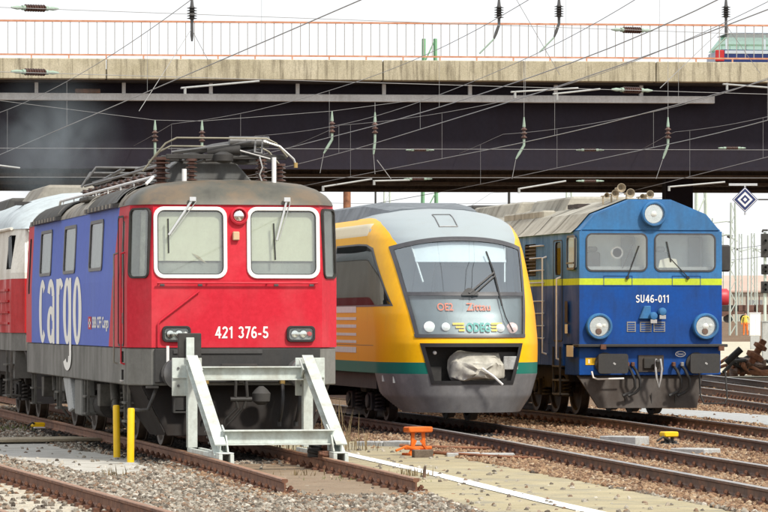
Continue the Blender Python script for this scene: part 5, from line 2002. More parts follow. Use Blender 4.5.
lamp('headlight', 0.04, 3.76, 0.235, 'blue_light', 0.0, False)
lamp('headlight', -1.0, 1.68, 0.245, 'blue_light')
lamp('headlight', 1.03, 1.68, 0.245, 'blue_light')
numerals('number', 'SU46-011', 'lettering_white', SU, (-0.29, -0.002, 2.12), (1, 0, 0), (0, 0, 1), 0.64, 0.145, 0.15, 0.004)
m3 = MB().prism([(-0.24, 1.82), (-0.02, 1.82), (-0.02, 2.06), (-0.14, 2.06)], -0.08, -0.001, 'y')
m3.build('socket_bracket', 'blue_light', SU, bevel=0.01)
for x, z in ((0.02, 1.87), (0.19, 1.95)):
    h = MB().lathe([(0.04, 0), (0.075, -0.04), (0.08, -0.12), (0.06, -0.15), (0.02, -0.16)], (x, 0, z), (0, 1, 0), 16).build('jumper_socket', 'blue_light', SU, smooth=40)
    MB().bx(x - 0.06, x + 0.06, -0.14, -0.1, z - 0.13, z - 0.06).build('socket_flap', 'steel', h)
for x0, x1 in ((-0.46, -0.29), (-0.21, 0.01), (0.05, 0.27)):
    f = MB().bx(x0, x1, -0.012, -0.001, 1.58, 1.77)
    v = f.build('vent', 'cab_grey', SU)
    for k in range(4):
        MB().bx(x0 + 0.02, x1 - 0.02, -0.02, -0.013, 1.6 + k * 0.042, 1.62 + k * 0.042).build('slat', 'blue_deep', v)
# ledge, buffer beam, buffers, apron
MB().bx(-1.42, 1.43, -0.16, 0.3, 1.3, 1.353).build('ledge', 'beam_grey', SU, bevel=0.01)
for x, z in ((-0.95, 1.29), (1.3, 1.26)):
    MB().bx(x - 0.05, x + 0.05, -0.2, -0.14, z - 0.03, z + 0.06).build('ledge_bracket', 'fastener_rust', SU)
pl = [(-1.36, 0.02), (1.34, 0.02), (1.42, 0.9), (-1.42, 0.9)]
MB().prism(pl, 0.78, 1.298, 'z').build('buffer_beam', 'blue_deep', SU, bevel=0.01)
m3 = MB().bx(-1.45, 1.45, 0.91, LSU - 0.5, 0.95, 1.353)
m3.build('underframe', 'blue_deep', SU)
buffer_pair(SU, 1.0, (-0.87, 0.87), -0.62, 0.02, (0.56, 0.36), 'blackened', 'beam_grey')
for x in (-0.87, 0.87):
    MB().box((x + 0.02, -0.6205, 1.0), (0.05, 0.004, 0.03), Matrix.Rotation(0.6, 3, 'Y')).build('scrape_mark', 'steel', SU)
m3 = MB().bx(-0.24, 0.24, -0.02, 0.018, 0.84, 1.15)
m3.build('coupler_plate', 'apron_brown', SU)
m3 = MB().bx(-0.15, 0.1, -0.06, -0.021, 0.9, 1.1)
m3.prism([(-0.03, 0.98), (-0.3, 1.0), (-0.36, 1.08), (-0.4, 1.04), (-0.34, 0.9), (-0.03, 0.92)], 0.0, 0.07, 'x')
m3.build('draw_hook', 'blackened', SU, bevel=0.01)
m3 = MB()
m3.tube([(0.02, -0.3, 1.08), (0.0, -0.34, 0.9), (0.02, -0.34, 0.72), (0.06, -0.34, 0.55), (0.1, -0.34, 0.72), (0.12, -0.34, 0.9), (0.1, -0.3, 1.08)], 0.022, 8)
m3.build('screw_coupling', 'steel', SU, smooth=40)
for x in (-0.46, -0.36, 0.42, 0.58):
    m3 = MB()
    m3.tube([(x, -0.05, 0.95), (x + 0.03, -0.2, 0.86), (x + 0.09, -0.24, 0.7), (x + 0.1, -0.22, 0.55), (x + 0.02, -0.18, 0.46), (x - 0.08, -0.18, 0.42)], 0.028, 8)
    m3.cyl((x - 0.08, -0.18, 0.42), (x - 0.12, -0.18, 0.4), 0.035, 8)
    h = m3.build('brake_hose', 'black_rubber', SU, smooth=40)
    MB().box((x, -0.05, 0.98), (0.06, 0.1, 0.08)).build('tap', 'steel' if x > 0.5 else 'fastener_rust', h, bevel=0.01)
m3 = MB()
m3.tube([(-1.15, -0.1, 0.85), (-1.13, -0.14, 0.74), (-1.05, -0.14, 0.71), (-0.55, -0.14, 0.72)], 0.018, 6)
m3.build('uncoupling_bar', 'white_paint', SU, smooth=40)
m3 = MB()
m3.tube([(1.34, -0.3, 0.85), (1.35, -0.4, 0.36), (1.3, -0.4, 0.26), (0.9, -0.4, 0.26), (0.84, -0.4, 0.4), (0.84, -0.3, 0.82)], 0.016, 6)
m3.build('shunter_step', 'blackened', SU, smooth=40)
mb = MB()
mb.add([(-1.38, 0.1, 0.775), (1.02, 0.1, 0.775), (1.02, 0.15, 0.775), (-1.38, 0.15, 0.775), (-1.02, -0.08, 0.17), (0.86, -0.08, 0.17), (0.86, -0.03, 0.17), (-1.02, -0.03, 0.17)],
       [(0, 1, 5, 4), (3, 7, 6, 2), (0, 4, 7, 3), (1, 2, 6, 5), (4, 5, 6, 7), (0, 3, 2, 1)])
mb.build('snow_plough', 'apron_brown', SU, bevel=0.008)
for x in (-0.5, 0.0, 0.45):
    MB().bx(x - 0.006, x + 0.006, -0.055, -0.03, 0.2, 0.45).build('plough_seam', 'blackened', SU)
ov = MB()
pts = [(0.57 + 0.1 * math.cos(a * math.pi / 12), 1.17 + 0.055 * math.sin(a * math.pi / 12)) for a in range(24)]
pin = [(0.57 + 0.085 * math.cos(a * math.pi / 12), 1.17 + 0.043 * math.sin(a * math.pi / 12)) for a in range(24)]
ring_prism(ov, pts, pin, 0.01, 0.0185)
lg = ov.build('maker_emblem', 'lettering_white', SU)
text('emblem_text', 'Stoen', 'lettering_white', lg, (0.51, 0.0185, 1.15), (1, 0, 0), (0, 0, 1), 0.12, 0.045, 0.01, 0.003)
MB().bx(-1.24, -1.03, 0.012, 0.018, 0.97, 1.1).build('warning_label', 'label_yellow', SU)
MB().bx(-1.19, -1.16, 0.008, 0.0115, 1.0, 1.07).build('warning_mark', 'lettering_white', SU)
MB().bx(-1.455, -1.452, 0.1, 0.62, 1.12, 1.33).build('data_label', 'label_white', SU)
# visible side: quarter window, door, hand rails, rungs, grilles
f = MB()
ring_prism(f, rrect(0.45, 3.05, 0.66, 0.64, 0.1), rrect(0.45, 3.05, 0.58, 0.56, 0.07), -1.425, -1.395, 'x')
f.build('side_window_frame', 'glass_frame', SU)
MB().prism(rrect(0.45, 3.05, 0.58, 0.56, 0.07), -1.405, -1.4, 'x').build('side_window', 'blue_loco_glass', SU)
MB().bx(-1.44, -1.41, 0.17, 0.73, 2.84, 2.87).build('window_bar', 'glass_frame', SU)
MB().prism(rrect(1.32, 2.95, 0.44, 0.6, 0.08), -1.43, -1.425, 'x').build('door_window', 'dark_glass', SU)
f = MB()
ring_prism(f, rrect(1.32, 2.35, 0.72, 1.9, 0.06), rrect(1.32, 2.35, 0.68, 1.86, 0.05), -1.458, -1.4505, 'x')
f.build('door_seam', 'beam_grey', SU)
for y, z0, z1 in ((1.1, 1.05, 2.6), (2.25, 1.15, 3.0)):
    m3 = MB().tube([(-1.45, y, z1), (-1.53, y, z1 - 0.03), (-1.53, y, z0 + 0.03), (-1.45, y, z0)], 0.02, 8)
    m3.build('hand_rail', 'white_paint', SU, smooth=40)
for k in range(8):
    z = 1.45 + k * 0.235 + (0.12 if k > 3 else 0)
    m3 = MB().tube([(-1.45, 2.45, z), (-1.51, 2.47, z), (-1.51, 3.4, z), (-1.45, 3.42, z)], 0.016, 6)
    m3.build('rung', 'steel', SU, smooth=40)
for k in range(9):
    MB().bx(-1.452, -1.43, 3.15, 4.05, 2.66 + k * 0.068, 2.69 + k * 0.068).build('grille_slat', 'grille_dark', SU)
for y0 in (5.0, 6.6, 8.2):
    MB().bx(-1.458, -1.45, y0, y0 + 1.2, 2.66, 3.22).build('side_grille', 'grille_dark', SU)
MB().bx(-1.456, -1.4515, 0.55, 0.75, 1.75, 2.15).build('speaking_grille', 'grille_dark', SU)
MB().bx(-1.456, -1.4515, 0.55, 0.75, 1.55, 1.72).build('data_label', 'label_white', SU)
m3 = MB()
m3.bx(1.4, 1.6, 0.25, 0.4, 2.7, 3.2)
m3.build('mirror', 'blackened', SU, bevel=0.03)
# steps below the door, bogies
for z in (0.4, 0.66, 0.92):
    MB().bx(-1.5, -1.3, 1.05, 1.6, z, z + 0.03).build('foot_step', 'bogie_grey', SU)
m3 = MB()
for y in (1.05, 1.6):
    m3.bx(-1.49, -1.46, y - 0.02, y + 0.02, 0.4, 1.3)
m3.build('step_frame', 'bogie_grime', SU)
bogie(SU, 4.2, 1.65, 0.55, 3, 'bogie_grime', 1.05, 'bogie_grime')
bogie(SU, 13.2, 1.65, 0.55, 3, 'bogie_grime', 1.05, 'bogie_grime')
m3 = MB().bx(-1.3, 1.3, 7.2, 10.4, 0.35, 0.95)
m3.build('fuel_tank', 'bogie_grime', SU, bevel=0.05)

# ------------------------------------------------------------------ red and white diesel locomotive coupled behind the electric one
paint('loco_white', (0.8, 0.78, 0.7), 0.5, (0.3, 0.25, 0.18), 0.25)
paint('loco_red', (0.55, 0.02, 0.025), 0.42, (0.2, 0.04, 0.03), 0.2)
paint('roof_silver', (0.5, 0.57, 0.6), 0.45, (0.25, 0.26, 0.26), 0.35, 0.9)
RD = thing('diesel_locomotive', (8.57, 71.35, 0), 0, 'red and white diesel locomotive with silver roof, partly hidden behind the blue side', 'locomotive')
LRD = 18.0


def rd_plan(lean, inset=0.0):
    f, w = 1.3 - inset, 1.49 - inset
    return [(-f, lean), (f, lean), (w, 0.55 + lean), (w, LRD), (-w, LRD), (-w, 0.55 + lean)]


def rd_loft(name, levels, mat):
    mb = MB()
    for z, lean, ins in levels:
        mb.v += [(x, y, z) for x, y in rd_plan(lean, ins)]
    k = 6
    for j in range(len(levels) - 1):
        for i in range(k):
            mb.f.append((j * k + i, j * k + (i + 1) % k, (j + 1) * k + (i + 1) % k, (j + 1) * k + i))
    mb.f += [tuple(range(k - 1, -1, -1)), tuple(range((len(levels) - 1) * k, len(levels) * k))]
    mb.m = [0] * len(mb.f)
    return mb.build(name, mat, RD)


rd_loft('lower_body', [(1.57, 0.0, 0.0), (2.54, 0.0, 0.0)], 'loco_red')
upper = rd_loft('upper_body', [(2.542, 0.0, 0.0), (2.65, 0.02, 0.0), (3.45, 0.5, 0.06)], 'loco_white')
cut = []
for s in (-1, 1):
    cut.append(MB().prism(rrect(s * 0.68, 3.03, 1.0, 0.58, 0.08), -0.3, 0.7, 'y').build('k', 'cab_dark'))
cut.append(MB().prism([(0.62, 2.72), (1.5, 2.72), (1.36, 3.33), (0.8, 3.33)], -1.8, -1.3, 'x').build('k', 'cab_dark'))
carve(upper, cut)
ang = math.atan2(0.48, 0.8)
for s in (-1, 1):
    w = thing('windscreen', (s * 0.68, 0.245, 3.03), 0, None, None)
    w.parent = RD
    w.rotation_euler = (-ang, 0, 0)
    f = MB()
    ring_prism(f, rrect(0, 0, 1.08, 0.74, 0.12), rrect(0, 0, 0.95, 0.62, 0.08), -0.02, 0.02)
    f.build('window_frame', 'loco_white', w)
    MB().prism(rrect(0, 0, 0.95, 0.62, 0.08), -0.004, 0.002, 'y').build('pane', 'dark_glass', w)
MB().prism([(0.64, 2.74), (1.47, 2.74), (1.34, 3.31), (0.82, 3.31)], -1.46, -1.455, 'x').build('side_window', 'dark_glass', RD)
for k in range(4):
    MB().bx(-1.52, -1.485, 0.9, 4.0, 1.72 + k * 0.2, 1.76 + k * 0.2).build('side_rib', 'loco_red', RD)
# domed roof
mb = MB()
prof = [(-1.0, 0.0), (-0.97, 0.2), (-0.88, 0.45), (-0.72, 0.68), (-0.5, 0.86), (-0.25, 0.97), (0, 1.0), (0.25, 0.97), (0.5, 0.86), (0.72, 0.68), (0.88, 0.45), (0.97, 0.2), (1.0, 0.0)]


def rd_roof(i, y):
    k = clampi(y, [(0.3, 0.0), (0.5, 0.25), (0.9, 0.55), (1.5, 0.8), (2.4, 1.0)])
    w = clampi(y, [(0.3, 1.2), (1.05, 1.45), (1.3, 1.45)])
    return (prof[i][0] * w, y, 3.44 + prof[i][1] * 0.72 * k)


mb.grid(rd_roof, range(len(prof)), [0.3, 0.4, 0.5, 0.7, 0.9, 1.2, 1.5, 2.0, 2.4, 5, 10, LRD])
roof = mb.build('roof', 'roof_silver', RD, smooth=50)
mb = MB()
mb.grid(lambda i, y: tuple(Vector(rd_roof(i, 0.3)) + Vector((0, y, -0.04 + 0.3 * y))), range(len(prof)), [-0.1, 0.08])
mb.tube([(-1.44, 0.95, 3.45), (-1.47, 3, 3.45), (-1.47, LRD, 3.45)], 0.03, 6)
mb.build('rain_gutter', 'loco_white', roof)
m3 = MB().prism([(-0.75, 3.95), (-0.45, 4.36), (0.45, 4.36), (0.75, 3.95)], 4.2, 7.2, 'y')
m3.build('roof_hump', 'roof_beige', RD, bevel=0.05)
m3 = MB().prism([(-1.0, 3.85), (-0.85, 4.2), (0.85, 4.2), (1.0, 3.85)], 7.21, 14, 'y')
m3.build('roof_hump', 'roof_panel', RD, bevel=0.05)
MB().bx(-1.2, -0.9, 2.6, 2.9, 3.93, 3.99).build('roof_vent', 'blackened', RD)
rd_band = MB().prism([(-1.28, 0.03), (1.28, 0.03), (1.47, 0.6), (1.47, LRD - 0.1), (-1.47, LRD - 0.1), (-1.47, 0.6)], 1.25, 1.568, 'z')
rd_band.build('frame_band', 'under_grey', RD)
for x in (-1.05, 1.05):
    lamp('headlight', x, 1.43, 0.11, 'blackened', 0.02, False, RD)
buffer_pair(RD, 1.06, (-0.875, 0.875), -0.55, 0.05, 'round', 'blackened', 'dark_steel')
m3 = MB().prism([(-1.3, 1.245), (1.3, 1.245), (1.05, 0.3), (-1.05, 0.3)], 0.05, 0.1, 'y')
m3.build('snow_plough', 'plow_grey', RD)
MB().bx(-1.43, 1.43, 1.0, LRD - 0.5, 0.85, 1.248).build('underframe', 'bogie_grime', RD)
m3 = MB()
for y in (0.62, 1.35):
    m3.bx(-1.5, -1.46, y - 0.025, y + 0.025, 0.42, 1.25)
for z in (0.42, 0.7, 0.98):
    m3.bx(-1.56, -1.3, 0.65, 1.32, z, z + 0.03)
m3.build('ladder_step', 'bogie_grey', RD)
m3 = MB().prism([(0.5, 1.245), (0.95, 1.245), (0.85, 0.75), (0.6, 0.75)], -1.42, -1.1, 'x')
m3.build('sand_box', 'under_grey', RD)
bogie(RD, 4.2, 1.85, 0.525, 3, 'bogie_grime', 1.05, 'bogie_grime')

# ------------------------------------------------------------------ exhaust smoke over that locomotive
def smoke_mat():
    m = bpy.data.materials.new('exhaust_smoke')
    m.use_nodes = True
    nt = m.node_tree
    nt.nodes.clear()
    out = nd(nt, 'ShaderNodeOutputMaterial')
    pv = nd(nt, 'ShaderNodeVolumePrincipled')
    pv.inputs['Color'].default_value = (0.36, 0.42, 0.46, 1)
    tc = nd(nt, 'ShaderNodeTexCoord')
    n = nd(nt, 'ShaderNodeTexNoise')
    n.inputs['Scale'].default_value = 1.9
    n.inputs['Detail'].default_value = 5
    n.inputs['Distortion'].default_value = 0.8
    nt.links.new(tc.outputs['Object'], n.inputs['Vector'])
    g = nd(nt, 'ShaderNodeTexGradient', gradient_type='SPHERICAL')
    mp = nd(nt, 'ShaderNodeMapping')
    mp.inputs['Scale'].default_value = (1, 1, 1)
    nt.links.new(tc.outputs['Generated'], mp.inputs[0])
    mp.inputs['Location'].default_value = (-1, -1, -1)
    mp.inputs['Scale'].default_value = (2, 2, 2)
    nt.links.new(mp.outputs[0], g.inputs[0])
    r = ramp(nt, n.outputs[0], [(0.36, (0, 0, 0)), (0.66, (1, 1, 1))])
    a = nd(nt, 'ShaderNodeMath', operation='MULTIPLY')
    nt.links.new(r.outputs[0], a.inputs[0])
    fp = nd(nt, 'ShaderNodeMath', operation='POWER')
    nt.links.new(g.outputs['Fac'], fp.inputs[0])
    fp.inputs[1].default_value = 1.7
    nt.links.new(fp.outputs[0], a.inputs[1])
    b = nd(nt, 'ShaderNodeMath', operation='MULTIPLY')
    nt.links.new(a.outputs[0], b.inputs[0])
    b.inputs[1].default_value = 0.85
    nt.links.new(b.outputs[0], pv.inputs['Density'])
    nt.links.new(pv.outputs[0], out.inputs['Volume'])
    MATS['exhaust_smoke'] = m


smoke_mat()
mb = MB()
mb.lathe([(0.02, 0)] + [(math.sin(math.pi * k / 12), 1 - math.cos(math.pi * k / 12)) for k in range(1, 12)] + [(0.02, 2.0)], (0, 0, -1), (0, 0, 1), 20)
sm = mb.build('exhaust_smoke', 'exhaust_smoke')
sm.location = at(52, 146, 80)
sm.scale = (1.6, 2.2, 1.75)
tag(sm, 'thin bluish exhaust smoke rising over the red and white locomotive', None, None, 'stuff')

# ------------------------------------------------------------------ overhead line: wires over each track and two cross-span sets
plain('wire_dark', (0.1, 0.1, 0.1), 0.5, 0.4, 0.1)
plain('wire_pale', (0.3, 0.3, 0.3), 0.6, 0.0, 0.1)
plain('arm_grey', (0.38, 0.39, 0.38), 0.5, 0.1, 0.1)
paint('fitting_green', (0.33, 0.44, 0.36), 0.5, (0.2, 0.2, 0.15), 0.3, 6)
plain('sign_blue', (0.02, 0.035, 0.13), 0.4, 0, 0.1)


def sag_wire(p0, p1, sag, r, n=14):
    p0, p1 = Vector(p0), Vector(p1)
    pts = []
    for i in range(n + 1):
        t = i / n
        q = p0.lerp(p1, t)
        q.z -= sag * 4 * t * (1 - t)
        pts.append(q)
    return MB().tube(pts, r, 5)


# span A stands a little before the bridge, span B close to it; both cross the tracks at a slant
A0, A1 = at(-60, 5, 78), at(830, 38, 106)
B0, B1 = at(-60, 148, 98), at(830, 150, 107)


def along(p0, p1, t):
    return Vector(p0).lerp(Vector(p1), t)


LINES = [
    # label tail, support points (x, y) of the wire near the camera end and far end, contact height, messenger height
    ('over the foreground track', [(4.9, 24), (4.0, 50), (2.1, 112)], 5.5, 6.9),
    ('over the red locomotive', [(8.5, 38), (8.55, 60), (8.6, 160)], 5.5, 6.8),
    ('over the yellow railcar', [(10.9, 30), (13.4, 52), (14.3, 70), (14.4, 160)], 5.5, 6.9),
    ('over the gap beside the railcar', [(13.3, 40), (15.0, 60), (16.4, 90), (17.0, 160)], 5.6, 6.6),
    ('over the blue locomotive', [(15.8, 40), (17.6, 60), (18.7, 78), (18.9, 160)], 5.5, 6.9),
    ('beside the blue locomotive', [(18.0, 45), (21.5, 75), (23.5, 110), (25, 170)], 5.5, 6.7),
    ('over the far track', [(21, 50), (25.1, 82), (28, 105), (36, 170)], 5.5, 6.8),
]
for lab, pts, zc_, zm in LINES:
    yx = [(y, x) for x, y in pts]
    ya_, yb_ = yx[0][0], yx[-1][0]
    root = thing('overhead_line', (0, 0, 0), 0, 'contact and carrier wires ' + lab, 'wires', 'overhead lines along the tracks')
    fx = lambda y: sum(interp(y + d, yx) for d in (-6, -3, 0, 3, 6)) / 5
    n = 40
    cp = [(fx(lerp(ya_, yb_, i / n)), lerp(ya_, yb_, i / n), zc_) for i in range(n + 1)]
    MB().tube(cp, 0.008, 5).build('contact_wire', 'wire_pale', root)
    P = 50.0

    def mz(y):
        t = ((y - 103) / P) % 1.0
        return zm - 0.45 * 4 * t * (1 - t)
    mp_ = [(fx(lerp(ya_, yb_, i / (2 * n))), lerp(ya_, yb_, i / (2 * n)), mz(lerp(ya_, yb_, i / (2 * n)))) for i in range(2 * n + 1)]
    MB().tube(mp_, 0.006, 5).build('carrier_wire', 'wire_pale', root)
    y = ya_ + 3
    while y < min(yb_, 108):
        MB().tube([(fx(y), y, zc_), (fx(y), y, mz(y))], 0.0028, 4).build('dropper', 'wire_pale', root)
        y += 11.7


def insulator_h(p, d, length, root, name='insulator', core=0.42):
    """strain insulator in a wire: pale end fittings, ribbed brown core"""
    p, d = Vector(p), Vector(d).normalized()
    mb = MB()
    insulator_stack(mb, p - d * length * core / 2, length * core, length * 0.062, 8, d)
    o = mb.build(name, 'insulator', root, smooth=50)
    for s in (-1, 1):
        m3 = MB()
        a = p + d * s * length * core / 2
        m3.cyl(a, a + d * s * 0.07, length * 0.042, 10)
        m3.tube([a + d * s * 0.07, a + d * s * length * 0.16, a + d * s * (0.5 - core / 2) * length * 0.95], [length * 0.024, length * 0.034, length * 0.014], 8)
        m3.build('end_fitting', 'fitting_green', o, smooth=40)
    return o


def insulator_v(p, length, root, tilt=0.0, dark=False):
    """hanging insulator with a registration arm below"""
    p = Vector(p)
    mb = MB()
    c = length * 0.3
    insulator_stack(mb, p - Vector((0, 0, c * 1.5)), c, length * (0.12 if dark else 0.08), 3 if not dark else 5, (0, 0, 1))
    o = mb.build('insulator', 'blackened' if dark else 'insulator', root, smooth=50)
    m3 = MB()
    m3.tube([p + Vector((0, 0, length * 0.1)), p - Vector((0, 0, c * 0.2)), p - Vector((0, 0, c * 0.5))], [0.016, 0.036, 0.045], 8)
    q = p - Vector((0, 0, c * 1.5))
    m3.build('end_fitting', 'wire_dark' if dark else 'fitting_green', o, smooth=40)
    m3 = MB()
    e = q - Vector((0, 0, length * 0.16))
    f = e - Vector((tilt, 0, length * 0.35))
    m3.tube([q, e, e.lerp(f, 0.6), f], [0.036, 0.034, 0.038, 0.02], 8)
    m3.build('end_fitting', 'wire_dark' if dark else 'fitting_green', o, smooth=40)
    return f


def span(label, grp):
    return thing('cross_span', (0, 0, 0), 0, label, 'wires', grp)


def cross_wire(root, p0, p1, r=0.012, sag=0.0, name='span_wire', mat='wire_pale'):
    return sag_wire(p0, p1, sag, r).build(name, mat, root)


# ---- nearer span: carrier rope above, registration wire below
SA = span('cross-span wires with dark hanging insulators in front of the railing', 'cross-spans of the overhead line')


def spA(px, py0=None):
    t = (px + 60) / 890
    D = lerp(84, 100, t)
    return D


def PA(px, py):
    return at(px, py, spA(px))


cross_wire(SA, PA(-60, 5), PA(830, 37), 0.007)
cross_wire(SA, PA(-60, 70), PA(830, 96), 0.007)
for px, y1, y2 in ((35, 8, 72), (632, 30, 90)):
    for yy in (y1, y2):
        insulator_h(PA(px, yy), PA(px + 40, yy + 1.2) - PA(px, yy), 1.3, SA)
for px, py in ((192, 4), (499, 4), (559, 3), (726, 4)):
    f = insulator_v(PA(px, py - 4), 0.95, SA, 0.12 if px > 450 and px < 700 else 0.0, True)
    MB().tube([PA(px, -40), PA(px, py - 6)], 0.012, 5).build('dropper', 'wire_dark', SA)
    if px > 450:
        MB().tube([f, f - Vector((0.35, 0, 0.35))], 0.02, 6).build('dropper', 'fitting_green', SA)
for a, b in (((192, 28), (139, 111)), ((192, 30), (208, 60)), ((726, 25), (760, 73)), ((726, 25), (660, 88)), ((515, -3), (560, 75))):
    MB().tube([PA(*a), PA(*b)], 0.008, 4).build('stay_wire', 'wire_pale', SA)
for a, b in (((181, 88), (259, 81)), ((511, 92), (578, 88)), ((553, 94), (600, 89)), ((723, 84), (775, 88))):
    m3 = MB().tube([PA(*a), PA(*b)], 0.022, 8)
    m3.tube([PA(a[0] + 4, a[1] - 1), PA(a[0] + 4, a[1] + 6)], 0.03, 6)
    m3.build('steady_arm', 'arm_grey', SA, smooth=40)

# ---- farther span close to the bridge face
SB = span('cross-span wires with green and brown insulators before the dark girder', 'cross-spans of the overhead line')


def PB(px, py):
    return at(px, py, lerp(103, 107.3, (px + 60) / 890))


cross_wire(SB, PB(-60, 148), PB(830, 150), 0.006)
cross_wire(SB, PB(-60, 177), PB(830, 178), 0.006)
for a, b in (((-60, 93), (155, 120)), ((155, 120), (202, 121)), ((202, 121), (332, 111)), ((332, 111), (430, 98))):
    MB().tube([PB(*a), PB(*b)], 0.006, 4).build('span_rope', 'wire_pale', SB)
for px, py, tl in ((155, 124, 0.0), (202, 124, 0.0), (332, 115, 0.22), (375, 116, 0.04), (524, 121, 0.22), (668, 121, 0.14)):
    f = insulator_v(PB(px, py), 1.05, SB, tl)
    if px > 350:
        MB().tube([PB(px, py - (14 if px < 400 else 60)), PB(px, py)], 0.006, 4).build('dropper', 'wire_pale', SB)
    MB().tube([f, PB(px - (12 if tl > 0.1 else 0), py + 58)], 0.008, 4).build('dropper', 'wire_pale', SB)
for px, py in ((420, 150), (590, 150), (732, 148), (418, 179), (590, 181)):
    insulator_h(PB(px, py), PB(px + 40, py) - PB(px, py), 0.78, SB)
for a, b in (((322, 187), (372, 179)), ((373, 181), (410, 180)), ((518, 189), (566, 181)), ((668, 187), (725, 182)), ((-20, 163), (20, 168))):
    m3 = MB().tube([PB(*a), PB(*b)], 0.024, 8)
    m3.tube([PB(a[0] + 1, a[1] - 1), PB(a[0] + 1, a[1] + 4)], 0.035, 6)
    m3.build('steady_arm', 'arm_grey', SB, smooth=40)
MB().tube([PB(377, 160), PB(391, 179)], 0.01, 5).build('stay_wire', 'alu', SB)

# ---- diamond signal board hung from the far span
c = at(745, 199.5, 104)
SG = thing('signal_board', c, -THETA, 'diamond-shaped board with dark and white nested squares hung on the overhead line', 'sign')
for k, (h, mt) in enumerate(((0.335, 'sign_blue'), (0.31, 'lettering_white'), (0.285, 'sign_blue'), (0.2, 'lettering_white'), (0.125, 'sign_blue'), (0.055, 'lettering_white'))):
    m3 = MB().prism([(0, h), (h, 0), (0, -h), (-h, 0)], -0.004 * k - 0.01, -0.004 * k, 'y')
    m3.build('board' if k == 0 else 'board_print', mt, SG)
m3 = MB().bx(-0.42, 0.32, -0.02, 0.02, 0.36, 0.42)
m3.bx(-0.02, 0.02, -0.01, 0.01, 0.3, 0.36)
m3.cyl((0, 0, -0.33), (0, 0, -0.4), 0.025, 8)
m3.build('hanger', 'alu', SG)
MB().tube([(0.34, 0, 0.0), (0.8, 0, 0.0)], 0.02, 6).build('hanger_arm', 'wire_dark', SG)

# ------------------------------------------------------------------ small things on the ground
plain('post_yellow', (0.88, 0.55, 0.005), 0.4, 0, 0.08, 5)
paint('lever_orange', (0.72, 0.16, 0.02), 0.5, (0.3, 0.08, 0.03), 0.35, 6)
plain('weed_dry', (0.2, 0.15, 0.08), 0.9, 0, 0.3)
plain('weed_green', (0.13, 0.16, 0.05), 0.9, 0, 0.3)
rusty('scrap_rust', [(0.1, 0.05, 0.03), (0.3, 0.13, 0.07), (0.42, 0.2, 0.1)], 0.85, 5.0)
for px, py, lab in ((117, 461, 'yellow post standing nearer the end of the blue side, slightly taller'), (130.5, 466, 'yellow post nearer to the buffer stop, in front of its twin')):
    p = gnd(px, py)
    r = thing('yellow_post', (p.x, p.y, -0.2), 0, lab, 'post', 'pair of yellow posts')
    MB().lathe([(0.05, 0.0), (0.05, 0.77), (0.043, 0.79), (0.012, 0.795)], (0, 0, 0), (0.01 if px > 120 else -0.012, 0, 1), 18).build('post', 'post_yellow', r, smooth=40)
    MB().lathe([(0.12, 0), (0.1, 0.035), (0.055, 0.05)], (0, 0, 0.0), (0, 0, 1), 14).build('footing', 'slab_grey', r, smooth=30)

r = thing('plank_walkway', (5.2, 64.0, 0), R(14), 'pale timber walkway leading across to the red locomotive track', 'walkway')
for k in range(5):
    m3 = MB().bx(-3.6 + random.uniform(-.1, .1), 2.45 + random.uniform(-.06, .06), -0.6 + k * 0.24, -0.6 + k * 0.24 + 0.22, -0.15, -0.1 + random.uniform(-.006, .006))
    m3.build('plank', 'plank_wood', r, bevel=0.01)
for x in (-3.0, -0.8, 1.9):
    MB().bx(x - 0.1, x + 0.1, -0.6, 0.6, -0.24, -0.151).build('bearer', 'sleeper_dark', r)


def point_lever(px, py, label, mat_top, mat_base, h, rz=0.3, wide=1.0):
    p = gnd(px, py)
    r = thing('point_lever', (p.x, p.y, -0.2), rz, label, 'point lever', 'hand point levers')
    m3 = MB().bx(-0.2 * wide, 0.2 * wide, -0.14, 0.14, 0.0, 0.06)
    m3.build('base_plate', mat_base, r, bevel=0.01)
    for s in (-1, 1):
        m3 = MB().beam((s * 0.1 * wide, 0.0, 0.05), (s * 0.085 * wide, 0.0, h - 0.08), 0.025, 0.05)
        m3.build('upright', mat_base, r)
        m3 = MB().beam((s * 0.17 * wide, -0.06, 0.05), (s * 0.04 * wide, 0.0, h * 0.55), 0.03, 0.03)
        m3.build('stay', mat_base, r)
    m3 = MB().prism(rrect(0, h - 0.04, 0.4 * wide, 0.085, 0.03), -0.1, 0.1, 'y')
    m3.build('counterweight', mat_top, r, bevel=0.015)
    m3 = MB().cyl((-0.22 * wide, 0, h * 0.3), (0.22 * wide, 0, h * 0.3), 0.025, 8)
    m3.build('pivot', mat_base, r)
    m3 = MB().tube([(0.0, -0.05, 0.1), (-0.25 * wide, -0.1, 0.16), (-0.42 * wide, -0.1, 0.1)], 0.02, 6)
    m3.build('handle', mat_base, r)
    return r


point_lever(418, 457, 'rust orange hand point lever beside the sandy walkway', 'lever_orange', 'lever_orange', 0.44)
point_lever(669, 447, 'point lever with yellow weight between the two right tracks', 'post_yellow', 'blackened', 0.24, 0.2, 0.62)
L = point_lever(38, 431.5, 'low point lever with yellow and white weight beside the blue side', 'post_yellow', 'blackened', 0.16, 0.2, 0.55)
MB().prism(rrect(0, 0.06, 0.2, 0.05, 0.02), -0.12, -0.04, 'y').build('white_band', 'lettering_white', L)


def slab_run(p0, p1, w, h, n, label, mat='slab_grey', name='cable_trough'):
    p0, p1 = Vector(p0), Vector(p1)
    d = p1 - p0
    a = math.atan2(d.y, d.x)
    r = thing(name, (p0.x, p0.y, -0.2), a, label, 'cable trough', 'concrete cable troughs')
    l = d.length / n
    for k in range(n):
        m3 = MB().bx(k * l + 0.006, (k + 1) * l - 0.006, -w / 2, w / 2, 0.0, h + random.uniform(-.008, .008))
        m3.build('cover_slab', mat, r, bevel=0.012)


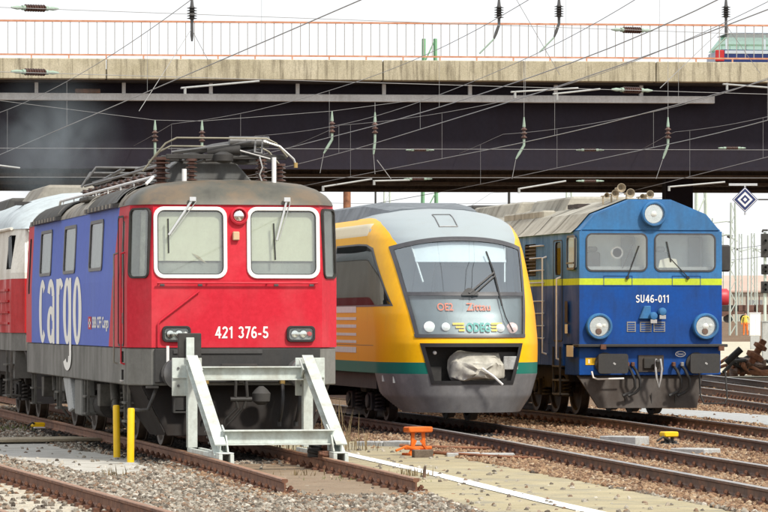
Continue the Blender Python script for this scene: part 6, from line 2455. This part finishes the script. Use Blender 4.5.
slab_run(gnd(362, 447), gnd(416, 448), 0.4, 0.1, 2, 'grey concrete trough covers behind the orange lever')
slab_run(gnd(446, 458), gnd(515, 458), 0.4, 0.07, 2, 'grey concrete trough covers right of the orange lever')
slab_run(gnd(606, 446), gnd(643, 447), 0.35, 0.17, 1, 'pale raised concrete box beside the yellow-topped lever')
slab_run(gnd(678, 455), gnd(713, 456), 0.4, 0.1, 1, 'flat white-grey slab right of the yellow-topped lever')
p = gnd(440, 460)
for a, b, lab in (((428, 457), (560, 463), 'rusty point rod running from the orange lever along the rail'), ((400, 450), (500, 452), 'short rusty rod lying behind the orange lever')):
    p0, p1 = gnd(*a), gnd(*b)
    o = MB().tube([(p0.x, p0.y, -0.13), (lerp(p0.x, p1.x, .5), lerp(p0.y, p1.y, .5), -0.15), (p1.x, p1.y, -0.15)], 0.025, 7).build('point_rod', 'scrap_rust')
    tag(o, lab, 'rod')
b = gnd(413, 459)
tag(MB().box((b.x + 0.12, b.y - 0.1, -0.13), (0.28, 0.2, 0.13)).build('wooden_block', 'sleeper_dark', None, bevel=0.01), 'short dark wooden block at the foot of the orange lever', 'block')
q = gnd(424, 480)
tag(MB().tube([(q.x, q.y, -0.2), (q.x + 0.01, q.y, -0.06), (q.x + 0.015, q.y, -0.03)], [0.022, 0.018, 0.015], 8).build('marker_stake', 'rail_dark'), 'short dark stake at the end of the rusty rail', 'stake')

# dry weeds and tufts of grass
def tufts(name, spots, mat, label):
    mb = MB()
    rnd = random.Random(21)
    for x, y, h, n, spread in spots:
        for _ in range(n):
            bx_, by_ = x + rnd.gauss(0, spread), y + rnd.gauss(0, spread)
            a = rnd.uniform(0, 6.28)
            hh = h * rnd.uniform(0.4, 1.1)
            lean = hh * rnd.uniform(0.05, 0.5)
            w = 0.008
            q = Vector((math.cos(a), math.sin(a), 0))
            s = Vector((-q.y, q.x, 0)) * w
            b0 = Vector((bx_, by_, -0.2))
            m0 = b0 + q * lean * 0.4 + Vector((0, 0, hh * 0.6))
            t0 = b0 + q * lean + Vector((0, 0, hh))
            mb.add([b0 - s, b0 + s, m0 + s * 0.8, m0 - s * 0.8, t0], [(0, 1, 2, 3), (3, 2, 4)])
    return tag(mb.build(name, mat, fix=False), label, None, None, 'stuff')


def gs(px, py, h, n, sp):
    q = gnd(px, py)
    return (q.x, q.y, h, n, sp)


tufts('dry_weeds', [gs(336, 444, 0.75, 40, 0.14), (9.75, 57, 0.5, 40, 0.25), gs(352, 452, 0.35, 40, 0.25), gs(300, 478, 0.12, 30, 0.15), gs(112, 479, 0.18, 20, 0.08), gs(405, 478, 0.16, 30, 0.1), gs(424, 478, 0.14, 20, 0.08)], 'weed_dry', 'dry brown weeds growing round the buffer stop')
tufts('grass_tufts', [gs(12, 430, 0.1, 160, 0.4), gs(-5, 432, 0.1, 120, 0.4), gs(352, 482, 0.07, 90, 0.2), gs(366, 480, 0.07, 70, 0.15), gs(395, 484, 0.05, 50, 0.2)], 'weed_green', 'sparse green grass tufts between the stones')

# ------------------------------------------------------------------ scrap beside the far track
S0 = gnd(742, 377)
SH = thing('scrap_heap', (S0.x + 0.1, S0.y, -0.2), 0, 'heap of dark rusty scrap parts beside the blue locomotive', 'scrap heap')
rnd = random.Random(4)
for k in range(26):
    x, y = rnd.gauss(-0.15, 0.45), rnd.gauss(0, 0.4)
    z = max(0.05, 0.42 - 0.55 * abs(x) + rnd.uniform(-0.2, 0.12))
    M = Matrix.Rotation(rnd.uniform(0, 3), 3, 'Z') @ Matrix.Rotation(rnd.uniform(-.5, .5), 3, 'Y')
    m3 = MB().box((x, y, z), (rnd.uniform(0.3, 0.8), rnd.uniform(0.08, 0.22), rnd.uniform(0.08, 0.2)), M)
    m3.build('scrap_piece', rnd.choice(['scrap_rust', 'bogie_grime', 'rail_dark', 'blackened']), SH, bevel=0.02)
for k in range(8):
    x, y = rnd.gauss(0, 0.5), rnd.gauss(0, 0.4)
    m3 = MB().tube([(x - 0.3, y, 0.1 + rnd.random() * 0.4), (x, y + 0.05, 0.25 + rnd.random() * 0.3), (x + 0.35, y + 0.2, 0.1 + rnd.random() * 0.4)], 0.045, 7)
    m3.build('scrap_bar', rnd.choice(['scrap_rust', 'blackened']), SH)
a, b = at(726, 363, 137), at(741, 349, 137)
tag(MB().tube([a, b], 0.12, 10).build('scrap_pipe', 'blackened'), 'dark pipe sticking up out of the scrap heap', 'pipe')
o = thing('scrap_casting', at(751, 363, 137), 0, 'rust-brown casting leaning up at the end of the scrap heap', 'scrap')
a, b = Vector((0, 0, 0)), at(764, 340, 137) - at(751, 363, 137)
MB().beam(a, b, 0.3, 0.22).build('shaft', 'scrap_rust', o, bevel=0.03)
MB().lathe([(0.1, 0), (0.3, 0.05), (0.32, 0.2), (0.12, 0.28)], a.lerp(b, 0.15), b, 12).build('collar', 'scrap_rust', o)
MB().lathe([(0.1, 0), (0.24, 0.04), (0.24, 0.16), (0.12, 0.2)], a.lerp(b, 0.6), b, 12).build('collar', 'scrap_rust', o)
q = gnd(751, 376)
tag(MB().lathe([(0.05, -0.2), (0.2, -0.16), (0.26, 0), (0.2, 0.16), (0.05, 0.2)], (q.x, q.y, 0.04), (0.3, 1, 0.4), 12).build('scrap_lump', 'scrap_rust', smooth=50), 'round rusty lump lying on the sand by the scrap heap', 'scrap')

SH.scale = (1.35, 1.2, 1.3)

# ------------------------------------------------------------------ car on the bridge
plain('car_blue', (0.02, 0.035, 0.14), 0.25, 0.2, 0.05)
plain('car_pale', (0.55, 0.6, 0.64), 0.3, 0.2, 0.05)
glass('car_glass', (0.5, 0.72, 0.6), 0.3)
tyre_m = plain('tyre', (0.02, 0.02, 0.02), 0.8)
cloc = at(716, 60, 116)
CAR = thing('estate_car', (cloc.x, cloc.y, 8.752), R(-5.85), 'dark blue estate car with green-tinted windows behind the bridge railing', 'car')
m3 = MB().prism([(0.0, 0.3), (0.02, 0.82), (0.12, 0.9), (3.3, 0.88), (4.25, 0.72), (4.4, 0.5), (4.38, 0.28), (3.9, 0.24), (0.4, 0.24)], 0.0, 1.72, 'y')
bd = m3.build('body', 'car_blue', CAR, bevel=0.05, seg=2)
m3 = MB().prism([(0.05, 0.905), (0.42, 1.36), (2.4, 1.36), (3.2, 0.885)], 0.1, 1.62, 'y')
m3.build('window_band', 'car_glass', CAR)
m3 = MB().prism([(0.28, 1.362), (0.45, 1.42), (2.3, 1.42), (2.55, 1.362)], 0.08, 1.64, 'y')
m3.build('roof', 'car_pale', CAR, bevel=0.02)
for x in (0.32, 1.45, 2.35):
    MB().beam((x + (0.05 if x > 2 else 0), 0.09, 0.9), (x + (0.0 if x < 2 else -0.05), 0.12, 1.362), 0.05, 0.02, (0, 1, 0)).build('pillar', 'car_pale', CAR)
MB().bx(-0.02, 0.24, -0.02, 0.1, 0.55, 0.88).build('tail_lamp', 'lamp_red', CAR, bevel=0.02)
MB().bx(0.26, 3.2, -0.012, 0.0, 0.78, 0.87).build('trim_strip', 'car_pale', CAR)
for x in (0.85, 3.5):
    for y in (0.06, 1.5):
        w = MB().lathe([(0.1, 0), (0.29, 0.0), (0.31, 0.03), (0.31, 0.15), (0.29, 0.18)], (x, y, 0.31), (0, 1, 0), 24).build('wheel', 'tyre', CAR, smooth=40)
        MB().lathe([(0.18, -0.012), (0.05, -0.02)], (x, y, 0.31), (0, 1, 0), 14).build('rim', 'alu', w)

# ------------------------------------------------------------------ lattice masts and posts behind the bridge
paint('mast_green', (0.2, 0.42, 0.24), 0.5, (0.2, 0.22, 0.15), 0.3, 4)
paint('mast_pale', (0.55, 0.62, 0.56), 0.5, (0.3, 0.3, 0.25), 0.2, 4)


def lattice(px, D, w0, w1, top, label, mat, base=None):
    p = at(px, 320, D)
    zb = ground_z(p.y)
    r = thing('lattice_mast', (p.x, p.y, zb), -THETA, label, 'mast', 'overhead line masts behind the bridge')
    H = top - zb
    for sx in (-1, 1):
        for sy in (-1, 1):
            m3 = MB().beam((sx * w0 / 2, sy * w0 / 2, 0), (sx * w1 / 2, sy * w1 / 2, H), w0 * 0.17, w0 * 0.17)
            m3.build('leg', mat, r)
    br = MB()
    n = max(5, int(H / (w0 * 1.6)))
    for k in range(n):
        a, c = k / n, (k + 1) / n
        wa, wc = lerp(w0, w1, a) / 2, lerp(w0, w1, c) / 2
        s = 1 if k % 2 == 0 else -1
        t = w0 * 0.07
        br.beam((-s * wa, -wa, a * H), (s * wc, -wc, c * H), t, t)
        br.beam((-s * wa, wa, a * H), (s * wc, wc, c * H), t, t)
        br.beam((-wa, -s * wa, a * H), (-wc, s * wc, c * H), t, t)
        br.beam((wa, -s * wa, a * H), (wc, s * wc, c * H), t, t)
    bo = br.build('bracing', mat, r)
    bo['kind'] = 'stuff'
    return r, H


lattice(429.5, 158, 0.62, 0.45, 12.9, 'green lattice mast rising above the bridge railing over the yellow railcar', 'mast_green')
r, H = lattice(733, 300, 0.5, 0.3, 10.6, 'pale lattice mast right of the diamond board', 'mast_pale')
for k in range(4):
    m3 = MB().tube([(0, 0, H * (0.55 + 0.1 * k)), (-0.5, 0, H * (0.56 + 0.1 * k)), (-1.6 - 0.4 * k, 0, H * (0.53 + 0.1 * k))], 0.05, 6)
    m3.build('bracket_arm', 'mast_pale', r)
for k in range(3):
    m3 = MB().tube([(-0.9, 0, H * (0.53 + 0.12 * k)), (-1.35, 0, H * (0.545 + 0.12 * k))], 0.11, 8)
    m3.build('insulator', 'blackened', r)
lattice(701, 245, 0.75, 0.5, 12.0, 'pale green lattice mast above the roof corner of the blue locomotive', 'mast_pale')
lattice(387, 230, 0.42, 0.3, 10.5, 'thin pale lattice mast behind the railcar roof', 'mast_pale')
for px_, D_, tp_, lab_ in ((711, 420, 12.5, 'faint thin lattice mast beside the blue cab mirror'), (740.5, 520, 13.0, 'faint lattice mast just right of the tall pale one'), (753, 470, 12.0, 'faint lattice mast above the white cabinet'), (722, 560, 14.0, 'farthest faint lattice mast above the red tank wagon')):
    r_, H_ = lattice(px_, D_, 0.5, 0.32, tp_, lab_, 'mast_pale')
    MB().tube([(0, 0, H_ * 0.8), (1.6, 0, H_ * 0.84), (2.8, 0, H_ * 0.78)], 0.07, 6).build('bracket_arm', 'mast_pale', r_)
    MB().tube([(1.7, 0, H_ * 0.83), (2.2, 0, H_ * 0.81)], 0.14, 8).build('insulator', 'blackened', r_)
lattice(569, 260, 0.45, 0.3, 11.0, 'thin pale lattice mast behind the cream roof', 'mast_pale')


def pole(px, D, r_, top, mat, label, name='pole'):
    p = at(px, 320, D)
    zb = ground_z(p.y)
    o = MB().tube([(p.x, p.y, zb), (p.x, p.y, top)], [r_, r_ * 0.8], 10).build(name, mat, smooth=40)
    return tag(o, label, 'pole', 'poles behind the bridge')


pole(347, 146, 0.17, 8.0, 'scrap_rust', 'thick rusty post behind the front end of the railcar roof')
pole(375.5, 190, 0.06, 9.0, 'blackened', 'slim dark pole just right of the rusty post')
pole(509, 170, 0.07, 9.0, 'blackened', 'slim dark pole above the end of the cream roof')
pole(716, 330, 0.07, 8.0, 'mast_pale', 'pale thin pole between blue cab mirror and the pale lattice mast')
pole(748, 340, 0.08, 9.0, 'mast_pale', 'pale thin pole right of the pale lattice mast')
pole(757, 420, 0.08, 9.5, 'mast_pale', 'faint far pole left of the signal post')

# signal post with ladder at the far edge
p = at(765, 320, 235)
SP = thing('signal_post', (p.x, p.y, ground_z(p.y)), -THETA, 'tall railway signal post with dark lamp boxes at the picture edge', 'signal', )
zt = 1.8 + (320 - 232) * 235 / 4000 - ground_z(p.y)
MB().tube([(0, 0, 0), (0, 0, zt)], 0.09, 10).build('post', 'mast_pale', SP, smooth=40)
for z0, z1, w in ((zt - 1.5, zt - 0.1, 0.26), (zt - 2.5, zt - 1.9, 0.24), (zt - 3.6, zt - 2.9, 0.26)):
    b = MB().bx(-w, w, -0.25, -0.1, z0, z1).build('lamp_box', 'blackened', SP, bevel=0.03)
    for k in range(2):
        MB().lathe([(0.09, 0), (0.1, -0.12), (0.085, -0.12), (0.07, 0)], (0, -0.25, lerp(z0, z1, 0.3 + 0.4 * k)), (0, 1, 0), 12).build('lamp_hood', 'beam_grey', b)
m3 = MB()
for s in (-1, 1):
    m3.beam((0.42 + s * 0.16, 0, 0), (0.42 + s * 0.16, 0, zt - 0.5), 0.04, 0.04)
for k in range(14):
    m3.beam((0.26, 0, 0.3 + k * 0.35), (0.58, 0, 0.3 + k * 0.35), 0.03, 0.03)
m3.build('ladder', 'mast_pale', SP)
MB().tube([(-0.15, 0, zt + 0.02), (-0.15, -0.2, zt + 0.1), (0.15, -0.2, zt + 0.1)], 0.06, 6).build('cap', 'blackened', SP)

# cabinets
def cabinet(px0, px1, py0, py1, D, mat, base_mat, label, base_py):
    p = at((px0 + px1) / 2, 320, D)
    w = (px1 - px0) * D / 4000
    z0, z1 = 1.8 + (320 - py1) * D / 4000, 1.8 + (320 - py0) * D / 4000
    r = thing('relay_cabinet', (p.x, p.y, 0), -THETA, label, 'cabinet', 'trackside cabinets')
    MB().bx(-w / 2, w / 2, 0, w * 0.7, z0, z1).build('housing', mat, r, bevel=0.02)
    MB().bx(-w / 2 - 0.03, w / 2 + 0.03, -0.03, w * 0.7 + 0.03, z1 + 0.002, z1 + 0.05).build('lid', mat, r)
    for s in (-1, 1):
        MB().bx(s * w * 0.25 - w * 0.22, s * w * 0.25 + w * 0.22, -0.02, -0.002, z0 + 0.06, z1 - 0.06).build('door', mat, r)
    MB().bx(-w * 0.42, w * 0.42, 0.02, w * 0.65, ground_z(p.y) - 0.1, z0 - 0.002).build('plinth', base_mat, r)


cabinet(750, 760.5, 313.5, 336, 220, 'white_paint', 'slab_grey', 'white relay cabinet on a pale plinth beside the person in orange', 348)
cabinet(762.5, 775, 322, 361, 170, 'slab_grey', 'slab_grey', 'tall grey relay cabinet at the picture edge behind the scrap', 362)

# person in orange working clothes, far behind the bridge
plain('cloth_orange', (0.85, 0.2, 0.03), 0.8, 0, 0.1, 3)
plain('cloth_yellow', (0.72, 0.6, 0.1), 0.8, 0, 0.1, 3)
plain('skin', (0.5, 0.3, 0.22), 0.7, 0, 0.05)
plain('hair', (0.05, 0.035, 0.025), 0.8, 0, 0.1)
pp = at(745.5, 320, 300)
PE = thing('person', (pp.x, pp.y, ground_z(pp.y)), R(160), 'person in orange trousers and yellow-orange top standing beside the white cabinet', 'person')


def skinned(name, joints, edges, mats, parent, zsplit=None):
    me = bpy.data.meshes.new(name)
    me.from_pydata([j[0] for j in joints], edges, [])
    o = bpy.data.objects.new(name, me)
    C.objects.link(o)
    md = o.modifiers.new('s', 'SKIN')
    for i, j in enumerate(joints):
        me.skin_vertices[0].data[i].radius = j[1]
    me.skin_vertices[0].data[0].use_root = True
    o.modifiers.new('d', 'SUBSURF').levels = 1
    bpy.context.view_layer.update()
    dg = bpy.context.evaluated_depsgraph_get()
    m2 = bpy.data.meshes.new_from_object(o.evaluated_get(dg))
    o.modifiers.clear()
    o.data = m2
    m2.materials.clear()
    for q in mats:
        m2.materials.append(MATS[q])
    for pl_ in m2.polygons:
        pl_.use_smooth = True
        z, x = pl_.center.z, abs(pl_.center.x)
        pl_.material_index = 0 if z < 0.95 else (1 if z < 1.5 and not (x > 0.3 and z < 0.88) else 2)
    o.parent = parent
    return o


J = [((0, 0, 0.95), (0.15, 0.11)), ((0, 0, 1.2), (0.15, 0.11)), ((0, 0, 1.42), (0.17, 0.11)), ((0, 0, 1.52), (0.06, 0.06)), ((0, 0.01, 1.62), (0.085, 0.1)), ((0, 0.0, 1.74), (0.06, 0.07)),
     ((0.1, 0, 0.86), (0.1, 0.1)), ((0.12, 0.02, 0.48), (0.075, 0.075)), ((0.13, 0, 0.09), (0.055, 0.06)), ((0.14, 0.13, 0.04), (0.045, 0.035)),
     ((-0.1, 0, 0.86), (0.1, 0.1)), ((-0.13, 0.03, 0.48), (0.075, 0.075)), ((-0.15, 0, 0.09), (0.055, 0.06)), ((-0.17, 0.13, 0.04), (0.045, 0.035)),
     ((0.21, 0, 1.4), (0.06, 0.06)), ((0.28, 0.0, 1.14), (0.048, 0.048)), ((0.28, 0.1, 0.9), (0.04, 0.04)), ((0.27, 0.13, 0.8), (0.03, 0.04)),
     ((-0.21, 0, 1.4), (0.06, 0.06)), ((-0.29, 0.0, 1.14), (0.048, 0.048)), ((-0.27, 0.12, 0.92), (0.04, 0.04)), ((-0.25, 0.16, 0.83), (0.03, 0.04))]
E = [(0, 1), (1, 2), (2, 3), (3, 4), (4, 5), (0, 6), (6, 7), (7, 8), (8, 9), (0, 10), (10, 11), (11, 12), (12, 13), (2, 14), (14, 15), (15, 16), (16, 17), (2, 18), (18, 19), (19, 20), (20, 21)]
skinned('body', J, E, ['cloth_orange', 'cloth_yellow', 'skin'], PE)
MB().lathe([(0.02, 0.1), (0.08, 0.08), (0.105, 0.0), (0.1, -0.05)], (0, -0.02, 1.72), (0, 0, 1), 12).build('hair', 'hair', PE, smooth=50)

# ------------------------------------------------------------------ far wagons and sheds
rusty('wagon_brown', [(0.08, 0.045, 0.035), (0.15, 0.08, 0.06), (0.2, 0.11, 0.08)], 0.8, 2.0)
plain('tank_red', (0.5, 0.035, 0.05), 0.45, 0, 0.1)
concrete('shed_wall', (0.5, 0.46, 0.38), (0.6, 0.56, 0.47), 0.2)
plain('shed_roof', (0.5, 0.36, 0.3), 0.8, 0, 0.12, 0.2)


def flat_wagon(px, D, L, label):
    p = at(px, 320, D)
    r = thing('stake_wagon', (p.x, p.y, ground_z(p.y)), -THETA, label, 'wagon', 'stake wagons in the far sidings')
    MB().bx(0, L, 0, 2.6, 0.95, 1.25).build('deck', 'wagon_brown', r)
    for q in range(6):
        x0 = 0.3 + (L - 0.6) * q / 6
        MB().bx(x0 + 0.08, x0 + (L - 0.6) / 6 - 0.08, 0.3, 2.3, 1.252, 1.9 + 0.25 * random.random()).build('load', random.choice(['rail_dark', 'wagon_brown', 'blackened']), r, bevel=0.05)
    for k in range(9):
        x = 0.3 + (L - 0.6) * k / 8
        MB().bx(x - 0.06, x + 0.06, -0.06, 0.06, 1.0, 3.0).build('stake', 'wagon_brown', r)
    for x in (1.2, 2.9, L - 2.9, L - 1.2):
        MB().lathe([(0.1, 0), (0.46, 0.0), (0.46, 0.12), (0.1, 0.12)], (x, 0.5, 0.46), (0, 1, 0), 16).build('wheel', 'blackened', r)


for k, lab in enumerate(('nearly hidden stake wagon left of the red tank wagon', 'brown stake wagon directly behind the person in orange', 'brown stake wagon at the picture edge behind the signal post')):
    flat_wagon(600 + k * 118, 430 + 6 * k, 11.8, lab)
p = at(716, 320, 452)
TK = thing('tank_wagon', (p.x, p.y, ground_z(p.y)), -THETA, 'red tank wagon just right of the blue locomotive', 'wagon')
MB().lathe([(0.3, 0), (0.75, 0.12), (0.98, 0.4), (1.0, 0.7), (1.0, 1.6), (0.8, 1.85), (0.3, 1.95)], (-0.3, 1.3, 2.85), (1, 0, 0), 24).build('tank', 'tank_red', TK, smooth=40)
MB().bx(-0.4, 1.9, 0.2, 2.4, 0.7, 1.84).build('underframe', 'wagon_brown', TK)
for x in (0.2, 1.3):
    MB().lathe([(0.1, 0), (0.44, 0.0), (0.44, 0.12), (0.1, 0.12)], (x, 0.5, 0.44), (0, 1, 0), 16).build('wheel', 'blackened', TK)
p = at(700, 320, 640)
SHD = thing('goods_shed', (p.x, p.y, ground_z(p.y)), -THETA, 'long low shed with pinkish roof far behind the wagons', 'building')
MB().bx(0, 40, 0, 14, -0.2, 4.6).build('wall', 'shed_wall', SHD)
MB().prism([(-0.5, 4.61), (14.5, 4.61), (14.5, 4.8), (7, 7.4), (-0.5, 4.9)], -0.5, 40.5, 'x').build('roof', 'shed_roof', SHD)
for k in range(7):
    w = MB().bx(2 + k * 5.4, 4.6 + k * 5.4, -0.06, -0.005, 1.5, 3.4).build('window', 'cab_grey', SHD)
p = at(380, 320, 700)
SH2 = thing('goods_shed', (p.x, p.y, ground_z(p.y)), -THETA, 'far pale shed seen low between the railcar and the blue locomotive', 'building')
MB().bx(-30, 20, 0, 14, -0.2, 5).build('wall', 'shed_wall', SH2)
MB().prism([(-0.5, 5.01), (14.5, 5.01), (7, 7)], -30.5, 20.5, 'x').build('roof', 'shed_roof', SH2)
# thin wires far behind the bridge
for k, (y0, y1) in enumerate(((203, 196), (214, 210), (252, 238), (262, 250))):
    a, b = at(690, y0, 300), at(800, y1, 300)
    if k < 2:
        a, b = at(330, y0, 220), at(690, y1, 230)
    o = sag_wire(a, b, 0.2, 0.012 if k < 2 else 0.018).build('far_wire', 'wire_dark')
    tag(o, ('upper thin wire crossing behind the railcar roof', 'lower thin wire crossing behind the railcar roof', 'upper thin wire near the pale lattice mast', 'lower thin wire near the pale lattice mast')[k], 'wire', 'wires behind the bridge')
